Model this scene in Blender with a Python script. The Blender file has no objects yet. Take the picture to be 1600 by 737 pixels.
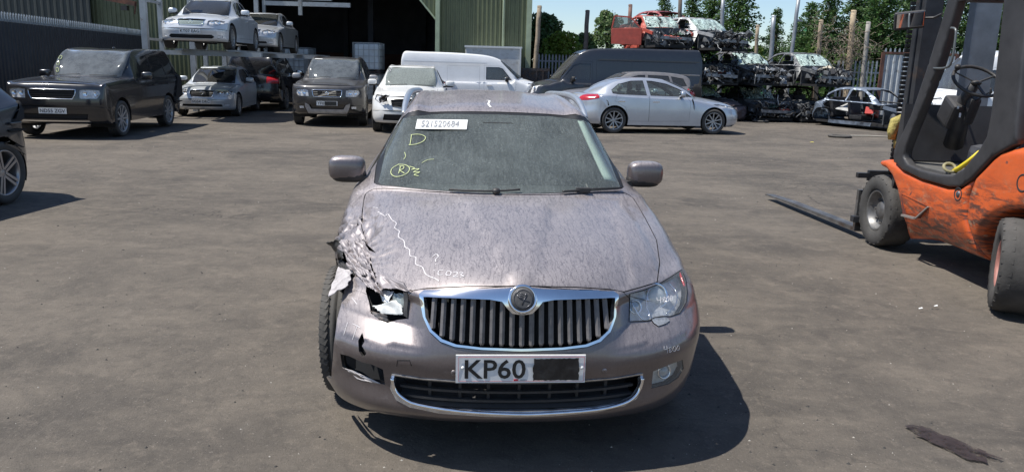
import bpy, bmesh, math, random
import numpy as np
from math import sin, cos, tan, radians, pi, atan2, hypot, sqrt
from mathutils import Vector, Matrix
from mathutils.geometry import delaunay_2d_cdt

SC = bpy.context.scene
COL = SC.collection
# ---------------------------------------------------------------- camera, light, exposure
CAM_H, CAM_F, PITCH, ROLL = 1.6644, 1215.61, radians(12.3107), radians(1.649)
_R0 = np.array([1, 0, 0.]); _U0 = np.array([0, sin(PITCH), cos(PITCH)]); CFW = np.array([0, cos(PITCH), -sin(PITCH)])
CR = cos(ROLL) * _R0 + sin(ROLL) * _U0
CU = -sin(ROLL) * _R0 + cos(ROLL) * _U0
CO = np.array([0, 0, CAM_H])
cd = bpy.data.cameras.new('camera'); cam = bpy.data.objects.new('camera', cd); COL.objects.link(cam)
cd.sensor_width = 36.0; cd.sensor_fit = 'HORIZONTAL'; cd.lens = CAM_F / 1600 * 36.0
cd.clip_start = 0.05; cd.clip_end = 3000
_m = Matrix(((CR[0], CU[0], -CFW[0], 0), (CR[1], CU[1], -CFW[1], 0), (CR[2], CU[2], -CFW[2], CAM_H), (0, 0, 0, 1)))
cam.matrix_world = _m
SC.camera = cam

SUNV = Vector((-.53, -.10, 1.0)).normalized()          # towards the sun
sl = bpy.data.lights.new('sun', 'SUN'); sun = bpy.data.objects.new('sun', sl); COL.objects.link(sun)
sl.energy = 5.0; sl.angle = radians(.53); sl.color = (1, .965, .90)
sun.rotation_euler = SUNV.to_track_quat('Z', 'Y').to_euler()
w = bpy.data.worlds.new("World"); SC.world = w; w.use_nodes = True
nt = w.node_tree; bgn = nt.nodes['Background']
sky = nt.nodes.new('ShaderNodeTexSky'); sky.sky_type = 'NISHITA'; sky.sun_disc = False
sky.sun_elevation = math.asin(SUNV.z); sky.sun_rotation = atan2(SUNV.x, SUNV.y)
sky.air_density = .9; sky.dust_density = .5; sky.ozone_density = 3.5; sky.altitude = 200
nt.links.new(sky.outputs[0], bgn.inputs[0]); bgn.inputs[1].default_value = .12
SC.view_settings.view_transform = 'Standard'; SC.view_settings.look = 'None'
SC.view_settings.exposure = 0.30; SC.view_settings.gamma = 1.0
SC.cycles.max_bounces = 8; SC.cycles.transparent_max_bounces = 12
SC.cycles.glossy_bounces = 4; SC.cycles.diffuse_bounces = 3; SC.cycles.use_denoising = True
SC.cycles.sample_clamp_indirect = 6

# ---------------------------------------------------------------- geometry helpers
def proj(P):
    d = np.asarray(P, float) - CO
    z = d @ CFW
    return np.stack([800 + CAM_F * (d @ CR) / z, 368.5 - CAM_F * (d @ CU) / z], -1)
def ray(x, y): return CR * (x - 800) / CAM_F - CU * (y - 368.5) / CAM_F + CFW
def gnd(x, y, z=0.):
    d = ray(x, y); t = (z - CAM_H) / d[2]; return CO + d * t
def at(x, y, Y):                                        # the point seen at (x,y) of the photograph lying at distance Y
    d = ray(x, y); return CO + d * (Y / d[1])
def atx(x, y, X):
    d = ray(x, y); return CO + d * (X / d[0])

def thing(name, label, cat, loc=(0, 0, 0), rotz=0., group=None, kind=None):
    o = bpy.data.objects.new(name, None); COL.objects.link(o); o.location = loc; o.rotation_euler = (0, 0, rotz)
    o.empty_display_size = .2
    tag(o, label, cat, group, kind); return o
def tag(o, label=None, cat=None, group=None, kind=None):
    if label: o['label'] = label
    if cat: o['category'] = cat
    if group: o['group'] = group
    if kind: o['kind'] = kind
    return o
def link(name, me, parent=None, mats=None):
    o = bpy.data.objects.new(name, me); COL.objects.link(o)
    if mats is not None:
        for m in (mats if isinstance(mats, (list, tuple)) else [mats]):
            me.materials.append(m)
    if parent: o.parent = parent
    return o
def mesh_np(name, V, F, smooth=False, mi=None, normals=None):
    me = bpy.data.meshes.new(name); me.from_pydata([tuple(map(float, v)) for v in V], [], [tuple(map(int, f)) for f in F])
    if mi is not None: me.polygons.foreach_set('material_index', list(map(int, mi)))
    if smooth: me.polygons.foreach_set('use_smooth', [True] * len(me.polygons))
    me.update()
    if normals is not None:
        me.normals_split_custom_set_from_vertices([tuple(map(float, n)) for n in normals])
    return me

class MB:                                              # collects simple solids into one mesh
    def __init__(s): s.V = []; s.F = []; s.S = []
    def add(s, V, F, smooth=False):
        b = len(s.V); s.V += [tuple(map(float, v)) for v in V]; s.F += [tuple(int(i) + b for i in f) for f in F]; s.S += [smooth] * len(F)
        return s
    def box(s, c, d, rz=0., rx=0., ry=0.):
        m = Matrix.Rotation(rz, 3, 'Z') @ Matrix.Rotation(ry, 3, 'Y') @ Matrix.Rotation(rx, 3, 'X')
        V = [Vector(c) + m @ Vector((i * d[0] / 2, j * d[1] / 2, k * d[2] / 2)) for i in (-1, 1) for j in (-1, 1) for k in (-1, 1)]
        return s.add(V, [(0, 1, 3, 2), (4, 6, 7, 5), (0, 4, 5, 1), (2, 3, 7, 6), (0, 2, 6, 4), (1, 5, 7, 3)])
    def bbox(s, c, d, b, rz=0., rx=0., ry=0.):         # box with chamfered edges
        m = Matrix.Rotation(rz, 3, 'Z') @ Matrix.Rotation(ry, 3, 'Y') @ Matrix.Rotation(rx, 3, 'X')
        bm = bmesh.new(); bmesh.ops.create_cube(bm, size=1)
        for v in bm.verts: v.co = Vector((v.co.x * d[0], v.co.y * d[1], v.co.z * d[2]))
        bmesh.ops.bevel(bm, geom=bm.edges[:], offset=b, segments=2, affect='EDGES', profile=.6)
        V = [Vector(c) + m @ v.co for v in bm.verts]; bm.verts.index_update()
        F = [[v.index for v in f.verts] for f in bm.faces]; bm.free(); return s.add(V, F)
    def bar(s, a, b, w, h=None, up=(0, 0, 1)):         # rectangular bar from a to b
        h = h or w; a = Vector(a); b = Vector(b); d = (b - a).normalized(); u = Vector(up)
        if abs(d.dot(u)) > .98: u = Vector((0, 1, 0))
        x = d.cross(u).normalized() * w / 2; z = x.cross(d).normalized() * h / 2
        V = [p + i * x + j * z for p in (a, b) for i, j in ((-1, -1), (1, -1), (1, 1), (-1, 1))]
        return s.add(V, [(0, 3, 2, 1), (4, 5, 6, 7), (0, 1, 5, 4), (1, 2, 6, 5), (2, 3, 7, 6), (3, 0, 4, 7)])
    def tube(s, pts, r, n=8, cap=True, smooth=True, closed=False):
        pts = [Vector(p) for p in pts]; N = len(pts); rr = r if isinstance(r, (list, tuple)) else [r] * N
        V = []; F = []; last = None
        for i, p in enumerate(pts):
            if closed: t = (pts[(i + 1) % N] - pts[i - 1]).normalized()
            else: t = (pts[min(i + 1, N - 1)] - pts[max(i - 1, 0)]).normalized()
            if last is None:
                last = t.orthogonal().normalized()
            a = (last - t * last.dot(t)); a = a.normalized() if a.length > 1e-6 else t.orthogonal().normalized(); last = a; b = t.cross(a)
            for k in range(n):
                an = 2 * pi * k / n; V.append(p + (a * cos(an) + b * sin(an)) * rr[i])
        for i in range(N if closed else N - 1):
            j = (i + 1) % N
            for k in range(n): F.append((i * n + k, i * n + (k + 1) % n, j * n + (k + 1) % n, j * n + k))
        s.add(V, F, smooth)
        if cap and not closed:
            b0 = len(s.V) - len(V)
            s.F.append(tuple(b0 + k for k in range(n))[::-1]); s.F.append(tuple(b0 + (N - 1) * n + k for k in range(n))); s.S += [False, False]
        return s
    def cyl(s, a, b, r, n=16, r2=None, smooth=True): return s.tube([a, b], [r, r if r2 is None else r2], n, smooth=smooth)
    def lathe(s, prof, c=(0, 0, 0), axis='z', n=24, smooth=True, ang=2 * pi):  # prof: (r, h)
        V = []; F = []; m = len(prof)
        for k in range(n):
            a = ang * k / n
            for r, h in prof:
                x, y = r * cos(a), r * sin(a)
                p = (x, y, h) if axis == 'z' else ((x, h, y) if axis == 'y' else (h, x, y))
                V.append(Vector(c) + Vector(p))
        for k in range(n):
            k2 = (k + 1) % n
            for j in range(m - 1): F.append((k * m + j, k2 * m + j, k2 * m + j + 1, k * m + j + 1))
        return s.add(V, F, smooth)
    def prism(s, poly, axis, a, b, smooth=False):      # poly of 2D points extruded along axis from a to b
        n = len(poly)
        def mk(p, t): return (t, p[0], p[1]) if axis == 'x' else ((p[0], t, p[1]) if axis == 'y' else (p[0], p[1], t))
        V = [mk(p, a) for p in poly] + [mk(p, b) for p in poly]
        F = [tuple(range(n))[::-1], tuple(range(n, 2 * n))] + [(i, (i + 1) % n, n + (i + 1) % n, n + i) for i in range(n)]
        return s.add(V, F, smooth)
    def ball(s, c, d, n=12, m=8, p=1.0, rz=0, ry=0, rx=0): # (super)ellipsoid
        M3 = Matrix.Rotation(rz, 3, 'Z') @ Matrix.Rotation(ry, 3, 'Y') @ Matrix.Rotation(rx, 3, 'X')
        sg = lambda t: math.copysign(abs(t) ** p, t)
        V = []; F = []
        for i in range(m + 1):
            la = -pi / 2 + pi * i / m
            for k in range(n):
                lo = 2 * pi * k / n
                V.append(Vector(c) + M3 @ Vector((d[0] / 2 * sg(cos(la)) * sg(cos(lo)), d[1] / 2 * sg(cos(la)) * sg(sin(lo)), d[2] / 2 * sg(sin(la)))))
        for i in range(m):
            for k in range(n): F.append((i * n + k, i * n + (k + 1) % n, (i + 1) * n + (k + 1) % n, (i + 1) * n + k))
        return s.add(V, F, True)
    def me(s, name):
        me = bpy.data.meshes.new(name); me.from_pydata(s.V, [], s.F)
        me.polygons.foreach_set('use_smooth', s.S); me.update(); 
        bm = bmesh.new(); bm.from_mesh(me); bmesh.ops.recalc_face_normals(bm, faces=bm.faces[:]); bm.to_mesh(me); bm.free()
        return me
    def build(s, name, mat, parent=None, bevel=0):
        o = link(name, s.me(name), parent, mat)
        if bevel:
            b = o.modifiers.new('bevel', 'BEVEL'); b.width = bevel; b.segments = 2; b.limit_method = 'ANGLE'; b.angle_limit = radians(40)
        return o

# ---------------------------------------------------------------- materials
MATS = {}
def mat(name, col, rough=.6, metal=0., coat=0., noise=None, bump=None, dust=None, spec=.5, emis=None, streak=None, patch=None):
    """noise=(scale, amount); bump=(scale, strength, distance); dust=(amount, color, scale); patch=(color, scale, lo, hi)"""
    if name in MATS: return MATS[name]
    m = bpy.data.materials.new(name); m.use_nodes = True; MATS[name] = m
    t = m.node_tree; N = t.nodes; Lk = t.links.new; b = N['Principled BSDF']
    b.inputs['Base Color'].default_value = (*col, 1); b.inputs['Roughness'].default_value = rough
    b.inputs['Metallic'].default_value = metal; b.inputs['Coat Weight'].default_value = coat
    b.inputs['Coat Roughness'].default_value = .06; b.inputs['Specular IOR Level'].default_value = spec
    tc = N.new('ShaderNodeTexCoord'); src = tc.outputs['Object']
    cur = None
    def rgb(c):
        n = N.new('ShaderNodeRGB'); n.outputs[0].default_value = (*c, 1); return n.outputs[0]
    def noi(scale, detail=5, rough_=.6, vec=None, dist=0.):
        n = N.new('ShaderNodeTexNoise'); n.inputs['Scale'].default_value = scale; n.inputs['Detail'].default_value = detail
        n.inputs['Roughness'].default_value = rough_; n.inputs['Distortion'].default_value = dist; Lk(vec or src, n.inputs['Vector']); return n.outputs['Fac']
    def ramp(f, lo, hi, a=0., b_=1.):
        r = N.new('ShaderNodeMapRange'); r.inputs[1].default_value = lo; r.inputs[2].default_value = hi
        r.inputs[3].default_value = a; r.inputs[4].default_value = b_; Lk(f, r.inputs[0]); return r.outputs[0]
    def mix(f, a, c, mode='MIX'):
        n = N.new('ShaderNodeMix'); n.data_type = 'RGBA'; n.blend_type = mode
        if isinstance(f, float): n.inputs[0].default_value = f
        else: Lk(f, n.inputs[0])
        Lk(a, n.inputs[6]); Lk(c, n.inputs[7]); return n.outputs[2]
    cur = rgb(col)
    if noise:
        sc, am = noise
        f = ramp(noi(sc), .3, .7)
        dk = rgb(tuple(c * (1 - am) for c in col)); lt = rgb(tuple(min(1, c * (1 + am)) for c in col))
        cur = mix(f, dk, lt)
    if patch:
        pc, ps, lo, hi = patch
        f = ramp(noi(ps, 8, .65, dist=.4), lo, hi); cur = mix(f, cur, rgb(pc))
    rg = None
    if dust:
        am, dc, ds = dust
        g = N.new('ShaderNodeNewGeometry'); sx = N.new('ShaderNodeSeparateXYZ'); Lk(g.outputs['Normal'], sx.inputs[0])
        up = ramp(sx.outputs[2], -.1, .8, .35, 1.)
        f = ramp(noi(ds, 6, .7), .25, .75, .4 * am, 1.0 * am)
        mu = N.new('ShaderNodeMath'); mu.operation = 'MULTIPLY'; Lk(up, mu.inputs[0]); Lk(f, mu.inputs[1])
        cur = mix(mu.outputs[0], cur, rgb(dc))
        rg = ramp(mu.outputs[0], 0, 1, rough, .9); Lk(rg, b.inputs['Roughness'])
        Lk(ramp(mu.outputs[0], 0, .8, coat, 0.), b.inputs['Coat Weight'])
        Lk(ramp(mu.outputs[0], 0, .9, metal, 0.), b.inputs['Metallic'])
    Lk(cur, b.inputs['Base Color'])
    if bump:
        bs, st, di = bump
        bn = N.new('ShaderNodeBump'); bn.inputs['Strength'].default_value = st; bn.inputs['Distance'].default_value = di
        Lk(noi(bs, 6), bn.inputs['Height']); Lk(bn.outputs[0], b.inputs['Normal'])
    if emis: b.inputs['Emission Color'].default_value = (*emis[0], 1); b.inputs['Emission Strength'].default_value = emis[1]
    return m

def schlick(N, L):                                      # same on both sides of a pane, so sunlight also passes from behind
    lw = N.new('ShaderNodeLayerWeight'); lw.inputs[0].default_value = .5
    p = N.new('ShaderNodeMath'); p.operation = 'POWER'; L(lw.outputs['Facing'], p.inputs[0]); p.inputs[1].default_value = 5
    q = N.new('ShaderNodeMath'); q.operation = 'MULTIPLY_ADD'; L(p.outputs[0], q.inputs[0]); q.inputs[1].default_value = .95; q.inputs[2].default_value = .045; return q.outputs[0]
def glass(name, tint, clear=.5, rough=.05, dust=0., dcol=(.45, .45, .42), dscale=30, crack=False, ior=1.5, refl=1.3):
    """window glass: tinted see-through + mirror reflection + pale film for dust and painted sheen; crack adds a crazed white web"""
    if name in MATS: return MATS[name]
    m = bpy.data.materials.new(name); m.use_nodes = True; MATS[name] = m
    t = m.node_tree; N = t.nodes; Lk = t.links.new; N.remove(N['Principled BSDF']); out = N['Material Output']
    tr = N.new('ShaderNodeBsdfTransparent'); tr.inputs[0].default_value = (*[c * clear for c in tint], 1)
    gl = N.new('ShaderNodeBsdfGlossy'); gl.inputs['Roughness'].default_value = rough; gl.inputs[0].default_value = (.95, .97, 1, 1)
    fr = schlick(N, Lk)
    fm = N.new('ShaderNodeMath'); fm.operation = 'MULTIPLY_ADD'; fm.inputs[1].default_value = refl; fm.inputs[2].default_value = .01; Lk(fr, fm.inputs[0])
    m1 = N.new('ShaderNodeMixShader'); Lk(fm.outputs[0], m1.inputs[0]); Lk(tr.outputs[0], m1.inputs[1]); Lk(gl.outputs[0], m1.inputs[2])
    cur = m1.outputs[0]
    tc = N.new('ShaderNodeTexCoord')
    if dust > 0:
        df = N.new('ShaderNodeBsdfDiffuse'); df.inputs[0].default_value = (*dcol, 1)
        no = N.new('ShaderNodeTexNoise'); no.inputs['Scale'].default_value = dscale; no.inputs['Detail'].default_value = 7; no.inputs['Roughness'].default_value = .75
        Lk(tc.outputs['Object'], no.inputs['Vector'])
        mr = N.new('ShaderNodeMapRange'); mr.inputs[1].default_value = .3; mr.inputs[2].default_value = .7; mr.inputs[3].default_value = dust * .6; mr.inputs[4].default_value = min(1, dust * 1.4)
        Lk(no.outputs[0], mr.inputs[0])
        m2 = N.new('ShaderNodeMixShader'); Lk(mr.outputs[0], m2.inputs[0]); Lk(cur, m2.inputs[1]); Lk(df.outputs[0], m2.inputs[2]); cur = m2.outputs[0]
    if crack:
        df = N.new('ShaderNodeBsdfDiffuse'); df.inputs[0].default_value = (.55, .68, .62, 1)
        no = N.new('ShaderNodeTexNoise'); no.inputs['Scale'].default_value = 7; no.inputs['Detail'].default_value = 9; no.inputs['Roughness'].default_value = .8; no.inputs['Distortion'].default_value = 2.
        Lk(tc.outputs['Object'], no.inputs['Vector'])
        mr = N.new('ShaderNodeMapRange'); mr.inputs[1].default_value = .42; mr.inputs[2].default_value = .58; mr.inputs[3].default_value = .08; mr.inputs[4].default_value = .9
        Lk(no.outputs[0], mr.inputs[0])
        m2 = N.new('ShaderNodeMixShader'); Lk(mr.outputs[0], m2.inputs[0]); Lk(cur, m2.inputs[1]); Lk(df.outputs[0], m2.inputs[2]); cur = m2.outputs[0]
    Lk(cur, out.inputs[0]); return m

# ---------------------------------------------------------------- smooth sheets for car bodies
def _solve(A, axis, lam):
    A = np.moveaxis(A, axis, 0); n = len(A)
    M_ = np.eye(n) * 4 + np.eye(n, k=1) + np.eye(n, k=-1); rhs = A * 6.0
    M_[0, :] = 0; M_[0, 0] = 1; M_[-1, :] = 0; M_[-1, -1] = 1; rhs[0] = A[0]; rhs[-1] = A[-1]
    Q = np.linalg.solve(M_, rhs.reshape(n, -1)).reshape(A.shape)
    Q = lam * Q + (1 - lam) * A
    return np.moveaxis(Q, 0, axis)
class Sheet:
    def __init__(s, rows, lam=.85, disp=None):
        A = np.array(rows, float); s.nv, s.nh = A.shape[:2]
        Mi = A[:, :0:-1] * np.array([1, -1, 1]); full = np.concatenate([Mi, A], 1)
        Q = _solve(_solve(full, 0, lam), 1, lam)
        Q = np.concatenate([2 * Q[:1] - Q[1:2], Q, 2 * Q[-1:] - Q[-2:-1]], 0)
        Q = np.concatenate([2 * Q[:, :1] - Q[:, 1:2], Q, 2 * Q[:, -1:] - Q[:, -2:-1]], 1)
        s.Q = Q; s.disp = disp; s.U = s.nh - 1; s.Vm = s.nv - 1
    def raw(s, u, v):
        u = np.clip(np.asarray(u, float), -s.U, s.U) + s.U; v = np.clip(np.asarray(v, float), 0, s.Vm)
        iu = np.minimum(u.astype(int), 2 * s.U - 1); iv = np.minimum(v.astype(int), s.Vm - 1); fu = u - iu; fv = v - iv
        def bs(t): return [(1 - t) ** 3 / 6, (3 * t ** 3 - 6 * t ** 2 + 4) / 6, (-3 * t ** 3 + 3 * t ** 2 + 3 * t + 1) / 6, t ** 3 / 6]
        bu, bv = bs(fu), bs(fv); R = 0
        for i in range(4):
            for j in range(4): R = R + (bv[i] * bu[j])[..., None] * s.Q[iv + i, iu + j]
        return R
    def P(s, u, v):
        R = s.raw(u, v)
        if s.disp is not None: R = s.disp(R)
        return R
    def N(s, u, v):
        e = 2e-3
        du = s.P(np.minimum(u + e, s.U), v) - s.P(np.maximum(u - e, -s.U), v)
        dv = s.P(u, np.minimum(v + e, s.Vm)) - s.P(u, np.maximum(v - e, 0))
        n = np.cross(dv, du); l = np.linalg.norm(n, axis=-1, keepdims=True); n = n / np.maximum(l, 1e-12)
        return n
    def inv(s, pts, f, ur=None, vr=None, raw=False, vis=None):   # find (u,v) whose f(P) is nearest the 2D points
        ur = ur or (-s.U, s.U); vr = vr or (0, s.Vm); g = s.raw if raw else s.P
        uu, vv = np.meshgrid(np.linspace(*ur, int((ur[1] - ur[0]) * 10) + 2), np.linspace(*vr, int((vr[1] - vr[0]) * 10) + 2))
        uu = uu.ravel(); vv = vv.ravel(); S = f(g(uu, vv)); out = []
        if vis is not None:
            e = 2e-3; k = np.cross(g(uu, np.minimum(vv + e, s.Vm)) - g(uu, np.maximum(vv - e, 0)), g(np.minimum(uu + e, s.U), vv) - g(np.maximum(uu - e, -s.U), vv))
            ok = vis(S, g(uu, vv), k); uu, vv, S = uu[ok], vv[ok], S[ok]
        pts = np.asarray(pts, float)
        idx = [int(np.argmin(((S - p) ** 2).sum(1))) for p in pts]
        u = uu[idx].copy(); v = vv[idx].copy(); e = 1e-3
        for _ in range(12):
            p0 = f(g(u, v)); Ju = (f(g(u + e, v)) - p0) / e; Jv = (f(g(u, v + e)) - p0) / e; r = pts - p0
            a = (Ju * Ju).sum(1); b = (Ju * Jv).sum(1); d = (Jv * Jv).sum(1); ru = (Ju * r).sum(1); rv = (Jv * r).sum(1)
            lm = 1e-4 * (a + d) + 1e-9; a = a + lm; d = d + lm; det = a * d - b * b; det = np.where(np.abs(det) < 1e-14, 1e-14, det)
            u = np.clip(u + np.clip((d * ru - b * rv) / det, -.2, .2), *ur); v = np.clip(v + np.clip((a * rv - b * ru) / det, -.2, .2), *vr)
        return np.stack([u, v], 1)

def resample(pts, step, closed=True):
    P = np.asarray(pts, float); out = []
    n = len(P)
    for i in range(n if closed else n - 1):
        a, b = P[i], P[(i + 1) % n]; k = max(1, int(np.ceil(np.linalg.norm(b - a) / step)))
        for j in range(k): out.append(a + (b - a) * j / k)
    if not closed: out.append(P[-1])
    return np.array(out)
def smooth_loop(pts, k=4, closed=True):                # Catmull-Rom through points
    P = np.asarray(pts, float); n = len(P); out = []
    for i in range(n if closed else n - 1):
        if closed: p = [P[(i + j - 1) % n] for j in range(4)]
        else: p = [P[max(i - 1, 0)], P[i], P[i + 1], P[min(i + 2, n - 1)]]
        for j in range(k):
            t = j / k
            out.append(.5 * (2 * p[1] + (p[2] - p[0]) * t + (2 * p[0] - 5 * p[1] + 4 * p[2] - p[3]) * t * t + (3 * p[1] - p[0] - 3 * p[2] + p[3]) * t ** 3))
    if not closed: out.append(P[-1])
    return np.array(out)
def inpoly(q, poly):
    x, y = q[:, 0], q[:, 1]; c = np.zeros(len(q), bool); n = len(poly); j = n - 1
    for i in range(n):
        xi, yi = poly[i]; xj, yj = poly[j]
        if yi != yj: c ^= ((yi > y) != (yj > y)) & (x < (xj - xi) * (y - yi) / (yj - yi) + xi)
        j = i
    return c

class Cut:
    """a sheet triangulated along its panel lines; faces carry the index of the last region that holds them (0: body)"""
    def __init__(s, sh, nu, nv, regions):
        s.sh = sh; s.names = ['body'] + [r[0] for r in regions]
        us = np.linspace(-sh.U, sh.U, nu + 1); vs = np.linspace(0, sh.Vm, nv + 1)
        uu, vv = np.meshgrid(us, vs); pts = [(a, b) for a, b in zip(uu.ravel(), vv.ravel())]
        n0 = len(pts); tri = []; edges = []
        for j in range(nv):
            for i in range(nu):
                pass
        W = nu + 1
        bd = [i for i in range(W)] + [W * j + nu for j in range(1, nv + 1)] + [W * nv + i for i in range(nu - 1, -1, -1)] + [W * j for j in range(nv - 1, 0, -1)]
        edges += [(bd[i], bd[(i + 1) % len(bd)]) for i in range(len(bd))]
        for name, poly in regions:
            b = len(pts); poly = [tuple(map(float, p)) for p in poly]
            pts += poly; k = len(poly); edges += [(b + i, b + (i + 1) % k) for i in range(k)]
        r = delaunay_2d_cdt([Vector(p) for p in pts], edges, [], 1, 1e-5)
        s.uv = np.array([tuple(p) for p in r[0]]); s.F = np.array([tuple(f) for f in r[2]])
        c = s.uv[s.F].mean(1); s.lab = np.zeros(len(s.F), int)
        for i, (name, poly) in enumerate(regions): s.lab[inpoly(c, poly)] = i + 1
        s.P = sh.P(s.uv[:, 0], s.uv[:, 1]); s.N = sh.N(s.uv[:, 0], s.uv[:, 1])
        # orientation
        f = s.F; nn = np.cross(s.P[f[:, 1]] - s.P[f[:, 0]], s.P[f[:, 2]] - s.P[f[:, 0]]); a = np.linalg.norm(nn, axis=1)
        keep = a > 1e-10; s.F = f[keep]; s.lab = s.lab[keep]; nn = nn[keep]
        flip = (nn * s.N[s.F[:, 0]]).sum(1) < 0; s.F[flip] = s.F[flip][:, ::-1]
    def part(s, labels, name, mats, parent, gap=0., flange=.012, off=0., skip_outer=False, rim=None, label=None):
        if isinstance(labels, str): labels = [labels]
        ids = [i for i, n in enumerate(s.names) if n in labels]; sel = np.isin(s.lab, ids)
        F = s.F[sel]
        if not len(F): return None
        ec = {}
        for f in F:
            for a, b in ((0, 1), (1, 2), (2, 0)): ec[(f[a], f[b])] = ec.get((f[a], f[b]), 0) + 1
        bd = [(e[0], e[1]) for e in ec if (e[1], e[0]) not in ec]
        used = np.unique(F); mp = {int(v): i for i, v in enumerate(used)}
        V = s.P[used] + s.N[used] * off; Nn = s.N[used].copy()
        out = {}
        for a, b in bd:                                 # outward direction in the surface at border vertices
            e = s.P[b] - s.P[a]; l = np.linalg.norm(e)
            if l < 1e-9: continue
            d = np.cross(e / l, s.N[a])
            for q in (a, b): out.setdefault(int(q), []).append(d)
        uvE = s.sh
        outer = lambda q: abs(abs(s.uv[q, 0]) - uvE.U) < 1e-6 or s.uv[q, 1] < 1e-6 or s.uv[q, 1] > uvE.Vm - 1e-6
        D = {}
        for q, ds in out.items():
            d = np.mean(ds, 0); l = np.linalg.norm(d); D[q] = d / max(l, 1e-6)
            if not outer(q): V[mp[q]] -= D[q] * gap
        V = list(V); Nn = list(Nn); FF = [tuple(mp[int(q)] for q in f) for f in F]; MI = [0] * len(FF)
        if flange:
            dup = {}
            for q in D:
                top = V[mp[q]]; dup[q] = (len(V), len(V) + 1)
                V += [top, top - s.N[q] * flange]; Nn += [D[q], D[q]]
            for a, b in bd:
                a, b = int(a), int(b)
                if a in dup and b in dup:
                    FF.append((dup[b][0], dup[a][0], dup[a][1], dup[b][1])); MI.append(1 if (isinstance(mats, (list, tuple)) and len(mats) > 1) else 0)
        me = mesh_np(name, V, FF, True, MI, Nn)
        o = link(name, me, parent, mats)
        if label: o['label'] = label
        return o
def surf_pts(sh, uv, lift=0.):
    uv = np.asarray(uv, float); return sh.P(uv[:, 0], uv[:, 1]) + sh.N(uv[:, 0], uv[:, 1]) * lift
# ---------------------------------------------------------------- shared vehicle pieces
rubber = mat('rubber', (.018, .018, .019), .75, noise=(9, .3), dust=(.35, (.16, .14, .12), 6), bump=(60, .3, .004))
tyre_m = mat('tyre', (.03, .03, .03), .8, noise=(9, .3), dust=(.6, (.15, .135, .115), 7), bump=(70, .3, .003))
blackpl = mat('black_plastic', (.014, .014, .015), .45, noise=(14, .2), dust=(.25, (.18, .16, .14), 9))
dark = mat('dark_interior', (.012, .012, .013), .8)
alloy = mat('alloy', (.42, .43, .44), .35, .7, noise=(12, .12), dust=(.35, (.2, .17, .14), 12))
alloy_dk = mat('alloy_dark', (.13, .13, .14), .38, .6, noise=(12, .12), dust=(.4, (.17, .15, .13), 12))
chrome = mat('chrome', (.86, .87, .88), .10, 1.0, noise=(30, .04))
seat_m = mat('seat_fabric', (.05, .05, .052), .85, noise=(20, .2))
seat_lt = mat('seat_leather_pale', (.33, .30, .26), .6, noise=(20, .1))
plate_w = mat('plate_white', (.72, .72, .70), .4, noise=(40, .06))
plate_y = mat('plate_yellow', (.7, .5, .05), .4)
ink = mat('ink_black', (.012, .012, .012), .5)
g_lamp2 = glass('glass_lamp_sky_sheen', (1, 1, 1), .97, rough=.12, dust=.13, dcol=(.62, .64, .64), dscale=60, refl=.7)  # the pale film paints the sky's reflection into the lens
lampwhite = mat('lamp_reflector', (.70, .70, .70), .35, .1, noise=(24, .35), bump=(40, .5, .006))
lampred = mat('lamp_red', (.42, .015, .02), .18, coat=.6, noise=(25, .25))
lampamber = mat('lamp_amber', (.6, .2, .02), .2, coat=.5)
g_car = glass('glass_car', (.62, .70, .68), .55, dust=.10)
g_dark = glass('glass_tinted', (.2, .22, .22), .35, dust=.06)
g_lamp = glass('glass_lamp', (1, 1, 1), .97, dust=.05, dcol=(.6, .6, .6), refl=.7)
steel_dk = mat('underbody_steel', (.055, .055, .06), .6, .4, noise=(18, .6), patch=((.10, .055, .03), 9, .45, .7))
mirror_m = mat('mirror_glass', (.75, .77, .8), .03, 1.0)

_TXT = {}
def text_mesh(s, bold=0.):
    if (s, bold) not in _TXT:
        c = bpy.data.curves.new('lettering', 'FONT'); c.body = s; c.align_x = 'CENTER'; c.align_y = 'CENTER'; c.resolution_u = 3; c.offset = bold
        c.extrude = .01
        o = bpy.data.objects.new('lettering', c); COL.objects.link(o); bpy.context.view_layer.update()
        me = bpy.data.meshes.new_from_object(o); bpy.data.objects.remove(o)
        co = np.array([v.co for v in me.vertices]); 
        mn, mx = co.min(0), co.max(0); cc = (mn + mx) / 2; sz = mx - mn
        for v in me.vertices: v.co = Vector(((v.co.x - cc[0]) / sz[0], (v.co.y - cc[1]) / sz[1], v.co.z))
        _TXT[(s, bold)] = me
    return _TXT[(s, bold)]
def text_on(s, parent, origin, xdir, ydir, wid, hei, m, bold=.01, name='lettering', thick=.06):
    """flat lettering of exactly wid x hei centred on origin, in the plane xdir, ydir"""
    me = text_mesh(s, bold).copy(); x = Vector(xdir).normalized(); y = Vector(ydir).normalized(); n = x.cross(y)
    for v in me.vertices: v.co = Vector(origin) + x * v.co.x * wid + y * v.co.y * hei + n * (v.co.z * thick + .001)
    return link(name, me, parent, m)

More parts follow.
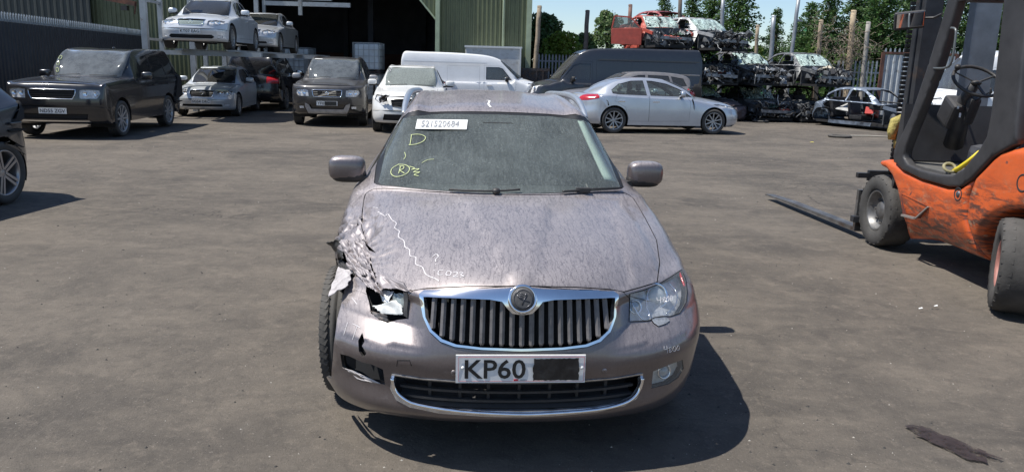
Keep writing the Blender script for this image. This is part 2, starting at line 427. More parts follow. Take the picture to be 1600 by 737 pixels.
def wheel(parent, c, R, w, side, rim, spokes=10, turn=0., rr=.68, tw=.5, tread=False, bolts=True, camber=0.):
    """tyre mesh with the rim as its child; side=+1: the outer face looks towards +y"""
    a = MB(); h = w / 2; sr = .03
    prof = [(R * rr, -h * .8), (R * (rr + .08), -h * .98), (R * .9, -h), (R * .965, -h * .93), (R * .99, -h * .72)]
    for t in (-.45, -.12, .2, .52): prof += [(R, h * (t - .09)), (R * .975, h * (t - .05)), (R * .975, h * (t + .03)), (R, h * (t + .07))]
    prof += [(R * .99, h * .78), (R * .965, h * .93), (R * .9, h), (R * (rr + .08), h * .98), (R * rr, h * .8)]
    a.lathe([(r, q) for r, q in prof], (0, 0, 0), 'y', 40)
    if tread:
        for k in range(58):
            an = 2 * pi * k / 58
            for y0, y1, sk, ra, rb in ((-h * .93, -h * .5, .05, .968, 1.), (h * .6, h * .93, -.05, 1., .968), (-.3 * h, .12 * h, .06, 1., 1.)):
                p0 = Vector((cos(an) * R * ra, y0, sin(an) * R * ra)); p1 = Vector((cos(an + sk) * R * rb, y1, sin(an + sk) * R * rb))
                a.bar(p0, p1, .032, .0015, up=(cos(an), 0, sin(an)))
    t = a.build('wheel', tyre_m, parent); t.location = c; t.rotation_euler = (camber, 0, turn)
    b = MB(); q = side; y1 = q * h * .72; r0 = R * rr
    b.lathe([(r0 * 1.03, q * h * .82), (r0 * 1.0, q * h * .86), (r0 * .95, q * h * .80), (r0 * .92, q * h * .45), (r0 * .9, -q * h * .6)], (0, 0, 0), 'y', 40)
    b.lathe([(0.001, q * h * .62), (r0 * .15, q * h * .62), (r0 * .22, q * h * .55), (r0 * .25, q * h * .3)], (0, 0, 0), 'y', 16)
    for k in range(spokes):
        an = 2 * pi * k / spokes
        for dd in ((-tw * pi / spokes / 2, tw * pi / spokes / 2) if spokes <= 8 else (0,)):
            e = (cos(an + dd * 1.6), sin(an + dd * 1.6)); s_ = (cos(an + dd * .4), sin(an + dd * .4))
            b.bar((s_[0] * r0 * .16, q * h * .56, s_[1] * r0 * .16), (e[0] * r0 * .96, y1, e[1] * r0 * .96), r0 * (.12 if spokes <= 8 else .13), .02, up=(0, q, 0))
    r = b.build('rim', rim, t)
    d = MB(); d.lathe([(0.001, -q * h * .1), (r0 * .62, -q * h * .1), (r0 * .62, -q * h * .2)], (0, 0, 0), 'y', 24); d.build('brake_disc', steel_dk, t)
    return t

def seat(parent, c, m, w=.48):
    a = MB(); a.bbox((c[0], c[1], c[2]), (.5, w, .16), .04); a.bbox((c[0] + .28, c[1], c[2] + .34), (.14, w, .62), .05, ry=.2)
    a.bbox((c[0] + .38, c[1], c[2] + .74), (.09, .24, .17), .03); return a.build('seat', m, parent)

def plate(parent, c, ydir, txt, m, ww=.52, hh=.111, tilt=0., sx=None, name='number_plate'):
    """number plate facing -x; ydir: which local direction reads left to right"""
    a = MB(); y = Vector(ydir); z = Vector((sin(tilt), 0, cos(tilt)))
    n = y.cross(z); C_ = Vector(c); hw, hz = y * ww / 2, z * hh / 2
    P = [C_ - hw - hz, C_ + hw - hz, C_ + hw + hz, C_ - hw + hz]
    a.add([p for p in P] + [p - n * .01 for p in P], [(0, 1, 2, 3), (4, 7, 6, 5), (0, 4, 5, 1), (1, 5, 6, 2), (2, 6, 7, 3), (3, 7, 4, 0)])
    o = a.build(name, m, parent)
    if txt: text_on(txt, o, C_ + n * .0005, y, z, (sx or .47) * ww / .52, .072 * hh / .111, ink, .012)
    return o

def wing_mirror(parent, c, side, m, s=1., glass_side=True):
    a = MB(); a.ball(c, (.13 * s, .22 * s, .15 * s), 20, 12, .58)
    o = a.build('wing_mirror', m, parent)
    b = MB(); b.ball((c[0], c[1] - side * .012 * s, c[2] - .042 * s), (.122 * s, .205 * s, .085 * s), 18, 8, .6); b.bar((c[0] - .01, c[1] - side * .07 * s, c[2] - .055 * s), (c[0] - .03, c[1] - side * .20 * s, c[2] - .085 * s), .07 * s, .04 * s); b.build('mirror_arm', blackpl, o)
    g = MB(); g.ball((c[0] + .055 * s, c[1], c[2]), (.03 * s, .18 * s, .12 * s), 16, 8, .6); g.build('mirror_glass', mirror_m, o)
    return o
# ---------------------------------------------------------------- ground
def ground_mat():
    m = bpy.data.materials.new('asphalt_oily'); m.use_nodes = True; t = m.node_tree; N = t.nodes; L = t.links.new; b = N['Principled BSDF']
    tc = N.new('ShaderNodeTexCoord')
    def noise(ls, det=8, rg=.6, dist=0., rot=0.):
        mp = N.new('ShaderNodeMapping'); mp.inputs['Scale'].default_value = ls; mp.inputs['Rotation'].default_value = (0, 0, rot); L(tc.outputs['Object'], mp.inputs[0])
        n = N.new('ShaderNodeTexNoise'); n.inputs['Scale'].default_value = 1; n.inputs['Detail'].default_value = det; n.inputs['Roughness'].default_value = rg; n.inputs['Distortion'].default_value = dist; L(mp.outputs[0], n.inputs['Vector']); return n.outputs['Fac']
    def mr(f, a, b_, c=0., d=1.):
        r = N.new('ShaderNodeMapRange'); r.inputs[1].default_value = a; r.inputs[2].default_value = b_; r.inputs[3].default_value = c; r.inputs[4].default_value = d; L(f, r.inputs[0]); return r.outputs[0]
    def mix(f, a, c):
        n = N.new('ShaderNodeMix'); n.data_type = 'RGBA'
        if isinstance(f, float): n.inputs[0].default_value = f
        else: L(f, n.inputs[0])
        for q, i in ((a, 6), (c, 7)):
            if isinstance(q, tuple): n.inputs[i].default_value = (*q, 1)
            else: L(q, n.inputs[i])
        return n.outputs[2]
    c = mix(mr(noise((.35, .5, 1), 9, .62, .3), .36, .62), (.080, .070, .060), (.140, .120, .098))
    c = mix(mr(noise((1.6, 2.6, 1), 9, .7, .5, .25), .45, .70, 0, .6), c, (.195, .165, .132))
    c = mix(mr(noise((.9, .5, 1), 9, .68, .6, -.6), .54, .72, 0, .62), c, (.052, .047, .042))
    c = mix(mr(noise((1.2, 4, 1), 7, .7, .9, .35), .58, .74, 0, .4), c, (.055, .050, .046))     # drag and tyre smears
    c = mix(mr(noise((4, 1.0, 1), 7, .7, .8, .5), .60, .76, 0, .35), c, (.185, .162, .138))
    c = mix(mr(noise((7, 8, 1), 8, .75, .4), .50, .66, 0, .45), c, (.060, .053, .047))
    c = mix(mr(noise((11, 9, 1), 7, .75, .3, .9), .54, .68, 0, .45), c, (.215, .180, .145))
    c = mix(mr(noise((55, 55, 1), 4, .7), .60, .72, 0, .65), c, (.30, .265, .225))
    c = mix(mr(noise((90, 90, 1), 3, .7), .58, .70, 0, .6), c, (.035, .033, .031))
    # cracks
    vo = N.new('ShaderNodeTexVoronoi'); vo.feature = 'DISTANCE_TO_EDGE'; vo.inputs['Scale'].default_value = .42
    mp = N.new('ShaderNodeMapping'); L(tc.outputs['Object'], mp.inputs[0]); nn = N.new('ShaderNodeTexNoise'); nn.inputs['Scale'].default_value = 2.2; nn.inputs['Detail'].default_value = 6; L(tc.outputs['Object'], nn.inputs['Vector'])
    va = N.new('ShaderNodeVectorMath'); va.operation = 'MULTIPLY_ADD'; va.inputs[1].default_value = (1.1, 1.1, 0); L(nn.outputs['Color'], va.inputs[0]); L(mp.outputs[0], va.inputs[2]); L(va.outputs[0], vo.inputs['Vector'])
    ck = mr(vo.outputs['Distance'], 0, .007, .7, 0); cm = mr(noise((.3, .3, 1), 4), .52, .6)
    mu = N.new('ShaderNodeMath'); mu.operation = 'MULTIPLY'; L(ck, mu.inputs[0]); L(cm, mu.inputs[1]); c = mix(mu.outputs[0], c, (.03, .028, .026))
    L(c, b.inputs['Base Color']); b.inputs['Roughness'].default_value = .88; b.inputs['Specular IOR Level'].default_value = .3
    h = N.new('ShaderNodeMath'); h.operation = 'ADD'; L(noise((60, 60, 60), 5, .8), h.inputs[0]); L(mr(noise((4, 4, 4), 6), 0, 1, 0, 2.5), h.inputs[1])
    bp = N.new('ShaderNodeBump'); bp.inputs['Strength'].default_value = .7; bp.inputs['Distance'].default_value = .012; L(h.outputs[0], bp.inputs['Height']); L(bp.outputs[0], b.inputs['Normal'])
    return m
V = []; F = []
nx, ny = 90, 110
xs = np.concatenate([np.linspace(-600, -26, 8)[:-1], np.linspace(-26, 26, 75), np.linspace(26, 600, 8)[1:]]); ys = np.concatenate([np.linspace(-60, -3, 5)[:-1], np.linspace(-3, 45, 90), np.linspace(45, 1400, 9)[1:]])
rr = np.random.RandomState(4)
for y in ys:
    for x in xs:
        dz = 0
        if abs(x) < 26 and -3 < y < 45: dz = .010 * (sin(x * .9 + y * .35) * sin(y * .6 - x * .2)) - .010
        V.append((x, y, dz))
W_ = len(xs)
F = [(j * W_ + i, j * W_ + i + 1, (j + 1) * W_ + i + 1, (j + 1) * W_ + i) for j in range(len(ys) - 1) for i in range(W_ - 1)]
tag(link('ground', mesh_np('ground', V, F, True), None, ground_mat()), kind='structure')
# ---------------------------------------------------------------- warehouse, fences, rack
def obj_at(name, me, parent, loc, rz=0., m=None):
    o = bpy.data.objects.new(name, me); COL.objects.link(o); o.parent = parent; o.location = loc; o.rotation_euler = (0, 0, rz)
    if m and not me.materials: me.materials.append(m)
    return o
def corr_mesh(name, w, h, pitch, depth, m, flat=.45):    # trapezoid-ribbed sheet in the xz plane, ribs proud towards -y
    V = []; n = int(round(w / pitch)); xs_ = []
    for i in range(n):
        a = i * pitch
        xs_ += [(a, 0), (a + pitch * flat, 0), (a + pitch * (flat + .13), -depth), (a + pitch * (1 - .13), -depth)]
    xs_.append((n * pitch, 0)); F = []
    for i, (x, y) in enumerate(xs_): V += [(x, y, 0), (x, y, h)]
    for i in range(len(xs_) - 1): F.append((2 * i, 2 * i + 2, 2 * i + 3, 2 * i + 1))
    me = mesh_np(name, V, F); me.materials.append(m); return me
green = mat('cladding_green', (.115, .135, .070), .55, noise=(1.5, .2), dust=(.25, (.25, .23, .17), 2), patch=((.16, .17, .11), 1.2, .55, .75))
greentrim = mat('trim_pale_green', (.34, .40, .27), .5, noise=(3, .12))
dkclad = mat('cladding_dark_grey', (.045, .052, .048), .6, noise=(1.2, .2))
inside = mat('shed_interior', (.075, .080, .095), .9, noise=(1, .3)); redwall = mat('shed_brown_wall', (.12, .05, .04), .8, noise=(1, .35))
conc = mat('concrete_floor', (.12, .11, .10), .9, noise=(2, .2))
YB = 31.0
wh_ = thing('warehouse', 'green ribbed metal warehouse with a wide black doorway behind the parked cars', 'building', (-7, YB, 0))
def wl(x, y=0., z=0.): return (x + 7, y, z)
cm = corr_mesh('cladding_sheet', 1.02, 8.5, .17, .035, green)
for i in range(6): obj_at('cladding_sheet', cm, wh_, wl(-17 + 1.02 * i, 0, 0))
for i in range(4):
    if i < 3: obj_at('cladding_sheet', cm, wh_, wl(-3.02 + 1.02 * i, 0, 0))
cm2 = corr_mesh('cladding_sheet', .34, 8.5, .17, .035, green); obj_at('cladding_sheet', cm2, wh_, wl(-3.02 + 3.06, 0, 0))
cm3 = corr_mesh('cladding_sheet', 1.02, 3.3, .17, .035, green)
for i in range(8): obj_at('cladding_sheet', cm3, wh_, wl(-10.88 + .976 * i, -.002 * i, 5.2))
MB().box(wl(-3.08, -.13, 4.2), (.16, .30, 8.4)).build('door_post', greentrim, wh_)
MB().box(wl(.42, -.03, 4.2), (.20, .14, 8.4)).build('corner_trim', greentrim, wh_); MB().box(wl(-17.08, -.03, 4.2), (.22, .14, 8.4)).build('corner_trim', greentrim, wh_)
MB().box(wl(-10.95, -.05, 4.2), (.16, .16, 8.4)).build('door_post', greentrim, wh_)
a = MB(); a.tube([wl(-.56, -.10, .1), wl(-.56, -.10, 8.3)], .05, 8); a.build('downpipe', greentrim, wh_)
a = MB(); V = [wl(-3.17, -.02, 3.35), wl(-3.17, -.02, 5.25), wl(-4.75, -.02, 5.25)]; V2 = [wl(-3.17, -.06, 3.35), wl(-3.17, -.06, 5.25), wl(-4.75, -.06, 5.25)]
a.add(V + V2, [(0, 1, 2), (3, 5, 4), (0, 2, 5, 3), (0, 3, 4, 1), (1, 4, 5, 2)]); a.build('corner_brace', green, wh_)
a = MB(); a.bar(wl(-3.17, -.08, 3.33), wl(-4.8, -.08, 5.22), .06); a.build('brace_edge', greentrim, wh_)
a = MB()
for i in range(9): a.bar(wl(-3.25 - i * .17, -.07, 3.42 + i * .19), wl(-3.25 - i * .17, -.07, 5.2), .05, .02)
a.build('brace_rib', green, wh_)
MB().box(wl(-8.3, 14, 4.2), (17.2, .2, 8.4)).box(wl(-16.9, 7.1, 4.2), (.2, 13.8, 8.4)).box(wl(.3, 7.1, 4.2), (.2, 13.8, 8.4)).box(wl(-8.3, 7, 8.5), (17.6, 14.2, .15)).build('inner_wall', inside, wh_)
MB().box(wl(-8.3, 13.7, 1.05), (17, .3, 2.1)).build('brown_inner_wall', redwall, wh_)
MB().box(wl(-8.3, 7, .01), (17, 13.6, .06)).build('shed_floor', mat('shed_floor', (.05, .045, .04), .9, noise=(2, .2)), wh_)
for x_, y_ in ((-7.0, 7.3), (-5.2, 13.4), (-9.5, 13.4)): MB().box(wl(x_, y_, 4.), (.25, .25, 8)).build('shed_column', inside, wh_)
b2 = thing('building', 'plain dark grey metal building beyond the spiked fence, top left', 'building', (-30, 30.6, 0))
me = corr_mesh('wall_sheet', 1.0, 9, .25, .03, dkclad)
for i in range(13): obj_at('wall_sheet', me, b2, (12.75 - i, 0, 0))
MB().box((0, 4, 4.5), (25.6, 7.6, 8.9)).build('wall', dkclad, b2)
# IBC tanks in the doorway
cage = mat('cage_steel', (.35, .37, .38), .4, .6); tankp = mat('tank_plastic', (.55, .60, .62), .5, noise=(2, .15))
def ibc(x, y, z, lab):
    t = thing('ibc_tank', lab, 'tank', (x, y, z)); MB().bbox((0, 0, .62), (.98, .98, .98), .08).build('bottle', tankp, t)
    a = MB()
    for i in range(6):
        q = -.52 + i * .208
        for s_ in (-.53, .53): a.bar((q, s_, .12), (q, s_, 1.16), .018); a.bar((s_, q, .12), (s_, q, 1.16), .018)
    for z_ in (.14, .39, .64, .89, 1.15):
        for s_ in (-.53, .53): a.bar((-.53, s_, z_), (.53, s_, z_), .018); a.bar((s_, -.53, z_), (s_, .53, z_), .018)
    a.build('cage', cage, t)
    MB().box((0, 0, .03), (1.1, 1.1, .05)).box((-.45, 0, .09), (.1, 1.0, .08)).box((.45, 0, .09), (.1, 1.0, .08)).build('pallet', steel_dk, t)
ibc(-5.95, 32.0, 0.04, 'white caged liquid tank on the shed floor right of the black and silver off-roader'); ibc(-5.95, 32.0, 1.24, 'white caged liquid tank stacked on top of another in the shed doorway')
ibc(-4.8, 32.4, 0.04, 'white caged liquid tank low beside the tank pair, near the white car'); ibc(-9.0, 33.0, 1.0, 'white caged liquid tank seen between the rack and the black and silver off-roader')
MB_p = MB(); 
pal = thing('pallet_stack', 'dark pallets under the caged tank behind the rack', 'pallets', (-9.0, 33.0, 0))
for i in range(6): MB().box((0, 0, .08 + .16 * i), (1.15, 1.1, .13)).build('pallet', steel_dk, pal)
# fence with spiked pales along the left
pale_m = mat('galvanised', (.36, .39, .41), .45, .4, noise=(6, .2)); navy = mat('fence_sheet_dark', (.028, .033, .042), .6, noise=(1.5, .3), patch=((.045, .05, .055), 2, .55, .7))
def pale_mesh(h, w=.07, name='pale'):
    pts = [(-w / 2, 0), (w / 2, 0), (w / 2, h - .10), (w * .35, h - .02), (w * .12, h - .06), (0, h), (-w * .12, h - .06), (-w * .35, h - .02), (-w / 2, h - .10)]
    a = MB(); a.prism(pts, 'y', -.01, .01); me = a.me(name); me.materials.append(pale_m); return me
def palisade(name, label, A, B, H, pitch=.155, base=0., rail=(.35,), sheet=None, pm=None):
    A = Vector(A); B = Vector(B); d = B - A; L_ = d.length; rz = atan2(d.y, d.x)
    t = thing(name, label, 'fence', (A.x, A.y, 0), rz); me = pale_mesh(H - base); n = int(L_ / pitch)
    for i in range(min(n, 290)): obj_at('pale', me, t, (i * pitch, 0, base))
    for z in rail: MB().box((L_ / 2, .03, z), (L_, .04, .06)).build('rail', pale_m, t)
    for i in range(int(L_ / 2.75) + 1): MB().box((i * 2.75, .06, H / 2 - .03), (.10, .055, H - .05)).build('post', pale_m, t)
    if sheet:
        z0, z1, mm = sheet; me2 = corr_mesh('sheet', 1.0, z1 - z0, .2, .03, mm)
        for i in range(int(L_)): obj_at('sheet', me2, t, (i, -.05, z0))
    return t
palisade('spiked_fence', 'spiked grey fence backed by dark metal sheets along the left edge of the yard', (-11.2, 10.5, 0), (-14.9, 33, 0), 2.62, base=1.9, rail=(2.42,), sheet=(0, 2.38, navy))
palisade('spiked_fence', 'weathered grey spiked fence between the wreck stack and the rusty gate', (13.3, 33.0, 0), (15.6, 32.4, 0), 2.3, .16, rail=(.4, 1.8))
palisade('spiked_fence', 'spiked fence running behind the white van at the right edge', (15.2, 28.6, 0), (24, 27.5, 0), 2.62, .16, rail=(.4, 2.2), sheet=(0, 2.3, mat('sheet_pale', (.40, .42, .42), .6, noise=(2, .2))))
rust = mat('rusty_steel', (.13, .055, .035), .8, noise=(5, .35), patch=((.07, .035, .028), 4, .45, .6)); palesheet = mat('gate_sheet_pale', (.40, .42, .43), .5, noise=(3, .25), patch=((.22, .22, .21), 5, .55, .7))
g = thing('gate', 'pale ribbed gate in a rusty frame with spikes on top', 'gate', (12.9, 28.3, 0), radians(-5))
me = corr_mesh('gate_sheet', .40, 2.3, .2, .04, palesheet)
for i in range(6): obj_at('gate_sheet', me, g, (.08 + .4 * i, 0, .12))
for x in (.03, 2.52): MB().box((x, .0, 1.25), (.11, .09, 2.5)).build('gate_post', rust, g)
MB().box((1.27, 0, 2.48), (2.5, .07, .08)).build('gate_rail', rust, g); MB().box((1.27, .05, .12), (2.5, .05, .08)).build('gate_rail', rust, g)
me = pale_mesh(.16, .06, 'spike')
for i in range(16): obj_at('spike', me, g, (.1 + i * .155, 0, 2.50))
# steel rack on the left
rk = thing('car_rack', 'grey steel cantilever rack carrying the two pale saloons', 'rack', (-10.0, 21.5, 0))
rkm = mat('rack_grey', (.33, .35, .36), .5, .4, noise=(3, .2), patch=((.20, .14, .10), 6, .62, .75))
for j, y in enumerate((0, 3.1, 6.2, 9.3)):
    MB().box((0, y, 2.75), (.16, .12, 5.5)).build('upright', rkm, rk); MB().box((-.05, y + 1.1, 2.75), (.12, .10, 5.5)).build('upright', rkm, rk)
    for z in (.95, 2.1, 3.1, 4.1): MB().bar((0, y, z), (-.05, y + 1.1, z), .07, .07).build('cross_bar', rkm, rk)
    MB().box((1.6, y + .05, 1.76), (3.0, .12, .12)).build('arm', rkm, rk)
    if j >= 1: MB().box((1.9, y + .2, 3.75), (3.3, .14, .16)).build('arm', rkm, rk)
    if j >= 2:
        for x in (-.1, .7, 1.9): MB().box((x, y - .2, .86), (.15, .10, 1.72)).build('leg', rkm, rk)
        MB().bar((-.05, y - .2, .9), (.65, y - .2, 1.65), .05).build('brace', rkm, rk)
for x in (1.05, 2.45): MB().box((x, 4.9, 1.84 - .0), (.20, 10.6, .045)).build('wheel_track', rkm, rk)
MB().box((2.3, 7.0, 3.9), (.12, .12, 1.4)).build('hanger', rkm, rk)
bm_ = thing('loader_boom', 'rusty brown boom arm with hanging lamp before the green cladding, top left', 'boom', (-15.6, 29.3, 3.45))
a = MB(); a.bar((-.4, 0, .35), (1.75, -.1, .02), .14, .16); a.bar((-.3, 0, .55), (1.2, -.1, .30), .06, .07); a.build('beam', rust, bm_); MB().box((1.35, -.1, -.14), (.22, .18, .16)).build('lamp', blackpl, bm_); MB().bar((1.75, -.1, .0), (1.68, -.1, -.35), .04).build('hook', rust, bm_)
# box body and dark container between the warehouse and the van
bx = thing('box_body', 'dirty white box body behind the roof of the old white van', 'lorry body', (-.9, 30.0, 0))
wbx = mat('box_white_dirty', (.48, .49, .49), .6, noise=(3, .12), patch=((.30, .28, .25), 3, .5, .72))
MB().bbox((0, 1.2, 1.45), (2.1, 2.4, 1.78), .04).build('box', wbx, bx); MB().box((0, 0, 2.33), (2.16, .08, .07)).build('top_rail', mat('box_trim', (.6, .61, .6), .5), bx); MB().box((1.02, -.03, 1.5), (.06, .06, 1.7)).build('edge_trim', mat('box_trim', (.6, .61, .6)), bx)
for x in (-.8, .8): wheel(bx, (x, .2, .42), .42, .22, -1, steel_dk, 6)
MB().box((0, 1.2, .5), (2.0, 1.0, .12)).build('chassis', steel_dk, bx)
sk = thing('steel_skip', 'dark steel skip at the corner of the warehouse', 'skip', (.45, 30.2, 0))
MB().prism([(-.55, 0), (.55, 0), (.75, 1.55), (-.65, 1.55)], 'y', 0, 1.6).build('skip_body', steel_dk, sk); MB().box((.05, 0, 1.55), (1.5, .08, .1)).build('skip_rim', steel_dk, sk)
for i in range(5): MB().box((-.45 + .25 * i, -.04, .8), (.06, .07, 1.4)).build('skip_rib', steel_dk, sk)
palisade('dark_railing', 'dark spiked railing running from the warehouse corner behind the black van', (.9, 33, 0), (4.2, 34, 0), 2.2, .15, rail=(.4, 1.9))

# poles
wood = mat('pole_wood', (.30, .24, .17), .85, noise=(6, .25), patch=((.14, .11, .085), 5, .5, .7)); gal = mat('pole_steel', (.30, .32, .34), .5, .4, noise=(4, .25), patch=((.22, .12, .08), 3, .6, .75))
dkwood = mat('pole_dark', (.12, .10, .085), .85, noise=(6, .3))
POLES = [(843, 10, 836, 118, 30.6, .10, wood, 'tall brown pole beside the warehouse corner'), (918, 17, 914, 90, 31.5, .10, dkwood, 'tall grey-brown pole above the middle of the black van'), (985, 8, 983, 60, 31.8, .09, mat('pole_rust', (.17, .10, .08), .8, noise=(4, .3)), 'reddish pole left of the red wreck, above the van'),
         (1063, -8, 1062, 60, 32, .09, dkwood, 'dark pole behind the dark red shell on top of the stack'), (1130, -6, 1126, 90, 33, .09, gal, 'grey steel pole behind the silver shell'), (1184, 40, 1180, 100, 32.5, .08, wood, 'short brown post right of the silver shell'), (1209, 25, 1204, 100, 32.5, .10, gal, 'straight grey steel post above the middle wrecks'),
         (1248, -4, 1235, 100, 32.5, .085, gal, 'leaning rust-streaked lamp pole reaching out of the top of the picture'), (1283, 32, 1277, 110, 32.8, .10, wood, 'weathered post wrapped in dry twigs'), (1334, 17, 1325, 120, 32.8, .125, mat('pole_wood_pale', (.42, .33, .22), .85, noise=(6, .25)), 'thick pale timber post above the spiked fence'), (1357, 35, 1348, 125, 32.3, .10, mat('pole_wood_grey', (.30, .28, .25), .85, noise=(6, .25)), 'grey timber post tangled in dry creeper beside the gate')]
for x0, y0, x1, y1, d, r0, m, lb in POLES:
    A = Vector(at(x0, y0, d)); B = Vector(at(x1, y1, d)); dr = (B - A); B2 = A + dr * (A.z / -dr.z); a = MB(); n = 7
    t = thing('pole', lb, 'pole', tuple(B2), group=None)
    pts = [(A - B2) * (1 - i / n) + Vector((random.Random(i).uniform(-.01, .01), 0, 0)) for i in range(n + 1)]
    a.tube(pts, [r0 * (.86 + .14 * i / n) for i in range(n + 1)], 10); a.build('shaft', m, t)
    c_ = MB(); c_.lathe([(.001, .03), (r0 * .8, .02), (r0 * .9, -.05)], A - B2, 'z', 10); c_.build('cap', m, t)
    if x0 == 1248: MB().box(A - B2 + Vector((.12, 0, -.9)), (.22, .10, .08)).build('bracket', gal, t)

# ---------------------------------------------------------------- trees
def leafmat(name, col, var=.35):
    m = bpy.data.materials.new(name); m.use_nodes = True; t = m.node_tree; N = t.nodes; L = t.links.new; b = N['Principled BSDF']
    oi = N.new('ShaderNodeNewGeometry'); mr = N.new('ShaderNodeMapRange'); L(oi.outputs['Random Per Island'], mr.inputs[0]); mr.inputs[3].default_value = 1 - var; mr.inputs[4].default_value = 1 + var
    hs_ = N.new('ShaderNodeHueSaturation'); hs_.inputs['Color'].default_value = (*col, 1); L(mr.outputs[0], hs_.inputs['Value'])
    m2 = N.new('ShaderNodeMapRange'); L(oi.outputs['Random Per Island'], m2.inputs[0]); m2.inputs[3].default_value = .47; m2.inputs[4].default_value = .53; L(m2.outputs[0], hs_.inputs['Hue'])
    L(hs_.outputs[0], b.inputs['Base Color']); b.inputs['Roughness'].default_value = .6
    tr = N.new('ShaderNodeBsdfTranslucent'); L(hs_.outputs[0], tr.inputs[0]); mx = N.new('ShaderNodeMixShader'); mx.inputs[0].default_value = .35; L(b.outputs[0], mx.inputs[1]); L(tr.outputs[0], mx.inputs[2]); L(mx.outputs[0], N['Material Output'].inputs[0])
    return m
lf_con = leafmat('leaf_conifer', (.085, .150, .045), .5); lf_dk = leafmat('leaf_dark', (.08, .14, .04)); lf_yel = leafmat('leaf_yellow_green', (.19, .27, .035)); lf_birch = leafmat('leaf_birch', (.14, .21, .08)); lf_ivy = leafmat('leaf_ivy', (.13, .20, .045)); bark = mat('bark', (.10, .075, .055), .9, noise=(8, .3)); twig = mat('dry_twig', (.27, .22, .17), .9, noise=(9, .3))
def leaf_cloud(name, centers, m, size, per, rs, squash=.7, sx=1.):
    V = []; F = []
    for (c, r) in centers:
        for _ in range(per):
            d = rs.normal(size=3); d = d / np.linalg.norm(d) * r * rs.uniform(.35, 1.0) ** .5; d[2] *= squash; p = np.array(c) + d
            n = d / max(np.linalg.norm(d), 1e-6) + rs.normal(size=3) * .7; n /= np.linalg.norm(n); u = np.cross(n, rs.normal(size=3)); u /= np.linalg.norm(u); v = np.cross(n, u); s_ = size * rs.uniform(.6, 1.3)
            b = len(V); V += [p - u * s_ * sx, p - v * s_ * .5, p + u * s_ * sx, p + v * s_ * .5]; F.append((b, b + 1, b + 2, b + 3))
    return mesh_np(name, V, F)
def conifer_mesh(h, r, seed, m):
    rs = np.random.RandomState(seed); V = []; F = []; z = h * .04; tb = MB()
    while z < h * .985:
        q = 1 - z / h; L0 = r * (q ** .8) * rs.uniform(.8, 1.15) + .12; nb = 6 + int(5 * q)
        for k in range(nb):
            an = rs.uniform(0, 2 * pi); L_ = L0 * rs.uniform(.6, 1.25); up = rs.uniform(.05, .45); dx, dy = cos(an), sin(an)
            ns = max(4, int(L_ / .11))
            for i in range(ns):
                t = (i + .6) / ns; c = np.array([dx * L_ * t, dy * L_ * t, z + up * L_ * t - .25 * L_ * t * t])
                for _ in range(7):
                    p = c + rs.normal(size=3) * .085 * (1.3 - t * .5); di = np.array([dx, dy, up * .5]) + rs.normal(size=3) * .55; di /= np.linalg.norm(di); sd = np.cross(di, rs.normal(size=3)); sd /= np.linalg.norm(sd); ln = .125 * rs.uniform(.6, 1.3); w = ln * .36
                    b = len(V); V += [p, p + di * ln * .5 + sd * w, p + di * ln, p + di * ln * .5 - sd * w]; F.append((b, b + 1, b + 2, b + 3))
        z += .17 * (1 + .3 * q)
    me = mesh_np('crown', V, F); me.materials.append(m); return me
CON = [conifer_mesh(8, 1.9, 1, lf_con), conifer_mesh(8, 1.7, 2, lf_con), conifer_mesh(8, 2.2, 3, lf_con)]
def trunk_me(h, r): a = MB(); a.tube([(0, 0, 0), (.03, .02, h * .5), (0, 0, h)], [r, r * .6, .02], 8); return a.me('trunk')
TRK = trunk_me(8, .16); TRK.materials.append(bark)
def conifer(px, ytop, d, k, sx, lab, grp='conifers beyond the yard'):
    A = at(px, ytop, d); h = A[2]; t = thing('conifer_tree', lab, 'tree', (A[0], A[1], 0), k * 1.3, group=grp); s_ = h / 8
    c = bpy.data.objects.new('crown', CON[k % 3]); COL.objects.link(c); c.parent = t; c.scale = (sx, sx, s_)
    c = bpy.data.objects.new('trunk', TRK); COL.objects.link(c); c.parent = t; c.scale = (1, 1, s_)
conifer(1040, -14, 62, 0, 1.0, 'thin pointed conifer far behind, above the dark red shell')
for i, (px, yt, d, sx, lb) in enumerate([(1084, -12, 38, .8, 'feathery conifer directly behind the silver shell on the stack'), (1120, -30, 39, .85, 'bushy conifer between the two grey poles above the stack'), (1160, -50, 38, 1.0, 'tall dark conifer filling the sky gap right of the silver shell'), (1216, 12, 41, .62, 'narrow spire conifer standing against open sky beside the lamp pole'),
      (1270, 2, 39, .75, 'ragged conifer top behind the green heap'), (1302, -22, 38, .9, 'dark conifer behind the twig-wrapped post'), (1345, -36, 39, 1.1, 'dark conifer behind the pale timber post'), (1388, -40, 37, 1.0, 'dense conifer left of the forklift mirror'), (1428, -50, 38, 1.0, 'dense conifer right behind the forklift mast'),
      (1475, -50, 36, 1.1, 'tall conifer seen through the top of the forklift cab'), (1530, -60, 37, 1.1, 'tall conifer above the white van roof, inside the forklift cab frame'), (1590, -60, 36, 1.1, 'conifer at the right picture edge above the van'), (1640, -60, 37, 1.1, 'conifer just beyond the right picture edge'), (1365, -20, 43, 1.1, 'conifer in the second row behind the grey timber post'), (1250, 30, 45, .8, 'low conifer far behind the lamp pole')]):
    conifer(px, yt, d, i + 1, sx, lb)
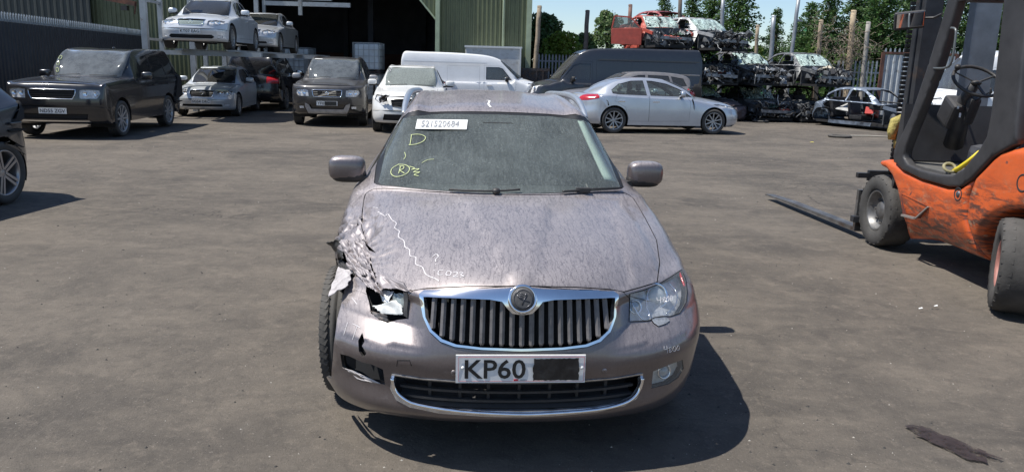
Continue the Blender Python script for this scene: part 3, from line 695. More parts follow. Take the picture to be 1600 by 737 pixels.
def broadleaf(px, ytop, ybot, d, wpx, m, n, seed, name, lab, cat='tree', size=.13, per=90, grp=None):
    rs = np.random.RandomState(seed); A = at(px, ytop, d); B = at(px, ybot, d); w = wpx / 1216 * d / 2; top = A[2]; bot = B[2]
    t = thing(name, lab, cat, (A[0], A[1], 0), group=grp); cs = []
    for i in range(n):
        q = rs.uniform(0, 1); an = rs.uniform(0, 2 * pi); rr_ = w * .8 * sqrt(rs.uniform(0, 1)) * (1 - .75 * q ** 2); r = w * rs.uniform(.16, .34)
        cs.append(((rr_ * cos(an), rr_ * sin(an) * .8, bot + (top - bot - r * .6) * q), r))
    me = leaf_cloud('crown', cs, m, size, per, rs, .8); me.materials.append(m); o = link('crown', me, t)
    a = MB(); a.tube([(0, 0, 0), (.05, 0, bot + (top - bot) * .5), (0, 0, top * .85)], [.14, .09, .02], 7)
    for i in range(7):
        c = cs[i % len(cs)][0]; a.tube([(0, 0, bot * .6 + (top - bot) * .15), tuple(np.array(c) * np.array([.5, .5, 1]) - np.array([0, 0, .3])), c], [.06, .035, .01], 5)
    a.build('trunk', bark, t)
broadleaf(848, 20, 118, 40, 112, lf_dk, 60, 5, 'broadleaf_tree', 'round dark green tree beside the warehouse corner, behind the brown pole', per=200, size=.11)
broadleaf(880, 48, 104, 35, 96, lf_yel, 34, 6, 'bush', 'bright yellow-green bush above the cab of the black van', 'bush', size=.09, per=150)
broadleaf(918, 52, 104, 38, 84, lf_birch, 30, 16, 'bush', 'grey-green bush between the yellow-green bush and the birch', 'bush', size=.10)
broadleaf(952, 16, 104, 37, 84, lf_birch, 40, 7, 'birch_tree', 'thin loose birch left of the red wreck', size=.09, per=80)
for i, (px, yt, w_, lb) in enumerate([(1190, 70, 60, 'ivy bush behind the short brown post'), (1232, 78, 60, 'ivy bush at the foot of the leaning lamp pole'), (1280, 72, 64, 'ivy bush around the twig-wrapped post'), (1325, 80, 50, 'ivy bush at the foot of the pale timber post')]):
    broadleaf(px, yt, 125, 33.5, w_, lf_ivy, 16, 30 + i, 'ivy_bush', lb, 'bush', size=.09, per=110, grp='ivy along the yard fence')
def twigs(name, px, py, d, w, h, n, seed, lab):
    rs = np.random.RandomState(seed); A = at(px, py, d); t = thing(name, lab, 'plant', tuple(A)); a = MB()
    for i in range(n):
        p = Vector((rs.normal() * w * .35, rs.normal() * .2, rs.normal() * h * .35)); pts = [p]; d_ = Vector((rs.normal(), rs.normal() * .5, rs.normal())).normalized()
        for k in range(6): d_ = (d_ + Vector(rs.normal(size=3)) * .45 + Vector((0, 0, -.12))).normalized(); pts.append(pts[-1] + d_ * .07)
        a.tube(pts, .008, 3, cap=False)
    a.build('dry_stem', twig, t)['kind'] = 'stuff'
twigs('dry_creeper', 1348, 72, 32.4, 1.4, .9, 110, 3, 'tangle of dry creeper hanging round the grey timber post by the gate'); twigs('dry_creeper', 1284, 62, 32.4, .7, 1.6, 80, 4, 'dry twigs clinging to the weathered post'); twigs('dry_creeper', 1330, 55, 32.4, .7, .8, 60, 5, 'dry creeper on the pale timber post'); twigs('dry_creeper', 1320, 92, 32.6, 1.6, .7, 80, 6, 'dry undergrowth above the weathered spiked fence')
A = at(1262, 40, 46); gn = mat('green_netting', (.05, .22, .11), .8, noise=(2, .3), bump=(3, .8, .1))
hp_ = thing('netted_heap', 'heap under green netting rising behind the leaning lamp pole', 'heap', (A[0], A[1], 0)); V = []; F = []
for j in range(9):
    for i in range(20):
        q = j / 8; r = 3.2 * q + .02; an = 2 * pi * i / 20; V.append((r * cos(an) * (1 + .06 * sin(5 * an)), r * sin(an), A[2] * (1 - q ** .9) + .12 * sin(3 * an + j)))
for j in range(8):
    for i in range(20): F.append((j * 20 + i, j * 20 + (i + 1) % 20, (j + 1) * 20 + (i + 1) % 20, (j + 1) * 20 + i))
link('netting', mesh_np('netting', V, F, True), hp_, gn)
# ---------------------------------------------------------------- the damaged estate car in the middle
HX, HY, HH = .053, 2.9374, radians(-4.675)
hD = np.array([sin(HH), cos(HH), 0]); hL = np.array([-cos(HH), sin(HH), 0])    # local x (back), local y (car's right = picture left)
def hw(P): P = np.asarray(P, float); return np.array([HX, HY, 0]) + P[..., 0:1] * hD + P[..., 1:2] * hL + P[..., 2:3] * np.array([0, 0, 1.])
def hpx(P): return proj(hw(P))
hero = thing('estate_car', 'dusty mauve grey estate car with crumpled front wing and taped number plate, standing alone mid-yard', 'car',
             (HX, HY, 0), atan2(hD[1], hD[0]))
R_ = lambda *a: [(a[0], 0, a[1])] + [tuple(q) for q in a[2:]]
HR = [
 R_(.10, .20, (.11, .25, .20), (.15, .45, .20), (.24, .62, .19), (.38, .76, .18), (.50, .82, .18), (.56, .84, .18), (.60, .85, .17)),
 R_(.03, .25, (.045, .25, .25), (.09, .45, .255), (.18, .64, .26), (.34, .785, .26), (.49, .85, .245), (.56, .865, .215), (.61, .865, .185)),
 R_(.03, .33, (.045, .25, .33), (.09, .45, .33), (.18, .64, .34), (.33, .80, .345), (.50, .87, .33), (.58, .885, .28), (.64, .88, .19)),
 R_(.015, .41, (.03, .25, .41), (.075, .45, .41), (.16, .65, .42), (.32, .81, .42), (.50, .88, .42), (.60, .895, .35), (.67, .885, .20)),
 R_(.0, .48, (.015, .25, .48), (.06, .45, .48), (.145, .65, .49), (.31, .815, .50), (.50, .885, .50), (.63, .90, .40), (.72, .895, .20)),
 R_(.005, .545, (.025, .25, .55), (.08, .45, .555), (.175, .65, .57), (.34, .81, .58), (.52, .89, .58), (.67, .905, .45), (.78, .9, .20)),
 R_(.02, .61, (.045, .25, .615), (.11, .45, .625), (.22, .64, .64), (.38, .79, .65), (.55, .882, .65), (.72, .908, .5), (.85, .9, .2)),
 R_(.035, .69, (.06, .25, .69), (.15, .45, .69), (.29, .63, .69), (.46, .765, .705), (.62, .87, .70), (.79, .908, .55), (.92, .9, .2)),
 R_(.045, .765, (.085, .25, .76), (.20, .45, .745), (.37, .62, .735), (.54, .75, .74), (.70, .85, .735), (.86, .908, .6), (1.0, .9, .2)),
 R_(.10, .825, (.15, .25, .812), (.29, .45, .79), (.46, .62, .77), (.64, .76, .765), (.80, .86, .76), (.94, .908, .62), (1.08, .9, .2)),
 R_(.25, .865, (.30, .25, .858), (.43, .45, .84), (.59, .63, .81), (.76, .77, .80), (.92, .865, .785), (1.03, .908, .64), (1.15, .9, .2)),
 R_(.5, .905, (.54, .25, .90), (.65, .45, .885), (.79, .64, .86), (.93, .775, .845), (1.05, .868, .82), (1.14, .908, .65), (1.25, .9, .2)),
 R_(.85, .945, (.88, .25, .94), (.96, .45, .925), (1.07, .65, .905), (1.18, .79, .885), (1.27, .873, .855), (1.32, .908, .66), (1.38, .9, .2)),
 R_(1.22, .975, (1.24, .25, .973), (1.31, .45, .965), (1.42, .64, .95), (1.50, .79, .925), (1.53, .875, .885), (1.55, .908, .67), (1.56, .9, .2)),
 R_(1.29, .985, (1.31, .25, .985), (1.38, .45, .985), (1.50, .655, .985), (1.58, .80, .95), (1.61, .88, .895), (1.62, .908, .67), (1.63, .9, .2)),
 R_(1.70, 1.20, (1.71, .25, 1.195), (1.75, .45, 1.185), (1.81, .625, 1.16), (1.84, .822, .965), (1.85, .888, .90), (1.85, .91, .67), (1.85, .9, .2)),
 R_(2.07, 1.375, (2.07, .25, 1.37), (2.06, .45, 1.362), (2.06, .59, 1.335), (2.08, .83, .972), (2.08, .89, .905), (2.08, .91, .67), (2.08, .9, .2)),
 R_(2.28, 1.425, (2.28, .25, 1.42), (2.28, .45, 1.405), (2.28, .59, 1.37), (2.29, .833, .975), (2.29, .892, .905), (2.3, .91, .67), (2.3, .9, .2)),
 R_(2.9, 1.47, (2.9, .25, 1.465), (2.9, .45, 1.45), (2.9, .59, 1.40), (2.9, .833, .985), (2.9, .892, .915), (2.9, .91, .67), (2.9, .9, .2)),
 R_(3.6, 1.465, (3.6, .25, 1.46), (3.6, .45, 1.445), (3.6, .58, 1.395), (3.6, .83, 1.0), (3.6, .89, .925), (3.6, .91, .67), (3.6, .9, .2)),
 R_(4.3, 1.44, (4.3, .25, 1.435), (4.3, .44, 1.42), (4.3, .56, 1.37), (4.3, .81, 1.01), (4.3, .87, .93), (4.3, .9, .67), (4.2, .89, .2)),
 R_(4.5, 1.40, (4.5, .25, 1.395), (4.48, .42, 1.38), (4.46, .53, 1.34), (4.5, .78, 1.0), (4.5, .83, .93), (4.5, .86, .67), (4.4, .85, .22)),
 R_(4.72, 1.02, (4.71, .25, 1.02), (4.69, .43, 1.02), (4.65, .60, 1.02), (4.62, .73, .98), (4.6, .79, .92), (4.56, .83, .67), (4.5, .83, .23)),
 R_(4.83, .60, (4.83, .25, .60), (4.80, .45, .60), (4.76, .62, .60), (4.68, .74, .6), (4.62, .79, .58), (4.58, .81, .5), (4.55, .82, .25)),
 R_(4.78, .28, (4.78, .25, .28), (4.75, .45, .28), (4.7, .62, .28), (4.64, .72, .28), (4.6, .76, .28), (4.57, .79, .27), (4.55, .8, .26)),
]
def _crump(P):
    x, y, z = P[..., 0], P[..., 1], P[..., 2]
    f = 0
    for i, (a, b, c, ph) in enumerate(((17, 9, 23, .3), (31, 21, 14, 1.7), (9, 27, 37, 2.9), (53, 31, 11, .8))):
        s_ = a * x + b * y + c * z + ph + 1.5 * np.sin(11 * x + 7 * z + i)
        f = f + (1 - 2 * np.abs(((s_ / pi) % 1) * 2 - 1)) / (1 + i * .55)
    return f
def hero_disp(P):
    x, y, z = P[..., 0], P[..., 1], P[..., 2]
    d2 = ((x - .80) / .38) ** 2 + ((y - .84) / .17) ** 2 + ((z - .76) / .20) ** 2
    m = np.exp(-d2 * 1.1)
    d3 = ((x - .42) / .20) ** 2 + ((y - .84) / .10) ** 2 + ((z - .47) / .16) ** 2
    m3 = np.exp(-d3 * 1.2)
    hd = np.exp(-(((x - .50) / .22) ** 2 + ((y - .66) / .10) ** 2 + ((z - .78) / .12) ** 2)); c = _crump(P)
    Q = P.copy()
    Q[..., 1] += m * (-.03 + .022 * c) + m3 * (.015 + .006 * c)
    Q[..., 0] += m * (.03 + .012 * c) + hd * .02
    ay = np.abs(y); ss = lambda t: np.clip(t, 0, 1) ** 2 * (3 - 2 * np.clip(t, 0, 1))
    yc = .055 + .20 * np.clip((x - .1) / 1.1, 0, 1); hood = ss((x - .03) / .10) * ss((1.30 - x) / .12) * ss((z - .74) / .03)
    Q[..., 2] += hood * (.012 * np.clip((yc - ay) / .04 + .5, 0, 1) + .008 * ss((ay - (.50 + .10 * (x - .3))) / .05 + .5) * ss((.70 - ay) / .05) - .006)
    fr = ss((ay - .36) / .10) * ss((.85 - x) / .2)
    Q[..., 0] += fr * (.042 * np.clip((z - .545) / .07, 0, 1) * ss((.74 - z) / .05) - .006 * ss((.543 - z) / .03) * ss((z - .44) / .05)) + ss((.30 - z) / .03) * ss((z - .19) / .04) * 0
    Q[..., 2] += m * (-.035 + .014 * c) + hd * .012 * c * .3 - m3 * .005
    return Q
hs = Sheet(HR, .8, hero_disp)
hvis = lambda S, P, n: (((hw(P) - CO) * (n[..., 0:1] * hD + n[..., 1:2] * hL + n[..., 2:3] * np.array([0, 0, 1.]))).sum(-1) < 0)
mirror_u = lambda uv: np.asarray(uv)[::-1] * np.array([-1, 1])
def hpix(pts, step=6, ur=None, vr=None, closed=True, sm=0, raw=False):
    p = smooth_loop(pts, sm, closed) if sm else np.asarray(pts, float)
    return hs.inv(resample(p, step, closed), hpx, ur, vr, raw, hvis)
def sym(pts, step=6, vr=None):
    a = hs.inv(resample(np.array(pts, float), step, False), hpx, (-7, 0), vr, True, hvis)
    a[0, 0] = 0; a[-1, 0] = 0
    b = a[::-1][1:-1] * np.array([-1, 1]); return np.concatenate([a, b])
# colours
def hero_paint():
    m = bpy.data.materials.new('paint_mauve_dusty'); m.use_nodes = True; t = m.node_tree; N = t.nodes; L = t.links.new; b = N['Principled BSDF']
    tc = N.new('ShaderNodeTexCoord'); g = N.new('ShaderNodeNewGeometry'); sx = N.new('ShaderNodeSeparateXYZ'); L(g.outputs['Normal'], sx.inputs[0])
    def mr(f, a, b_, c, d):
        r = N.new('ShaderNodeMapRange'); r.inputs[1].default_value = a; r.inputs[2].default_value = b_; r.inputs[3].default_value = c; r.inputs[4].default_value = d; L(f, r.inputs[0]); return r.outputs[0]
    def noise(sc, loc_scale, det=6, rg=.6, dist=0.):
        mp = N.new('ShaderNodeMapping'); mp.inputs['Scale'].default_value = loc_scale; L(tc.outputs['Object'], mp.inputs[0])
        n = N.new('ShaderNodeTexNoise'); n.inputs['Scale'].default_value = sc; n.inputs['Detail'].default_value = det; n.inputs['Roughness'].default_value = rg; n.inputs['Distortion'].default_value = dist; L(mp.outputs[0], n.inputs['Vector']); return n.outputs['Fac']
    def math_(op, a, b_):
        n = N.new('ShaderNodeMath'); n.operation = op; n.use_clamp = True
        for i, q in enumerate((a, b_)):
            if isinstance(q, (int, float)): n.inputs[i].default_value = q
            else: L(q, n.inputs[i])
        return n.outputs[0]
    # dried rain tracks: thin dark rivulets running down a film of dust
    def tracks(per, wob, wx, ph, th):
        sp = N.new('ShaderNodeSeparateXYZ'); L(tc.outputs['Object'], sp.inputs[0])
        w_ = noise(1, wx, 4, .55, .3); a1 = N.new('ShaderNodeMath'); a1.operation = 'MULTIPLY_ADD'; L(sp.outputs[1], a1.inputs[0]); a1.inputs[1].default_value = per; 
        a2 = N.new('ShaderNodeMath'); a2.operation = 'MULTIPLY_ADD'; L(w_, a2.inputs[0]); a2.inputs[1].default_value = wob; a2.inputs[2].default_value = ph; L(a2.outputs[0], a1.inputs[2])
        fr = N.new('ShaderNodeMath'); fr.operation = 'FRACT'; L(a1.outputs[0], fr.inputs[0])
        d = N.new('ShaderNodeMath'); d.operation = 'SUBTRACT'; L(fr.outputs[0], d.inputs[0]); d.inputs[1].default_value = .5
        ab = N.new('ShaderNodeMath'); ab.operation = 'ABSOLUTE'; L(d.outputs[0], ab.inputs[0]); return mr(ab.outputs[0], 0, th, 1, 0)
    def iso(ls, dist, lv, th): return mr(math_('ABSOLUTE', math_('SUBTRACT', noise(1, ls, 3, .55, dist), lv), 0), 0, th, 1, 0)
    def absd(ls, dist, lv, th):
        n_ = noise(1, ls, 3, .55, dist); s_ = N.new('ShaderNodeMath'); s_.operation = 'SUBTRACT'; L(n_, s_.inputs[0]); s_.inputs[1].default_value = lv
        a_ = N.new('ShaderNodeMath'); a_.operation = 'ABSOLUTE'; L(s_.outputs[0], a_.inputs[0]); return mr(a_.outputs[0], 0, th, 1, 0)
    def tracks(per, wob, wx, ph, th):
        sp = N.new('ShaderNodeSeparateXYZ'); L(tc.outputs['Object'], sp.inputs[0])
        w_ = noise(1, wx, 4, .6, .3); a1 = N.new('ShaderNodeMath'); a1.operation = 'MULTIPLY_ADD'; L(sp.outputs[1], a1.inputs[0]); a1.inputs[1].default_value = per
        a2 = N.new('ShaderNodeMath'); a2.operation = 'MULTIPLY_ADD'; L(w_, a2.inputs[0]); a2.inputs[1].default_value = wob; a2.inputs[2].default_value = ph; L(a2.outputs[0], a1.inputs[2])
        fr = N.new('ShaderNodeMath'); fr.operation = 'FRACT'; L(a1.outputs[0], fr.inputs[0])
        d = N.new('ShaderNodeMath'); d.operation = 'SUBTRACT'; L(fr.outputs[0], d.inputs[0]); d.inputs[1].default_value = .5
        ab = N.new('ShaderNodeMath'); ab.operation = 'ABSOLUTE'; L(d.outputs[0], ab.inputs[0]); return mr(ab.outputs[0], 0, th, 1, 0)
    brk = mr(noise(1, (6, 22, 8), 5), .34, .50, .2, 1)
    riv = math_('MULTIPLY', tracks(33, 5.5, (4.5, 11, 9), .2, .12), brk)
    riv2 = math_('MULTIPLY', math_('MAXIMUM', absd((7, 48, 20), .4, .5, .022), math_('MULTIPLY', tracks(58, 7., (6, 17, 12), .7, .14), mr(noise(1, (9, 30, 12), 5), .46, .6, 0, 1))), .8)
    spots = mr(noise(140, (1, 1, 1), 3, .6), .60, .74, 0, 1)
    big = mr(noise(3.5, (1, 1, 1), 8, .7), .3, .7, .75, 1.)
    up = mr(sx.outputs[2], .25, .9, .16, 1.)
    film = math_('MULTIPLY', up, big)
    tr = math_('MAXIMUM', riv, riv2); film2 = math_('MULTIPLY', film, mr(tr, 0, 1, 1, .46))
    film3 = math_('ADD', math_('MULTIPLY', film2, .66), math_('MULTIPLY', spots, math_('MULTIPLY', film, .6)))
    low = math_('MULTIPLY', mr(noise(14, (1, 1, 2.5), 8, .75), .5, .8, 0, .35), 1)
    fac = math_('MAXIMUM', film3, low)
    base = N.new('ShaderNodeRGB'); base.outputs[0].default_value = (.132, .109, .107, 1)
    du = N.new('ShaderNodeRGB'); du.outputs[0].default_value = (.47, .425, .42, 1)
    mx = N.new('ShaderNodeMix'); mx.data_type = 'RGBA'; L(fac, mx.inputs[0]); L(base.outputs[0], mx.inputs[6]); L(du.outputs[0], mx.inputs[7])
    L(mx.outputs[2], b.inputs['Base Color']); L(mr(fac, 0, .7, .32, .52), b.inputs['Roughness']); L(mr(fac, 0, .8, .62, .25), b.inputs['Metallic'])
    L(mr(fac, 0, .7, .85, .40), b.inputs['Coat Weight']); b.inputs['Coat Roughness'].default_value = .12
    bp = N.new('ShaderNodeBump'); bp.inputs['Strength'].default_value = .12; bp.inputs['Distance'].default_value = .002; L(noise(25, (1, 1, 1), 6), bp.inputs['Height']); L(bp.outputs[0], b.inputs['Normal'])
    return m
hp = hero_paint()
U_ = lambda pts: np.array(pts, float)
def _x(): pass
def symuv(h): h = U_(h); return np.concatenate([h, h[::-1][1:-1] * np.array([-1, 1])]) if abs(h[0, 0]) < 1e-9 and abs(h[-1, 0]) < 1e-9 else np.concatenate([h, h[::-1] * np.array([-1, 1])])
_hr = hpix([(820, 447), (900, 448.5), (955, 452), (975, 456), (1000, 449), (1027, 441), (1031, 410), (1026, 375), (1008, 340)], 8, (-7, 0), (7.4, 13.95), False)
_hr[0, 0] = 0; hood_r = symuv(np.concatenate([_hr, [(-3.88, 12.76), (-3.89, 13.07), (-3.75, 13.40), (-3.5, 13.68), (-3.1, 13.72), (-2.6, 13.75), (-2.0, 13.79), (-1., 13.80), (0, 13.79)]]))
ws_in = sym([(776, 178), (860, 181), (912, 187), (923, 193), (945, 230), (963, 275), (969.5, 290), (965, 294), (940, 296), (880, 300), (783, 302.5)], 8, (13.7, 16.4))
ws_out = symuv([(0, 16.06), (-.6, 16.05), (-1.3, 16.11), (-1.9, 16.1), (-2.4, 16.05), (-2.85, 16.10), (-3.03, 16.2), (-3.25, 16.0), (-3.45, 15.7), (-3.58, 15.3), (-3.57, 14.96), (-3.52, 14.6), (-3.48, 14.17), (-3.36, 14.03), (-3.2, 13.95), (-2.8, 13.89), (-1.8, 13.91), (-.9, 13.89), (0, 13.87)])
gr_out = sym([(820, 450), (870, 451), (930, 452), (958, 454), (966, 461), (964.5, 480), (962, 497), (953, 519), (938, 534), (917, 542), (878, 546.5), (820, 549)], 6, (4.5, 8.5))
gr_in = sym([(820, 492), (832, 490), (841, 481), (848, 472), (866, 469), (940, 467), (959.5, 466), (958.5, 482), (957.5, 496), (949, 515.5), (934.5, 529), (914, 537), (878, 541.5), (820, 543.5)], 6, (4.5, 8.2))
hl_R = hpix([(984, 459), (1005, 453), (1028, 444), (1050, 431), (1065, 421), (1071, 436), (1073.5, 455), (1072, 472), (1062, 489), (1048, 494), (1041, 494), (1034, 494), (1022, 496), (1014, 501), (983, 502)], 6, (-5.3, -1.6), (4.8, 9.5))
wash = hpix([(1017, 499), (1024, 496), (1040, 495), (1046, 501), (1040, 506), (1028, 510), (1021, 505)], 5, (-5.3, -1.6), (4.0, 8))
fog_R = hpix([(1021, 580), (1045, 570), (1066, 562), (1068, 575), (1060, 589), (1045, 599), (1018, 606)], 5, (-4.2, -1.6), (.8, 4))
low_in = sym([(815, 597), (900, 596), (960, 591), (1000, 584.5), (999, 604), (989, 619), (970, 628), (927, 636), (861, 640), (807, 641)], 6, (.6, 4.2))
low_out = sym([(815, 595), (900, 594), (960, 589.5), (1004, 582), (1003, 605), (994, 622), (975, 633), (932, 643), (861, 649), (807, 650.5)], 6, (.4, 4.2))
chin = U_([])
gap_L = hpix([(566, 372), (577, 398), (583, 425), (600, 436), (618, 446), (637, 453), (637, 497), (620, 499), (606, 504), (596, 500), (588, 493), (580, 489), (577, 472), (572, 455), (574, 438), (566, 420), (560, 396)], 7, (1.6, 5.6), (4.5, 12.5))
fog_L = hpix([(532, 553), (545, 556), (566, 566), (580, 569), (598, 577), (601, 600), (590, 598), (575, 596), (560, 586), (545, 580), (535, 572)], 6, (1.6, 5.2), (.8, 5))
rip_L = hpix([(566, 520), (569, 533), (565, 540), (572, 552), (567, 557), (561, 548), (560, 532)], 3, (2.2, 5.0), (2.0, 6))
_me = hs.inv([(560, 404), (550, 412), (545, 421), (539, 440), (534, 459), (529, 480), (527, 500), (524, 520), (523, 535), (521, 560), (519, 590)], hpx, (2.6, 6.9), (.3, 10), True, hvis)
missing = np.concatenate([_me, [(7, .3), (7, 9.6), (5.2, 9.9)]])
bump = symuv([(0, 0), (-7, 0), (-7, 3.6), (-6, 5.0), (-5.0, 5.9), (-4.5, 6.6), (-3, 6.9), (-2.1, 7.5), (-1.9, 8.2), (0, 8.6)])
def arch(xc, zc, r, sgn, sh=hs, ur=(4.2, 7)):
    a = [(xc + r * cos(t), zc + r * sin(t)) for t in np.linspace(radians(-24), radians(204), 30)]
    uv = sh.inv(a, lambda P: P[..., [0, 2]], ur, None, True); uv[0, 0] = uv[-1, 0] = sh.U
    uv = np.concatenate([uv, [(sh.U + .0, uv[-1, 1])]]) ; return uv * np.array([sgn, 1])
H_regions = [('bumper', bump), ('hood', hood_r), ('seal', ws_out), ('windscreen', ws_in)]
for sg in (-1, 1):
    H_regions += [('front_door', U_([(3.97 * sg, 14.75), (6.6 * sg, 14.6), (6.6 * sg, 18.2), (3.95 * sg, 18.2)])),
                  ('rear_door', U_([(3.95 * sg, 18.2), (6.6 * sg, 18.2), (6.6 * sg, 19.3), (5.5 * sg, 19.7), (3.97 * sg, 19.8)])),
                  ('side_window', U_([(3.93 * sg, 14.95), (3.45 * sg, 15.4), (3.16 * sg, 16.1), (3.1 * sg, 16.6), (3.1 * sg, 18.1), (3.93 * sg, 18.1)])),
                  ('side_window', U_([(3.93 * sg, 18.2), (3.1 * sg, 18.2), (3.1 * sg, 19.4), (3.93 * sg, 19.5)])),
                  ('side_window', U_([(3.93 * sg, 19.6), (3.1 * sg, 19.5), (3.15 * sg, 20.5), (3.85 * sg, 20.3)])),
                  ('arch', arch(.95, .33, .375, sg)), ('arch', arch(3.71, .33, .36, sg))]
H_regions += [('rear_window', U_([(-2.7, 21.1), (2.7, 21.1), (2.7, 21.9), (-2.7, 21.9)])),
              ('grille_surround', gr_out), ('grille', gr_in), ('lip_trim', low_out), ('intake', low_in), ('headlight', hl_R), ('washer_cap', wash), ('fog_lamp', fog_R),
              ('missing', missing), ('tear', gap_L), ('fog_hole', fog_L), ('fog_hole', rip_L)]
hc = Cut(hs, 84, 130, H_regions)
torn = mat('torn_silver_metal', (.30, .27, .275), .46, .3, noise=(7, .3), patch=((.07, .062, .062), 9, .60, .68), dust=(.3, (.38, .34, .33), 10))
seal = mat('window_seal', (.012, .012, .013), .5)
lb = ['body']
hc.part('body', 'body', [hp, blackpl], hero, .0022, .014)
hc.part('bumper', 'bumper', [hp, blackpl], hero, .0015, .012)
hc.part('hood', 'hood', [hp, blackpl], hero, .0032, .02)
for sg in (-1, 1):
    pass
for nm in ('front_door', 'rear_door'):
    for sg in (-1, 1):
        sv = hc.lab.copy(); cen = hc.uv[hc.F].mean(1)[:, 0]; hc.lab[(cen * sg < 0)] = -1
        hc.part(nm, nm, [hp, blackpl], hero, .0022, .012); hc.lab = sv
def side_parts(nm, mats, off, sg):
    sv = hc.lab.copy(); cen = hc.uv[hc.F].mean(1)[:, 0]; hc.lab[(cen * sg < 0)] = -1
    o = hc.part(nm, nm, mats, hero, .001, 0, off); hc.lab = sv; return o
for sg in (-1, 1): side_parts('side_window', [g_dark], -.006, sg)
hc.part('rear_window', 'rear_window', [g_dark], hero, 0, 0, -.004)
hc.part('seal', 'windscreen_seal', [seal], hero, .0, .004, -.003)

# windscreen: dusty glass with dried drops and run marks
def hero_glass():
    m = bpy.data.materials.new('windscreen_dusty'); m.use_nodes = True; t = m.node_tree; N = t.nodes; L = t.links.new; N.remove(N['Principled BSDF'])
    tc = N.new('ShaderNodeTexCoord')
    def mr(f, a, b_, c, d):
        r = N.new('ShaderNodeMapRange'); r.inputs[1].default_value = a; r.inputs[2].default_value = b_; r.inputs[3].default_value = c; r.inputs[4].default_value = d; L(f, r.inputs[0]); return r.outputs[0]
    def noise(ls, det, rg=.6, dist=0.):
        mp = N.new('ShaderNodeMapping'); mp.inputs['Scale'].default_value = ls; L(tc.outputs['Object'], mp.inputs[0])
        n = N.new('ShaderNodeTexNoise'); n.inputs['Scale'].default_value = 1; n.inputs['Detail'].default_value = det; n.inputs['Roughness'].default_value = rg; n.inputs['Distortion'].default_value = dist; L(mp.outputs[0], n.inputs['Vector']); return n.outputs['Fac']
    def ma(op, a, b_):
        n = N.new('ShaderNodeMath'); n.operation = op; n.use_clamp = True
        for i, q in enumerate((a, b_)):
            if isinstance(q, (int, float)): n.inputs[i].default_value = q
            else: L(q, n.inputs[i])
        return n.outputs[0]
    big = mr(noise((3, 3, 3), 5), .3, .7, .14, .27)
    run = mr(noise((9, 55, 10), 5, .7, .6), .45, .70, 0, .10)
    fine = mr(noise((120, 150, 120), 3, .6), .5, .8, 0, .35)
    vo = N.new('ShaderNodeTexVoronoi'); vo.inputs['Scale'].default_value = 75; L(tc.outputs['Object'], vo.inputs['Vector'])
    sp = mr(vo.outputs['Distance'], .08, .16, .8, 0)
    msk = mr(noise((14, 14, 14), 4, .7), .5, .62, 0, 1)
    fac = ma('ADD', ma('ADD', big, run), ma('ADD', fine, ma('MULTIPLY', sp, msk)))
    tr = N.new('ShaderNodeBsdfTransparent'); tr.inputs[0].default_value = (.84, .92, .88, 1)
    gl = N.new('ShaderNodeBsdfGlossy'); gl.inputs['Roughness'].default_value = .08
    m1 = N.new('ShaderNodeMixShader'); L(schlick(N, L), m1.inputs[0]); L(tr.outputs[0], m1.inputs[1]); L(gl.outputs[0], m1.inputs[2])
    df = N.new('ShaderNodeBsdfDiffuse'); df.inputs[0].default_value = (.29, .325, .315, 1)
    m2 = N.new('ShaderNodeMixShader'); L(fac, m2.inputs[0]); L(m1.outputs[0], m2.inputs[1]); L(df.outputs[0], m2.inputs[2]); L(m2.outputs[0], N['Material Output'].inputs[0])
    return m
wscreen = hc.part('windscreen', 'windscreen', [hero_glass(), seal], hero, 0, .004, -.004)
# inner dark shell so panel gaps read dark and the cabin is closed
hc.part(['body', 'bumper', 'hood', 'front_door', 'rear_door', 'seal'], 'inner_shell', [dark], hero, 0, 0, -.026)

def surf_line(name, px, r, m, lift=.0, par=hero, ur=None, vr=None, step=5, sm=3, n=5):
    uv = hpix(px, step, ur, vr, False, sm, False); P_ = surf_pts(hs, uv, lift); a = MB(); a.tube([Vector(p) for p in P_], r, n); return a.build(name, m, par)
gapm = mat('gap_dark', (.01, .01, .01), .9)
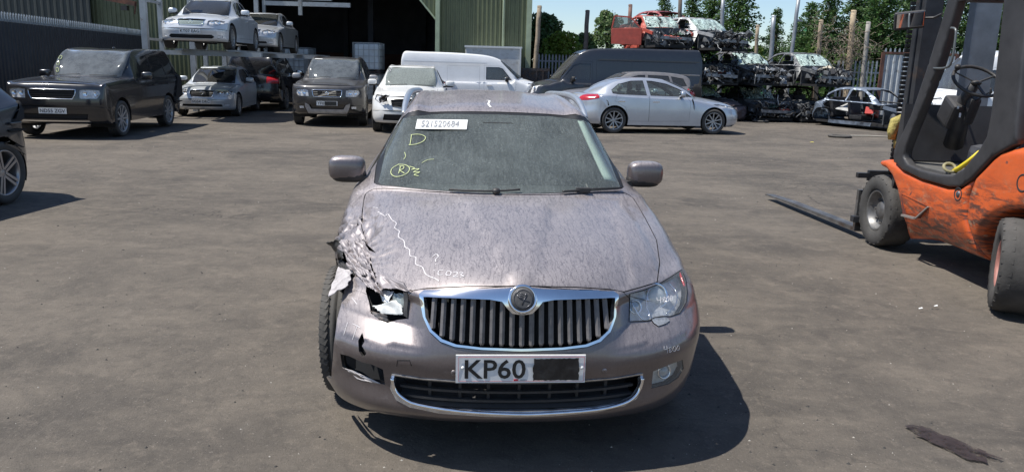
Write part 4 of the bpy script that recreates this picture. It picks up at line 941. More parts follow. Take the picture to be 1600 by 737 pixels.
# grille, badge, bumper openings
def in_part(lbl, nm, m, off, par=hero, flange=0., gap=0.): return hc.part(lbl, nm, m if isinstance(m, list) else [m], par, gap, flange, off)
gs = in_part('grille_surround', 'grille_surround', chrome, .006, flange=.02, gap=.002)
gb = in_part('grille', 'grille_backing', dark, -.07)
slat_m = mat('grille_slat', (.115, .108, .108), .36, .35, noise=(40, .3), dust=(.5, (.22, .2, .19), 12))
fyz = lambda P: P[..., [1, 2]]
def surf_yz(y, z, off=0., ur=(-3.2, 3.2), vr=(0, 9.5)):
    uv = hs.inv([(y, z)], fyz, ur, vr, True); p = hs.P(uv[:, 0], uv[:, 1])[0] + hs.N(uv[:, 0], uv[:, 1])[0] * off; return Vector(p)
gin = hs.raw(gr_in[:, 0], gr_in[:, 1])
for k in range(-9, 10):
    if k == 0: pass
    y = k * .0395
    zs = []
    n = len(gin)
    for i in range(n):
        a, b = gin[i], gin[(i + 1) % n]
        if (a[1] - y) * (b[1] - y) <= 0 and abs(a[1] - b[1]) > 1e-6: zs.append(a[2] + (b[2] - a[2]) * (y - a[1]) / (b[1] - a[1]))
    if len(zs) < 2: continue
    zt, zb = max(zs) + .004, min(zs) - .004
    if abs(k) < 2: zt += .01
    pt = surf_yz(y, zt, -.012); pb = surf_yz(y * 1.02, zb, -.012); a = MB()
    wv = Vector((0, .0105, 0)); dp = Vector((.035, 0, 0)); nose = Vector((-.006, 0, 0)); mid_b = pb + (pt - pb) * .1
    V = [pb - wv * .5 + dp * .4, pb + wv * .5 + dp * .4, mid_b - wv, mid_b + nose, mid_b + wv, pt - wv, pt + nose, pt + wv, pb + dp, pt + dp]
    a.add(V, [(2, 3, 6, 5), (3, 4, 7, 6), (0, 3, 2), (0, 1, 3), (1, 4, 3), (4, 8, 9, 7), (2, 5, 9, 8), (0, 2, 8), (1, 8, 4)])
    a.build('grille_slat', slat_m, gs)
bc = surf_yz(0, .757, .012); nb = Vector((-1, 0, .38)).normalized()
bd_ = MB(); bd_.lathe([(.001, 0), (.044, 0), (.048, .005), (.052, .007), (.058, .002), (.060, -.012)], (0, 0, 0), 'z', 40)
badge = bd_.build('badge', chrome, hero); badge.location = bc; badge.rotation_euler = nb.to_track_quat('Z', 'Y').to_euler()
bk = MB(); bk.lathe([(.001, .0085), (.035, .0085), (.0455, .005), (.046, .002)], (0, 0, 0), 'z', 40); bk.build('badge_face', mat('badge_black', (.03, .03, .032), .5, noise=(90, .5), dust=(.5, (.2, .19, .18), 50)), badge)
be = MB()                                              # winged arrow and ring relief of the emblem
pts = [(cos(t) * .036, sin(t) * .036, .009) for t in np.linspace(0, 2 * pi, 28)[:-1]]; be.tube(pts, .0012, 5, closed=True)
be.tube([(.026, -.012, .009), (.004, -.004, .010), (-.014, .004, .010), (-.024, .016, .009)], .0022, 5)
be.tube([(-.004, -.024, .009), (.002, -.006, .010), (.014, .012, .009)], .002, 5)
for t in (.006, .013, .020): be.tube([(-.002 + t * .3, t - .004, .009), (-.020 + t * .4, t + .003, .009)], .0014, 5)
be.lathe([(.001, .0115), (.0045, .0105), (.005, .009)], (.012, .016, 0), 'z', 10)
be.build('emblem_relief', mat('badge_relief', (.10, .10, .11), .3, .6), badge)
lt = in_part('lip_trim', 'lip_trim', mat('lip_chrome_scuffed', (.66, .67, .69), .2, .95, noise=(18, .3), dust=(.3, (.4, .37, .34), 9)), .004, flange=.018, gap=.0)
surf_line('lip_chrome', [(614, 588), (618, 606), (632, 621), (655, 631), (720, 641), (805, 645.5), (861, 644), (930, 638.5), (972, 629), (991, 617), (1000, 600), (1002, 588)], .0085, mat('lip_bright', (.9, .9, .91), .12, 1., noise=(25, .1)), .008, ur=(-3.5, 3.5), vr=(.4, 4.2), step=8, n=8)
ib = in_part('intake', 'intake_backing', dark, -.09)
bar_m = mat('bumper_black', (.018, .018, .02), .5, noise=(20, .4), dust=(.5, (.12, .11, .10), 7))
for z0, hh in ((.392, .008), (.352, .010), (.318, .010)):
    ys = np.linspace(-.50, .50, 25); P_ = [surf_yz(y, z0, -.03) for y in ys]; a = MB()
    for i in range(24): a.bar(P_[i], P_[i + 1], hh, .02, up=(1, 0, 0))
    a.build('intake_slat', bar_m, hero)
for y in (-.38, -.25, -.13, .0, .13, .25, .38): MB().bar(surf_yz(y, .40, -.05), surf_yz(y, .30, -.05), .012, .02, up=(1, 0, 0)).build('intake_rib', bar_m, hero)
a = MB(); ys = np.linspace(-.49, .49, 25)
for i in range(24):
    p, q = surf_yz(ys[i], .292, -.01), surf_yz(ys[i + 1], .292, -.01); d = Vector((.08, 0, .03))
    a.add([p, q, q + d, p + d], [(0, 1, 2, 3)])
a.build('intake_floor', bar_m, hero)
# parking sensors, wipe marks as real little reliefs
for y, z in ((.27, .455), (-.345, .455)):
    p = surf_yz(y, z, .001); a = MB(); a.lathe([(.001, .003), (.009, .003), (.0115, .001), (.012, -.004)], (0, 0, 0), 'z', 18); o = a.build('parking_sensor', hp, hero); o.location = p; o.rotation_euler = Vector((-1, 0, 0)).to_track_quat('Z', 'Y').to_euler()
surf_line('tow_cover_edge', [(620, 572), (621, 562), (640, 562.5), (643, 571)], .0016, gapm, 0, ur=(0, 3.4), vr=(2, 6), sm=0)

# headlamp on the sound side
hl = in_part('headlight', 'headlight', g_lamp2, .0015)
hl['label'] = 'clear headlight, unbroken, chalk numbers on it'
def sub_backing(lbl, off, nm, m, par, flange=0.): o = hc.part(lbl, nm, [m, blackpl], par, .003, flange, off); return o
sub_backing('headlight', -.035, 'headlight_housing', mat('headlight_housing', (.52, .53, .54), .3, .25, noise=(24, .35), bump=(30, .4, .006)), hl)
_c = surf_pts(hs, hl_R, .001); a = MB(); a.tube([Vector(p) for p in _c], .0022, 4, closed=True); a.build('headlight_seal', gapm, hl)
def lamp_unit(parent, px, r, off, ur, vr):
    uv = hpix([px], 5, ur, vr); uv = hs.inv([px], hpx, ur, vr, True); n = Vector(hs.N(uv[:, 0], uv[:, 1])[0]); p = Vector(hs.P(uv[:, 0], uv[:, 1])[0]) - n * off
    n = (n * .35 + Vector((-1, -.12 if p.y < 0 else .12, .25)) * .65).normalized()
    e = n.to_track_quat('Z', 'Y').to_euler()
    a = MB(); a.lathe([(r * .70, -.03), (r * .74, .0), (r * .84, .012), (r * .95, .004), (r * 1.06, -.02)], (0, 0, 0), 'z', 32); o = a.build('lamp_ring', chrome, parent); o.location = p; o.rotation_euler = e
    a = MB(); a.lathe([(.001, .014), (r * .4, .011), (r * .7, .0), (r * .79, -.015)], (0, 0, 0), 'z', 28); o2 = a.build('projector_lens', mat('lens_glass', (.42, .46, .47), .04, 0, coat=1, spec=.9), parent); o2.location = p; o2.rotation_euler = e
lamp_unit(hl, (1034, 462), .062, .020, (-5.3, -1.6), (5, 9.5)); lamp_unit(hl, (1001, 480), .034, .026, (-5.3, -1.6), (5, 9.5))
surf_line('lamp_swoosh', [(990, 470), (1006, 497), (1018, 492), (1012, 470), (1020, 446)], .0035, chrome, -.014, hl, (-5.3, -1.6), (5, 9.5)); surf_line('lamp_swoosh', [(1048, 440), (1060, 455), (1058, 475), (1044, 488)], .003, chrome, -.012, hl, (-5.3, -1.6), (5, 9.5))
in_part('washer_cap', 'washer_cap', [mat('washer_clear', (.36, .37, .38), .2, .3, noise=(60, .3)), blackpl], .004, flange=.014, gap=.001)
fl = in_part('fog_lamp', 'fog_lamp', g_lamp2, -.002); sub_backing('fog_lamp', -.03, 'fog_reflector', mat('fog_reflector', (.62, .63, .60), .35, .1, noise=(22, .3), dust=(.5, (.3, .28, .24), 8)), fl)
lamp_unit(fl, (1043, 584), .036, .024, (-4.2, -1.6), (.8, 4))
surf_line('lamp_marker', [(1063, 424), (1071, 446)], .006, lampred, -.006, hl, (-5.3, -3.5), (5, 9.5))

# wreckage on the other side
bk_ = in_part('tear', 'torn_wing_cavity', dark, -.12); in_part('fog_hole', 'fog_cavity', dark, -.10)
def crumple(name, corners, nu, nv, amp, m, parent, seed, thick=.0025, ragged=.25):
    rnd = np.random.RandomState(seed); C_ = [np.array(c, float) for c in corners]; V = []; F = []; k = 5 if amp > .007 else 2; nu *= k; nv *= k
    n = np.cross(C_[1] - C_[0], C_[3] - C_[0]); n = n / np.linalg.norm(n); L_ = np.linalg.norm(C_[1] - C_[0]); H_ = np.linalg.norm(C_[3] - C_[0])
    W_ = [(rnd.normal(size=2), rnd.uniform(0, 6), rnd.uniform(.5, 1)) for _ in range(7)]; ed = rnd.uniform(-1, 1, (4, 64))
    def rid(s, t):
        f = 0; a0, b0 = s * L_, t * H_
        for i, (d_, ph, am) in enumerate(W_):
            fr = (5 + 4.5 * i) ; x_ = (a0 * d_[0] + b0 * d_[1]) * fr + ph + 1.2 * sin(a0 * 31 + ph) + 1.1 * sin(b0 * 27 + ph); f += am * (1 - 4 * abs((x_ / pi) % 1 - .5)) / (1 + i * .45)
        return f
    for j in range(nv + 1):
        for i in range(nu + 1):
            s, t = i / nu, j / nv; s2 = s + (ragged * .16 * (ed[0][j % 64] if i == 0 else ed[1][j % 64] if i == nu else 0)); t2 = t + (ragged * .16 * (ed[2][i % 64] if j == 0 else ed[3][i % 64] if j == nv else 0))
            p = (C_[0] * (1 - s2) + C_[1] * s2) * (1 - t2) + (C_[3] * (1 - s2) + C_[2] * s2) * t2; h = rid(s, t)
            V.append(p + n * amp * h * .75 + (C_[1] - C_[0]) / L_ * amp * .35 * rid(t, s))
    for j in range(nv):
        for i in range(nu):
            a = j * (nu + 1) + i; q = (a, a + 1, a + nu + 2, a + nu + 1); F += [(q[0], q[1], q[2]), (q[0], q[2], q[3])] if (i + j) % 2 else [(q[0], q[1], q[3]), (q[1], q[2], q[3])]
    me = mesh_np(name, V, F, k > 2); o = link(name, me, parent, m); s_ = o.modifiers.new('thickness', 'SOLIDIFY'); s_.thickness = thick; return o
def lp(px, py, ax, val):                               # local point of the hero seen at a pixel, on the plane local[ax]=val
    d = ray(px, py); o = CO - np.array([HX, HY, 0]); dl = np.array([d @ hD, d @ hL, d[2]]); ol = np.array([o @ hD, o @ hL, o[2]])
    return ol + dl * ((val - ol[ax]) / dl[ax])
_uu, _vv = [q.ravel() for q in np.meshgrid(np.linspace(1.5, 7, 120), np.linspace(0, 15, 240))]
_sp = hs.P(_uu, _vv); _nn = hs.N(_uu, _vv); _ok = hvis(None, _sp, _nn); _sp = _sp[_ok]; _pp = hpx(_sp)
def lv(px, py, lift=.02):                              # point over the wing seen at a pixel, lifted off it towards the viewer
    i = np.argmin(((_pp - (px, py)) ** 2).sum(1)); q = lp(px, py, 0, _sp[i][0]); o = CO - np.array([HX, HY, 0]); ol = np.array([o @ hD, o @ hL, o[2]]); d = ol - q
    return q + d / np.linalg.norm(d) * lift
crumple('torn_wing', [lv(533, 362, .03), lv(566, 339, .03), lv(572, 385, .03), lv(541, 398, .05)], 6, 6, .022, torn, hero, 3)
crumple('torn_wing', [lv(531, 378, .04), lv(571, 376, .03), lv(584, 436, .03), lv(549, 424, .05)], 7, 8, .026, torn, hero, 8)
crumple('torn_wing', [lv(550, 418, .05), lv(580, 420, .03), lv(600, 462, .03), lv(574, 448, .05)], 5, 6, .018, torn, hero, 11)
crumple('torn_flap', [lv(529, 418, .07), lv(551, 423, .06), lv(544, 446, .07), lv(513, 463, .10)], 3, 4, .006, mat('torn_pale', (.42, .39, .385), .6, noise=(20, .25)), hero, 5, ragged=.1)
crumple('torn_liner', [lv(512, 376, .03), lv(534, 374, .03), lv(537, 404, .02), lv(526, 398, .02)], 3, 4, .010, blackpl, hero, 6)
crumple('torn_liner', [lv(528, 398, .0), lv(548, 420, .0), lv(540, 465, -.02), lv(532, 450, -.02)], 3, 5, .012, blackpl, hero, 9)
crumple('torn_hood_edge', [lv(587, 428, .02), lv(630, 440, .02), lv(640, 454, .02), lv(590, 452, .02)], 7, 3, .010, torn, hero, 12)
crumple('lamp_shard', [lv(583, 478, -.02), lv(626, 468, -.02), lv(631, 492, -.02), lv(597, 490, -.02)], 5, 2, .008, mat('shard_white', (.52, .53, .52), .5, noise=(30, .2)), hero, 14)
crumple('lamp_shard', [lv(594, 452, -.01), lv(614, 455, -.01), lv(608, 474, -.02), lv(596, 470, -.02)], 3, 3, .008, lampwhite, hero, 15)
crumple('broken_headlight', [lv(612, 457, -.02), lv(632, 459, -.02), lv(632, 490, -.03), lv(618, 480, -.03)], 3, 4, .008, mat('lamp_clear_broken', (.3, .34, .34), .15, .2, noise=(25, .6)), hero, 17)
crumple('broken_bracket', [lv(631, 457, .004), lv(637, 456, .004), lv(637, 496, .004), lv(631, 494, .004)], 1, 4, .002, blackpl, hero, 18)
crumple('lamp_shard', [lv(578, 485, 0), lv(604, 492, 0), lv(606, 502, 0), lv(590, 498, 0)], 4, 2, .008, steel_dk, hero, 21)
crumple('fog_shard', [lv(536, 573, -.01), lv(566, 585, -.01), lv(596, 599, -.01), lv(560, 592, 0)], 5, 1, .004, mat('torn_pale', (.5, .47, .46)), hero, 22)

# wheels: the one by the damage is pushed out of its arch
wheel(hero, (.96, .79, .32), .325, .215, 1, alloy, 10, turn=radians(-3), tread=True, camber=radians(-1.5))
wheel(hero, (.95, -.80, .325), .325, .215, -1, alloy, 10)
wheel(hero, (3.71, .80, .325), .325, .215, 1, alloy, 10); wheel(hero, (3.71, -.80, .325), .325, .215, -1, alloy, 10)
def liner(parent, x, r, yy0, yy1, sg, R2=.33):
    a = MB(); V = []; F = []; n = 20
    for i in range(n + 1):
        t = radians(-22 + 224 * i / n)
        for y in (yy0, yy1): V.append((x + r * cos(t), sg * y, R2 + r * sin(t)))
    for i in range(n): F.append((2 * i, 2 * i + 1, 2 * i + 3, 2 * i + 2))
    k = len(V); V.append((x, sg * yy0, R2)); 
    for i in range(n): F.append((2 * i, 2 * i + 2, k))
    a.add(V, F); return a.build('wheel_arch_liner', dark, parent)
for x in (.95, 3.71):
    for sg in (-1, 1): liner(hero, x, .372 if x < 2 else .358, .5, .87 if (x > 2 or sg < 0) else .80, sg)
a = MB(); a.box((2.5, 0, .22), (4.0, 1.45, .10)); a.prism([(.20, -.46), (.20, .46), (.52, .72), (.52, -.72)], 'z', .205, .42); a.prism([(.21, -.5), (.21, .5), (.37, .70), (.48, .78), (.63, .79), (.63, -.79), (.48, -.78), (.37, -.70)], 'z', .205, .235); a.box((.55, .62, .36), (.05, .34, .36)); a.box((.55, -.64, .36), (.05, .36, .40)); a.build('floor_pan', dark, hero)  # front trays and upright boxes added unseen to block sun leaking under the bumper
# mirrors
mcase = hp
for sg, dx in ((1, 0), (-1, 0)):
    wing_mirror(hero, (1.82, sg * .915, 1.035), sg, hp, 1.0)
# A pillar inner trim showing pale through the cleaner edge of the glass, cabin
trim_m = mat('pale_trim', (.50, .56, .51), .8)
_v = np.linspace(14.35, 15.85, 14); _o = surf_pts(hs, np.stack([np.interp(_v, [14.3, 15, 15.9], [-3.26, -3.12, -2.74]), _v], 1), -.016); _i = surf_pts(hs, np.stack([np.interp(_v, [14.3, 15, 15.9], [-2.86, -2.72, -2.42]), _v], 1), -.020)
a = MB(); a.add(list(_o) + list(_i), [(k, k + 1, 15 + k, 14 + k) for k in range(13)], True); o = a.build('pillar_trim', trim_m, hero); sm = o.modifiers.new('thickness', 'SOLIDIFY'); sm.thickness = .01
a = MB(); a.bbox((1.72, 0, .85), (.50, 1.16, .16), .05); a.build('dashboard', dark, hero)
for y in (.38, -.38): seat(hero, (2.35, y, .55), seat_m)
a = MB(); a.bbox((3.3, 0, .80), (.15, 1.3, .7), .05, ry=.15); a.bbox((3.1, 0, .5), (.5, 1.3, .15), .05); a.build('rear_seat', seat_m, hero)
a = MB(); a.tube([(1.98 + .05 * sin(t) * 1, .38 + .185 * cos(t), .90 + .18 * sin(t)) for t in np.linspace(0, 2 * pi, 22)[:-1]], .014, 6, closed=True); a.build('steering_wheel', dark, hero)
a = MB(); a.bbox((1.96, 0, 1.29), (.03, .20, .055), .012); a.build('rear_view_mirror', dark, hero)
# roof rails
rail_m = mat('rail_satin', (.52, .55, .58), .35, .7, noise=(8, .1))
for sg in (1, -1):
    pts = []
    def roofpt(x, y, up):
        uv = hs.inv([(x, y)], lambda P: P[..., [0, 1]], (1.2, 3.6), (15.5, 22)); p = hs.P(uv[:, 0], uv[:, 1])[0]; return Vector((p[0], sg * p[1], p[2] + up))
    for x, y, up in ((2.25, .60, -.01), (2.33, .60, .02), (2.45, .597, .050), (2.62, .592, .066), (3.0, .59, .066), (3.6, .58, .06), (4.05, .565, .055), (4.2, .56, .035), (4.3, .555, -.01)): pts.append(roofpt(x, y, up))
    q = smooth_loop(np.array(pts), 4, False); a = MB(); a.tube(q, [.017 + .006 * sin(i * pi / len(q)) for i in range(len(q))], 8); r_ = a.build('roof_rail', rail_m, hero)
    for x in (3.35,):
        a = MB(); p = roofpt(x, .585, -.01); a.box(p + Vector((0, 0, .03)), (.09, .03, .07)); a.build('rail_foot', rail_m, r_)
# wipers
def wiper(px, lift):
    uv = hpix(px, 6, None, (13.2, 16.5), False, 3, True); P_ = [Vector(p) for p in surf_pts(hs, uv, lift)]; a = MB(); a.tube(P_, .006, 6); return a, P_
a, P_ = wiper([(702, 299), (735, 301), (775, 301.5), (812, 299)], .014); a.ball(P_[len(P_) * 2 // 3], (.05, .05, .035), 10, 6); a.build('wiper', blackpl, hero)
a, P_ = wiper([(878, 302), (905, 300), (935, 297.5), (969, 296)], .014); a.bbox(P_[len(P_) // 3], (.03, .08, .028), .006); a.build('wiper', blackpl, hero)
# number plate with black tape across its second half
pl = plate(hero, (-.012, .003, .484), (0, -1, 0), None, plate_w, .52, .115, .03)
text_on('KP60', pl, (-.0125, .106, .484), (0, -1, 0), (0.03, 0, 1), .243, .080, ink, .012)
red = mat('print_red', (.55, .03, .05), .5)
a = MB()
for (y0, z0, y1, z1) in ((.252, .535, -.252, .535), (.252, .433, -.252, .433), (.252, .433, .252, .535), (-.252, .433, -.252, .535)): a.bar((-.0135, y0, z0), (-.0135, y1, z1), .0014, .0014)
a.build('red_border', mat('print_red_line', (.6, .2, .22), .5), pl)
a = MB(); a.box((-.0135, .022, .4385), (.002, .018, .007)); a.build('red_mark', red, pl)
MB().box((-.0132, -.008, .4385), (.0015, .026, .0035)).build('maker_line', mat('print_grey', (.25, .25, .25), .6), pl)
tape = mat('black_tape', (.02, .02, .021), .28, noise=(30, .4))
crumple('black_tape', [(-.019, -.046, .438), (-.019, -.229, .440), (-.019, -.230, .531), (-.019, -.047, .529)], 9, 6, .003, tape, pl, 31, .001, .1)
a = MB(); a.lathe([(.001, .006), (.006, .005), (.008, 0)], (0, 0, 0), 'z', 12); 
for y in (.235, -.243):
    o = link('screw_cap', a.me('screw_cap'), pl, plate_w); o.location = (-.014, y, .49); o.rotation_euler = Vector((-1, 0, 0)).to_track_quat('Z', 'Y').to_euler()
# sticker and crayon on the glass
wsr = ((-3.3, 3.3), (13.9, 16.3))
def glass_pts(px, lift=.002, step=8, closed=True, sm=0): return surf_pts(hs, hpix(px, step, *wsr, closed, sm, True), lift)
st = glass_pts([(652, 187), (731, 188), (729, 203), (649, 202)], .003, 200)
sticker = link('sticker', mesh_np('sticker', st, [(0, 1, 2, 3)]), hero, mat('sticker_paper', (.75, .75, .72), .6)); sm = sticker.modifiers.new('thickness', 'SOLIDIFY'); sm.thickness = .0006
x_ = Vector(st[1] - st[0]); y_ = Vector(st[0] - st[3]); _tm = text_mesh('521520684', .0).copy(); _q = [Vector(p) for p in st[[0, 1, 2, 3]]]; _n = x_.cross(y_).normalized()
for v in _tm.vertices:
    s_, t_ = .47 + v.co.x * .74, .5 + v.co.y * .62; v.co = (_q[3] * (1 - s_) + _q[2] * s_) * (1 - t_) + (_q[0] * (1 - s_) + _q[1] * s_) * t_ + _n * (.006 + v.co.z * .04)
link('lettering', _tm, sticker, mat('print_faded', (.30, .30, .31), .7))
yel = mat('crayon_yellow', (.50, .55, .27), .9, noise=(200, .3)); wht = mat('crayon_white', (.66, .63, .63), .9, noise=(200, .3))
def marks(name, strokes, m, par, r=.0032, sheetpts=None, rng=wsr, flat=.0012):
    for s_ in strokes:
        a = MB(); uv = hpix(s_, 4, rng[0], rng[1], False, 3, True); P_ = surf_pts(hs, uv, flat); N_ = hs.N(uv[:, 0], uv[:, 1])
        for i in range(len(P_) - 1):
            p, q, n = Vector(P_[i]), Vector(P_[i + 1]), Vector(N_[i]); d = (q - p)
            if d.length < 1e-5: continue
            x = d.normalized().cross(n) * r / 2; a.add([p - x, q - x, q + x, p + x, p - x + n * .0006, q - x + n * .0006, q + x + n * .0006, p + x + n * .0006], [(4, 5, 6, 7), (0, 1, 5, 4), (3, 7, 6, 2)])
        a.build(name, m, par)
marks('crayon_stroke', [[(643, 211), (641, 225), (639, 226.5), (650, 225.5), (661, 221), (665, 215), (659, 211), (650, 210), (642, 211)],
                         [(623, 257), (613, 263), (611, 271), (617, 276), (627, 275), (637, 270), (640, 263), (634, 258), (622, 257)], [(626, 260), (623, 271)], [(624, 260), (631, 260), (630, 264), (625, 266), (632, 271)],
                         [(640, 260), (648, 263), (643, 265), (655, 264), (646, 269), (656, 269), (647, 273), (654, 275)]], yel, wscreen, .0042)
marks('scratch_mark', [[(632, 238), (634, 244), (631, 249)], [(659, 255), (668, 250), (678, 249)]], yel, wscreen, .003)
hdr = ((-4, 4), (7.3, 14))
marks('crayon_line', [[(590, 330), (601, 338), (606, 335), (612, 344), (619, 348), (616, 356), (624, 360), (622, 369), (631, 374), (633, 384), (640, 388), (641, 398), (650, 400), (650, 411), (660, 415), (666, 427), (680, 433), (686, 437)],
                      [(582, 322), (590, 324)], [(585, 335), (597, 334)],
                      [(676, 399), (682, 395), (685, 399), (681, 403), (681, 407)], [(681, 410), (681.5, 411)],
                      [(679, 421), (678, 420)], [(693, 420), (686, 421), (685, 427), (692, 427)], [(699, 422), (697, 427), (703, 428), (705, 423), (699, 421)],
                      [(708, 424), (714, 423), (714, 427), (708, 430), (716, 430)], [(718, 424), (724, 424), (720, 427), (725, 429), (719, 431)]], wht, hero, .0033, rng=hdr)
marks('crayon_number', [[(1037, 540), (1037, 545), (1042, 543)], [(1041, 539), (1042, 550)], [(1047, 541), (1044, 543), (1048, 547), (1045, 549), (1045, 546), (1048, 543), (1047, 541)], [(1052, 540), (1050, 546), (1054, 547), (1054, 540), (1052, 540)], [(1058, 539), (1056, 545), (1060, 545), (1060, 539), (1058, 539)]], wht, hero, .0018, rng=((-5, -1.6), (3, 7)))
marks('crayon_number', [[(1030, 469), (1031, 474), (1037, 472)], [(1036, 468), (1036, 478)], [(1042, 468), (1039, 471), (1043, 475), (1040, 476), (1040, 473), (1043, 470), (1042, 468)], [(1047, 468), (1044, 474), (1048, 475), (1049, 468), (1047, 467)], [(1052, 466), (1051, 474), (1054, 473), (1054, 467), (1052, 466)]], wht, hl, .002, rng=((-5.3, -1.6), (5, 9)))
marks('crayon_scratch', [[(551, 530), (558, 510)], [(538, 523), (542, 506)], [(550, 508), (562, 514)], [(548, 470), (556, 480)]], wht, hero, .002, rng=((2, 5.4), (2, 8)))
marks('bird_dropping', [[(760, 157), (765, 158), (763, 163), (767, 168)]], mat('dropping_white', (.75, .75, .72), .8), hero, .012, rng=((-3, 3), (16.2, 19.5)))
# ---------------------------------------------------------------- the other vehicles: one generator, a set of proportions for each
def half_rows(fas, hood, W, zs, k, cr):
    cy = (0, .275, .495, .705, .88, .965, .99, .985); n = len(fas); m = len(hood); rows = []
    T = n + m - 1
    for i, (d, z) in enumerate(fas):
        t = i / T; s = k * (1 - .25 * i / max(1, n - 1) * 0); dx = [q * s for q in (0, .015, .06, .15, .32, .48)]
        x6 = (.30 + .26 * k) + .30 * t; x7 = x6 + .05 + .12 * t
        zf = max(zs, z * .62 + .08)
        r = [(d + dx[j], cy[j] * W, z) for j in range(6)] + [(x6, .99 * W, min(z, zf)), (x7, .985 * W, min(z, zs + .01 * i))]
        rows.append(r)
    for j, (d, z) in enumerate(hood):
        q = (j + 1) / m; t = (n + j) / T
        dx = [(1 - q) * a * k + q * b for a, b in zip((0, .03, .13, .28, .44, .56), (0, .02, .09, .21, .28, .30))]
        zz = [z - cr * c for c in (0, .08, .3, .6, .95, 1.75)]
        x6 = max((.30 + .26 * k) + .30 * t, d + .26 + .3 * (1 - q)); x7 = x6 + .06
        rows.append([(d + dx[c], cy[c] * W, zz[c]) for c in range(6)] + [(x6, W, z * .60), (x7, .985 * W, zs)])
    return rows
def gen_sheet(sp, disp=None):
    W, L, zs = sp['W'], sp['L'], sp['zs']; k = sp.get('k', 1.); cr = sp.get('cr', .055)
    F = half_rows(sp['ff'], sp['fh'], W, zs, k, cr); B = half_rows(sp['rf'], sp['rh'], W, zs, sp.get('kr', k), cr)
    B = [[(L - x, y, z) for x, y, z in r] for r in B][::-1]; C_ = []
    for c in sp['cab']:
        x, z, yt = c[:3]; zb = c[3]; xb = c[4] if len(c) > 4 else x
        C_.append([(x, 0, z), (x, .45 * yt, z - .005), (x, .8 * yt, z - .018), (x + (xb - x) * .12, yt, z - sp.get('rr', .05)), (xb, .925 * W, zb), (xb, .982 * W, zb - .075), (xb, W, zb * .62), (xb, .985 * W, zs)])
    rows = F + C_ + B
    s = Sheet(rows, .8, disp); s.nF = len(F); s.nC = len(C_); s.nB = len(B); s.sp = sp; return s
fxz = lambda P: P[..., [0, 2]]
def reg_xz(s, poly, sg, ur=(3, 7), vr=None, step=.09):
    uv = s.inv(resample(np.array(poly, float), step), fxz, ur, vr, True); return uv * np.array([sg, 1])
def reg_yz(s, poly, sg=1, vr=None, ur=None, step=.05):
    uv = s.inv(resample(np.array(poly, float), step), fyz, ur or (0, 5.6), vr, True); return uv * np.array([sg, 1])
def paint(name, col, dust=.35, metal=.35, dcol=(.33, .30, .27), rough=.32, coat=.9):
    return mat(name, col, rough, metal, coat, noise=(3, .06), dust=(dust, dcol, 7), bump=(30, .05, .001))
def place(root, lx, ly, wp, h):
    D = np.array([sin(h), cos(h)]); Yv = np.array([-cos(h), sin(h)]); p = np.array(wp[:2]) - lx * D - ly * Yv
    root.location = (p[0], p[1], wp[2] if len(wp) > 2 else 0); root.rotation_euler = (0, 0, atan2(D[1], D[0]))
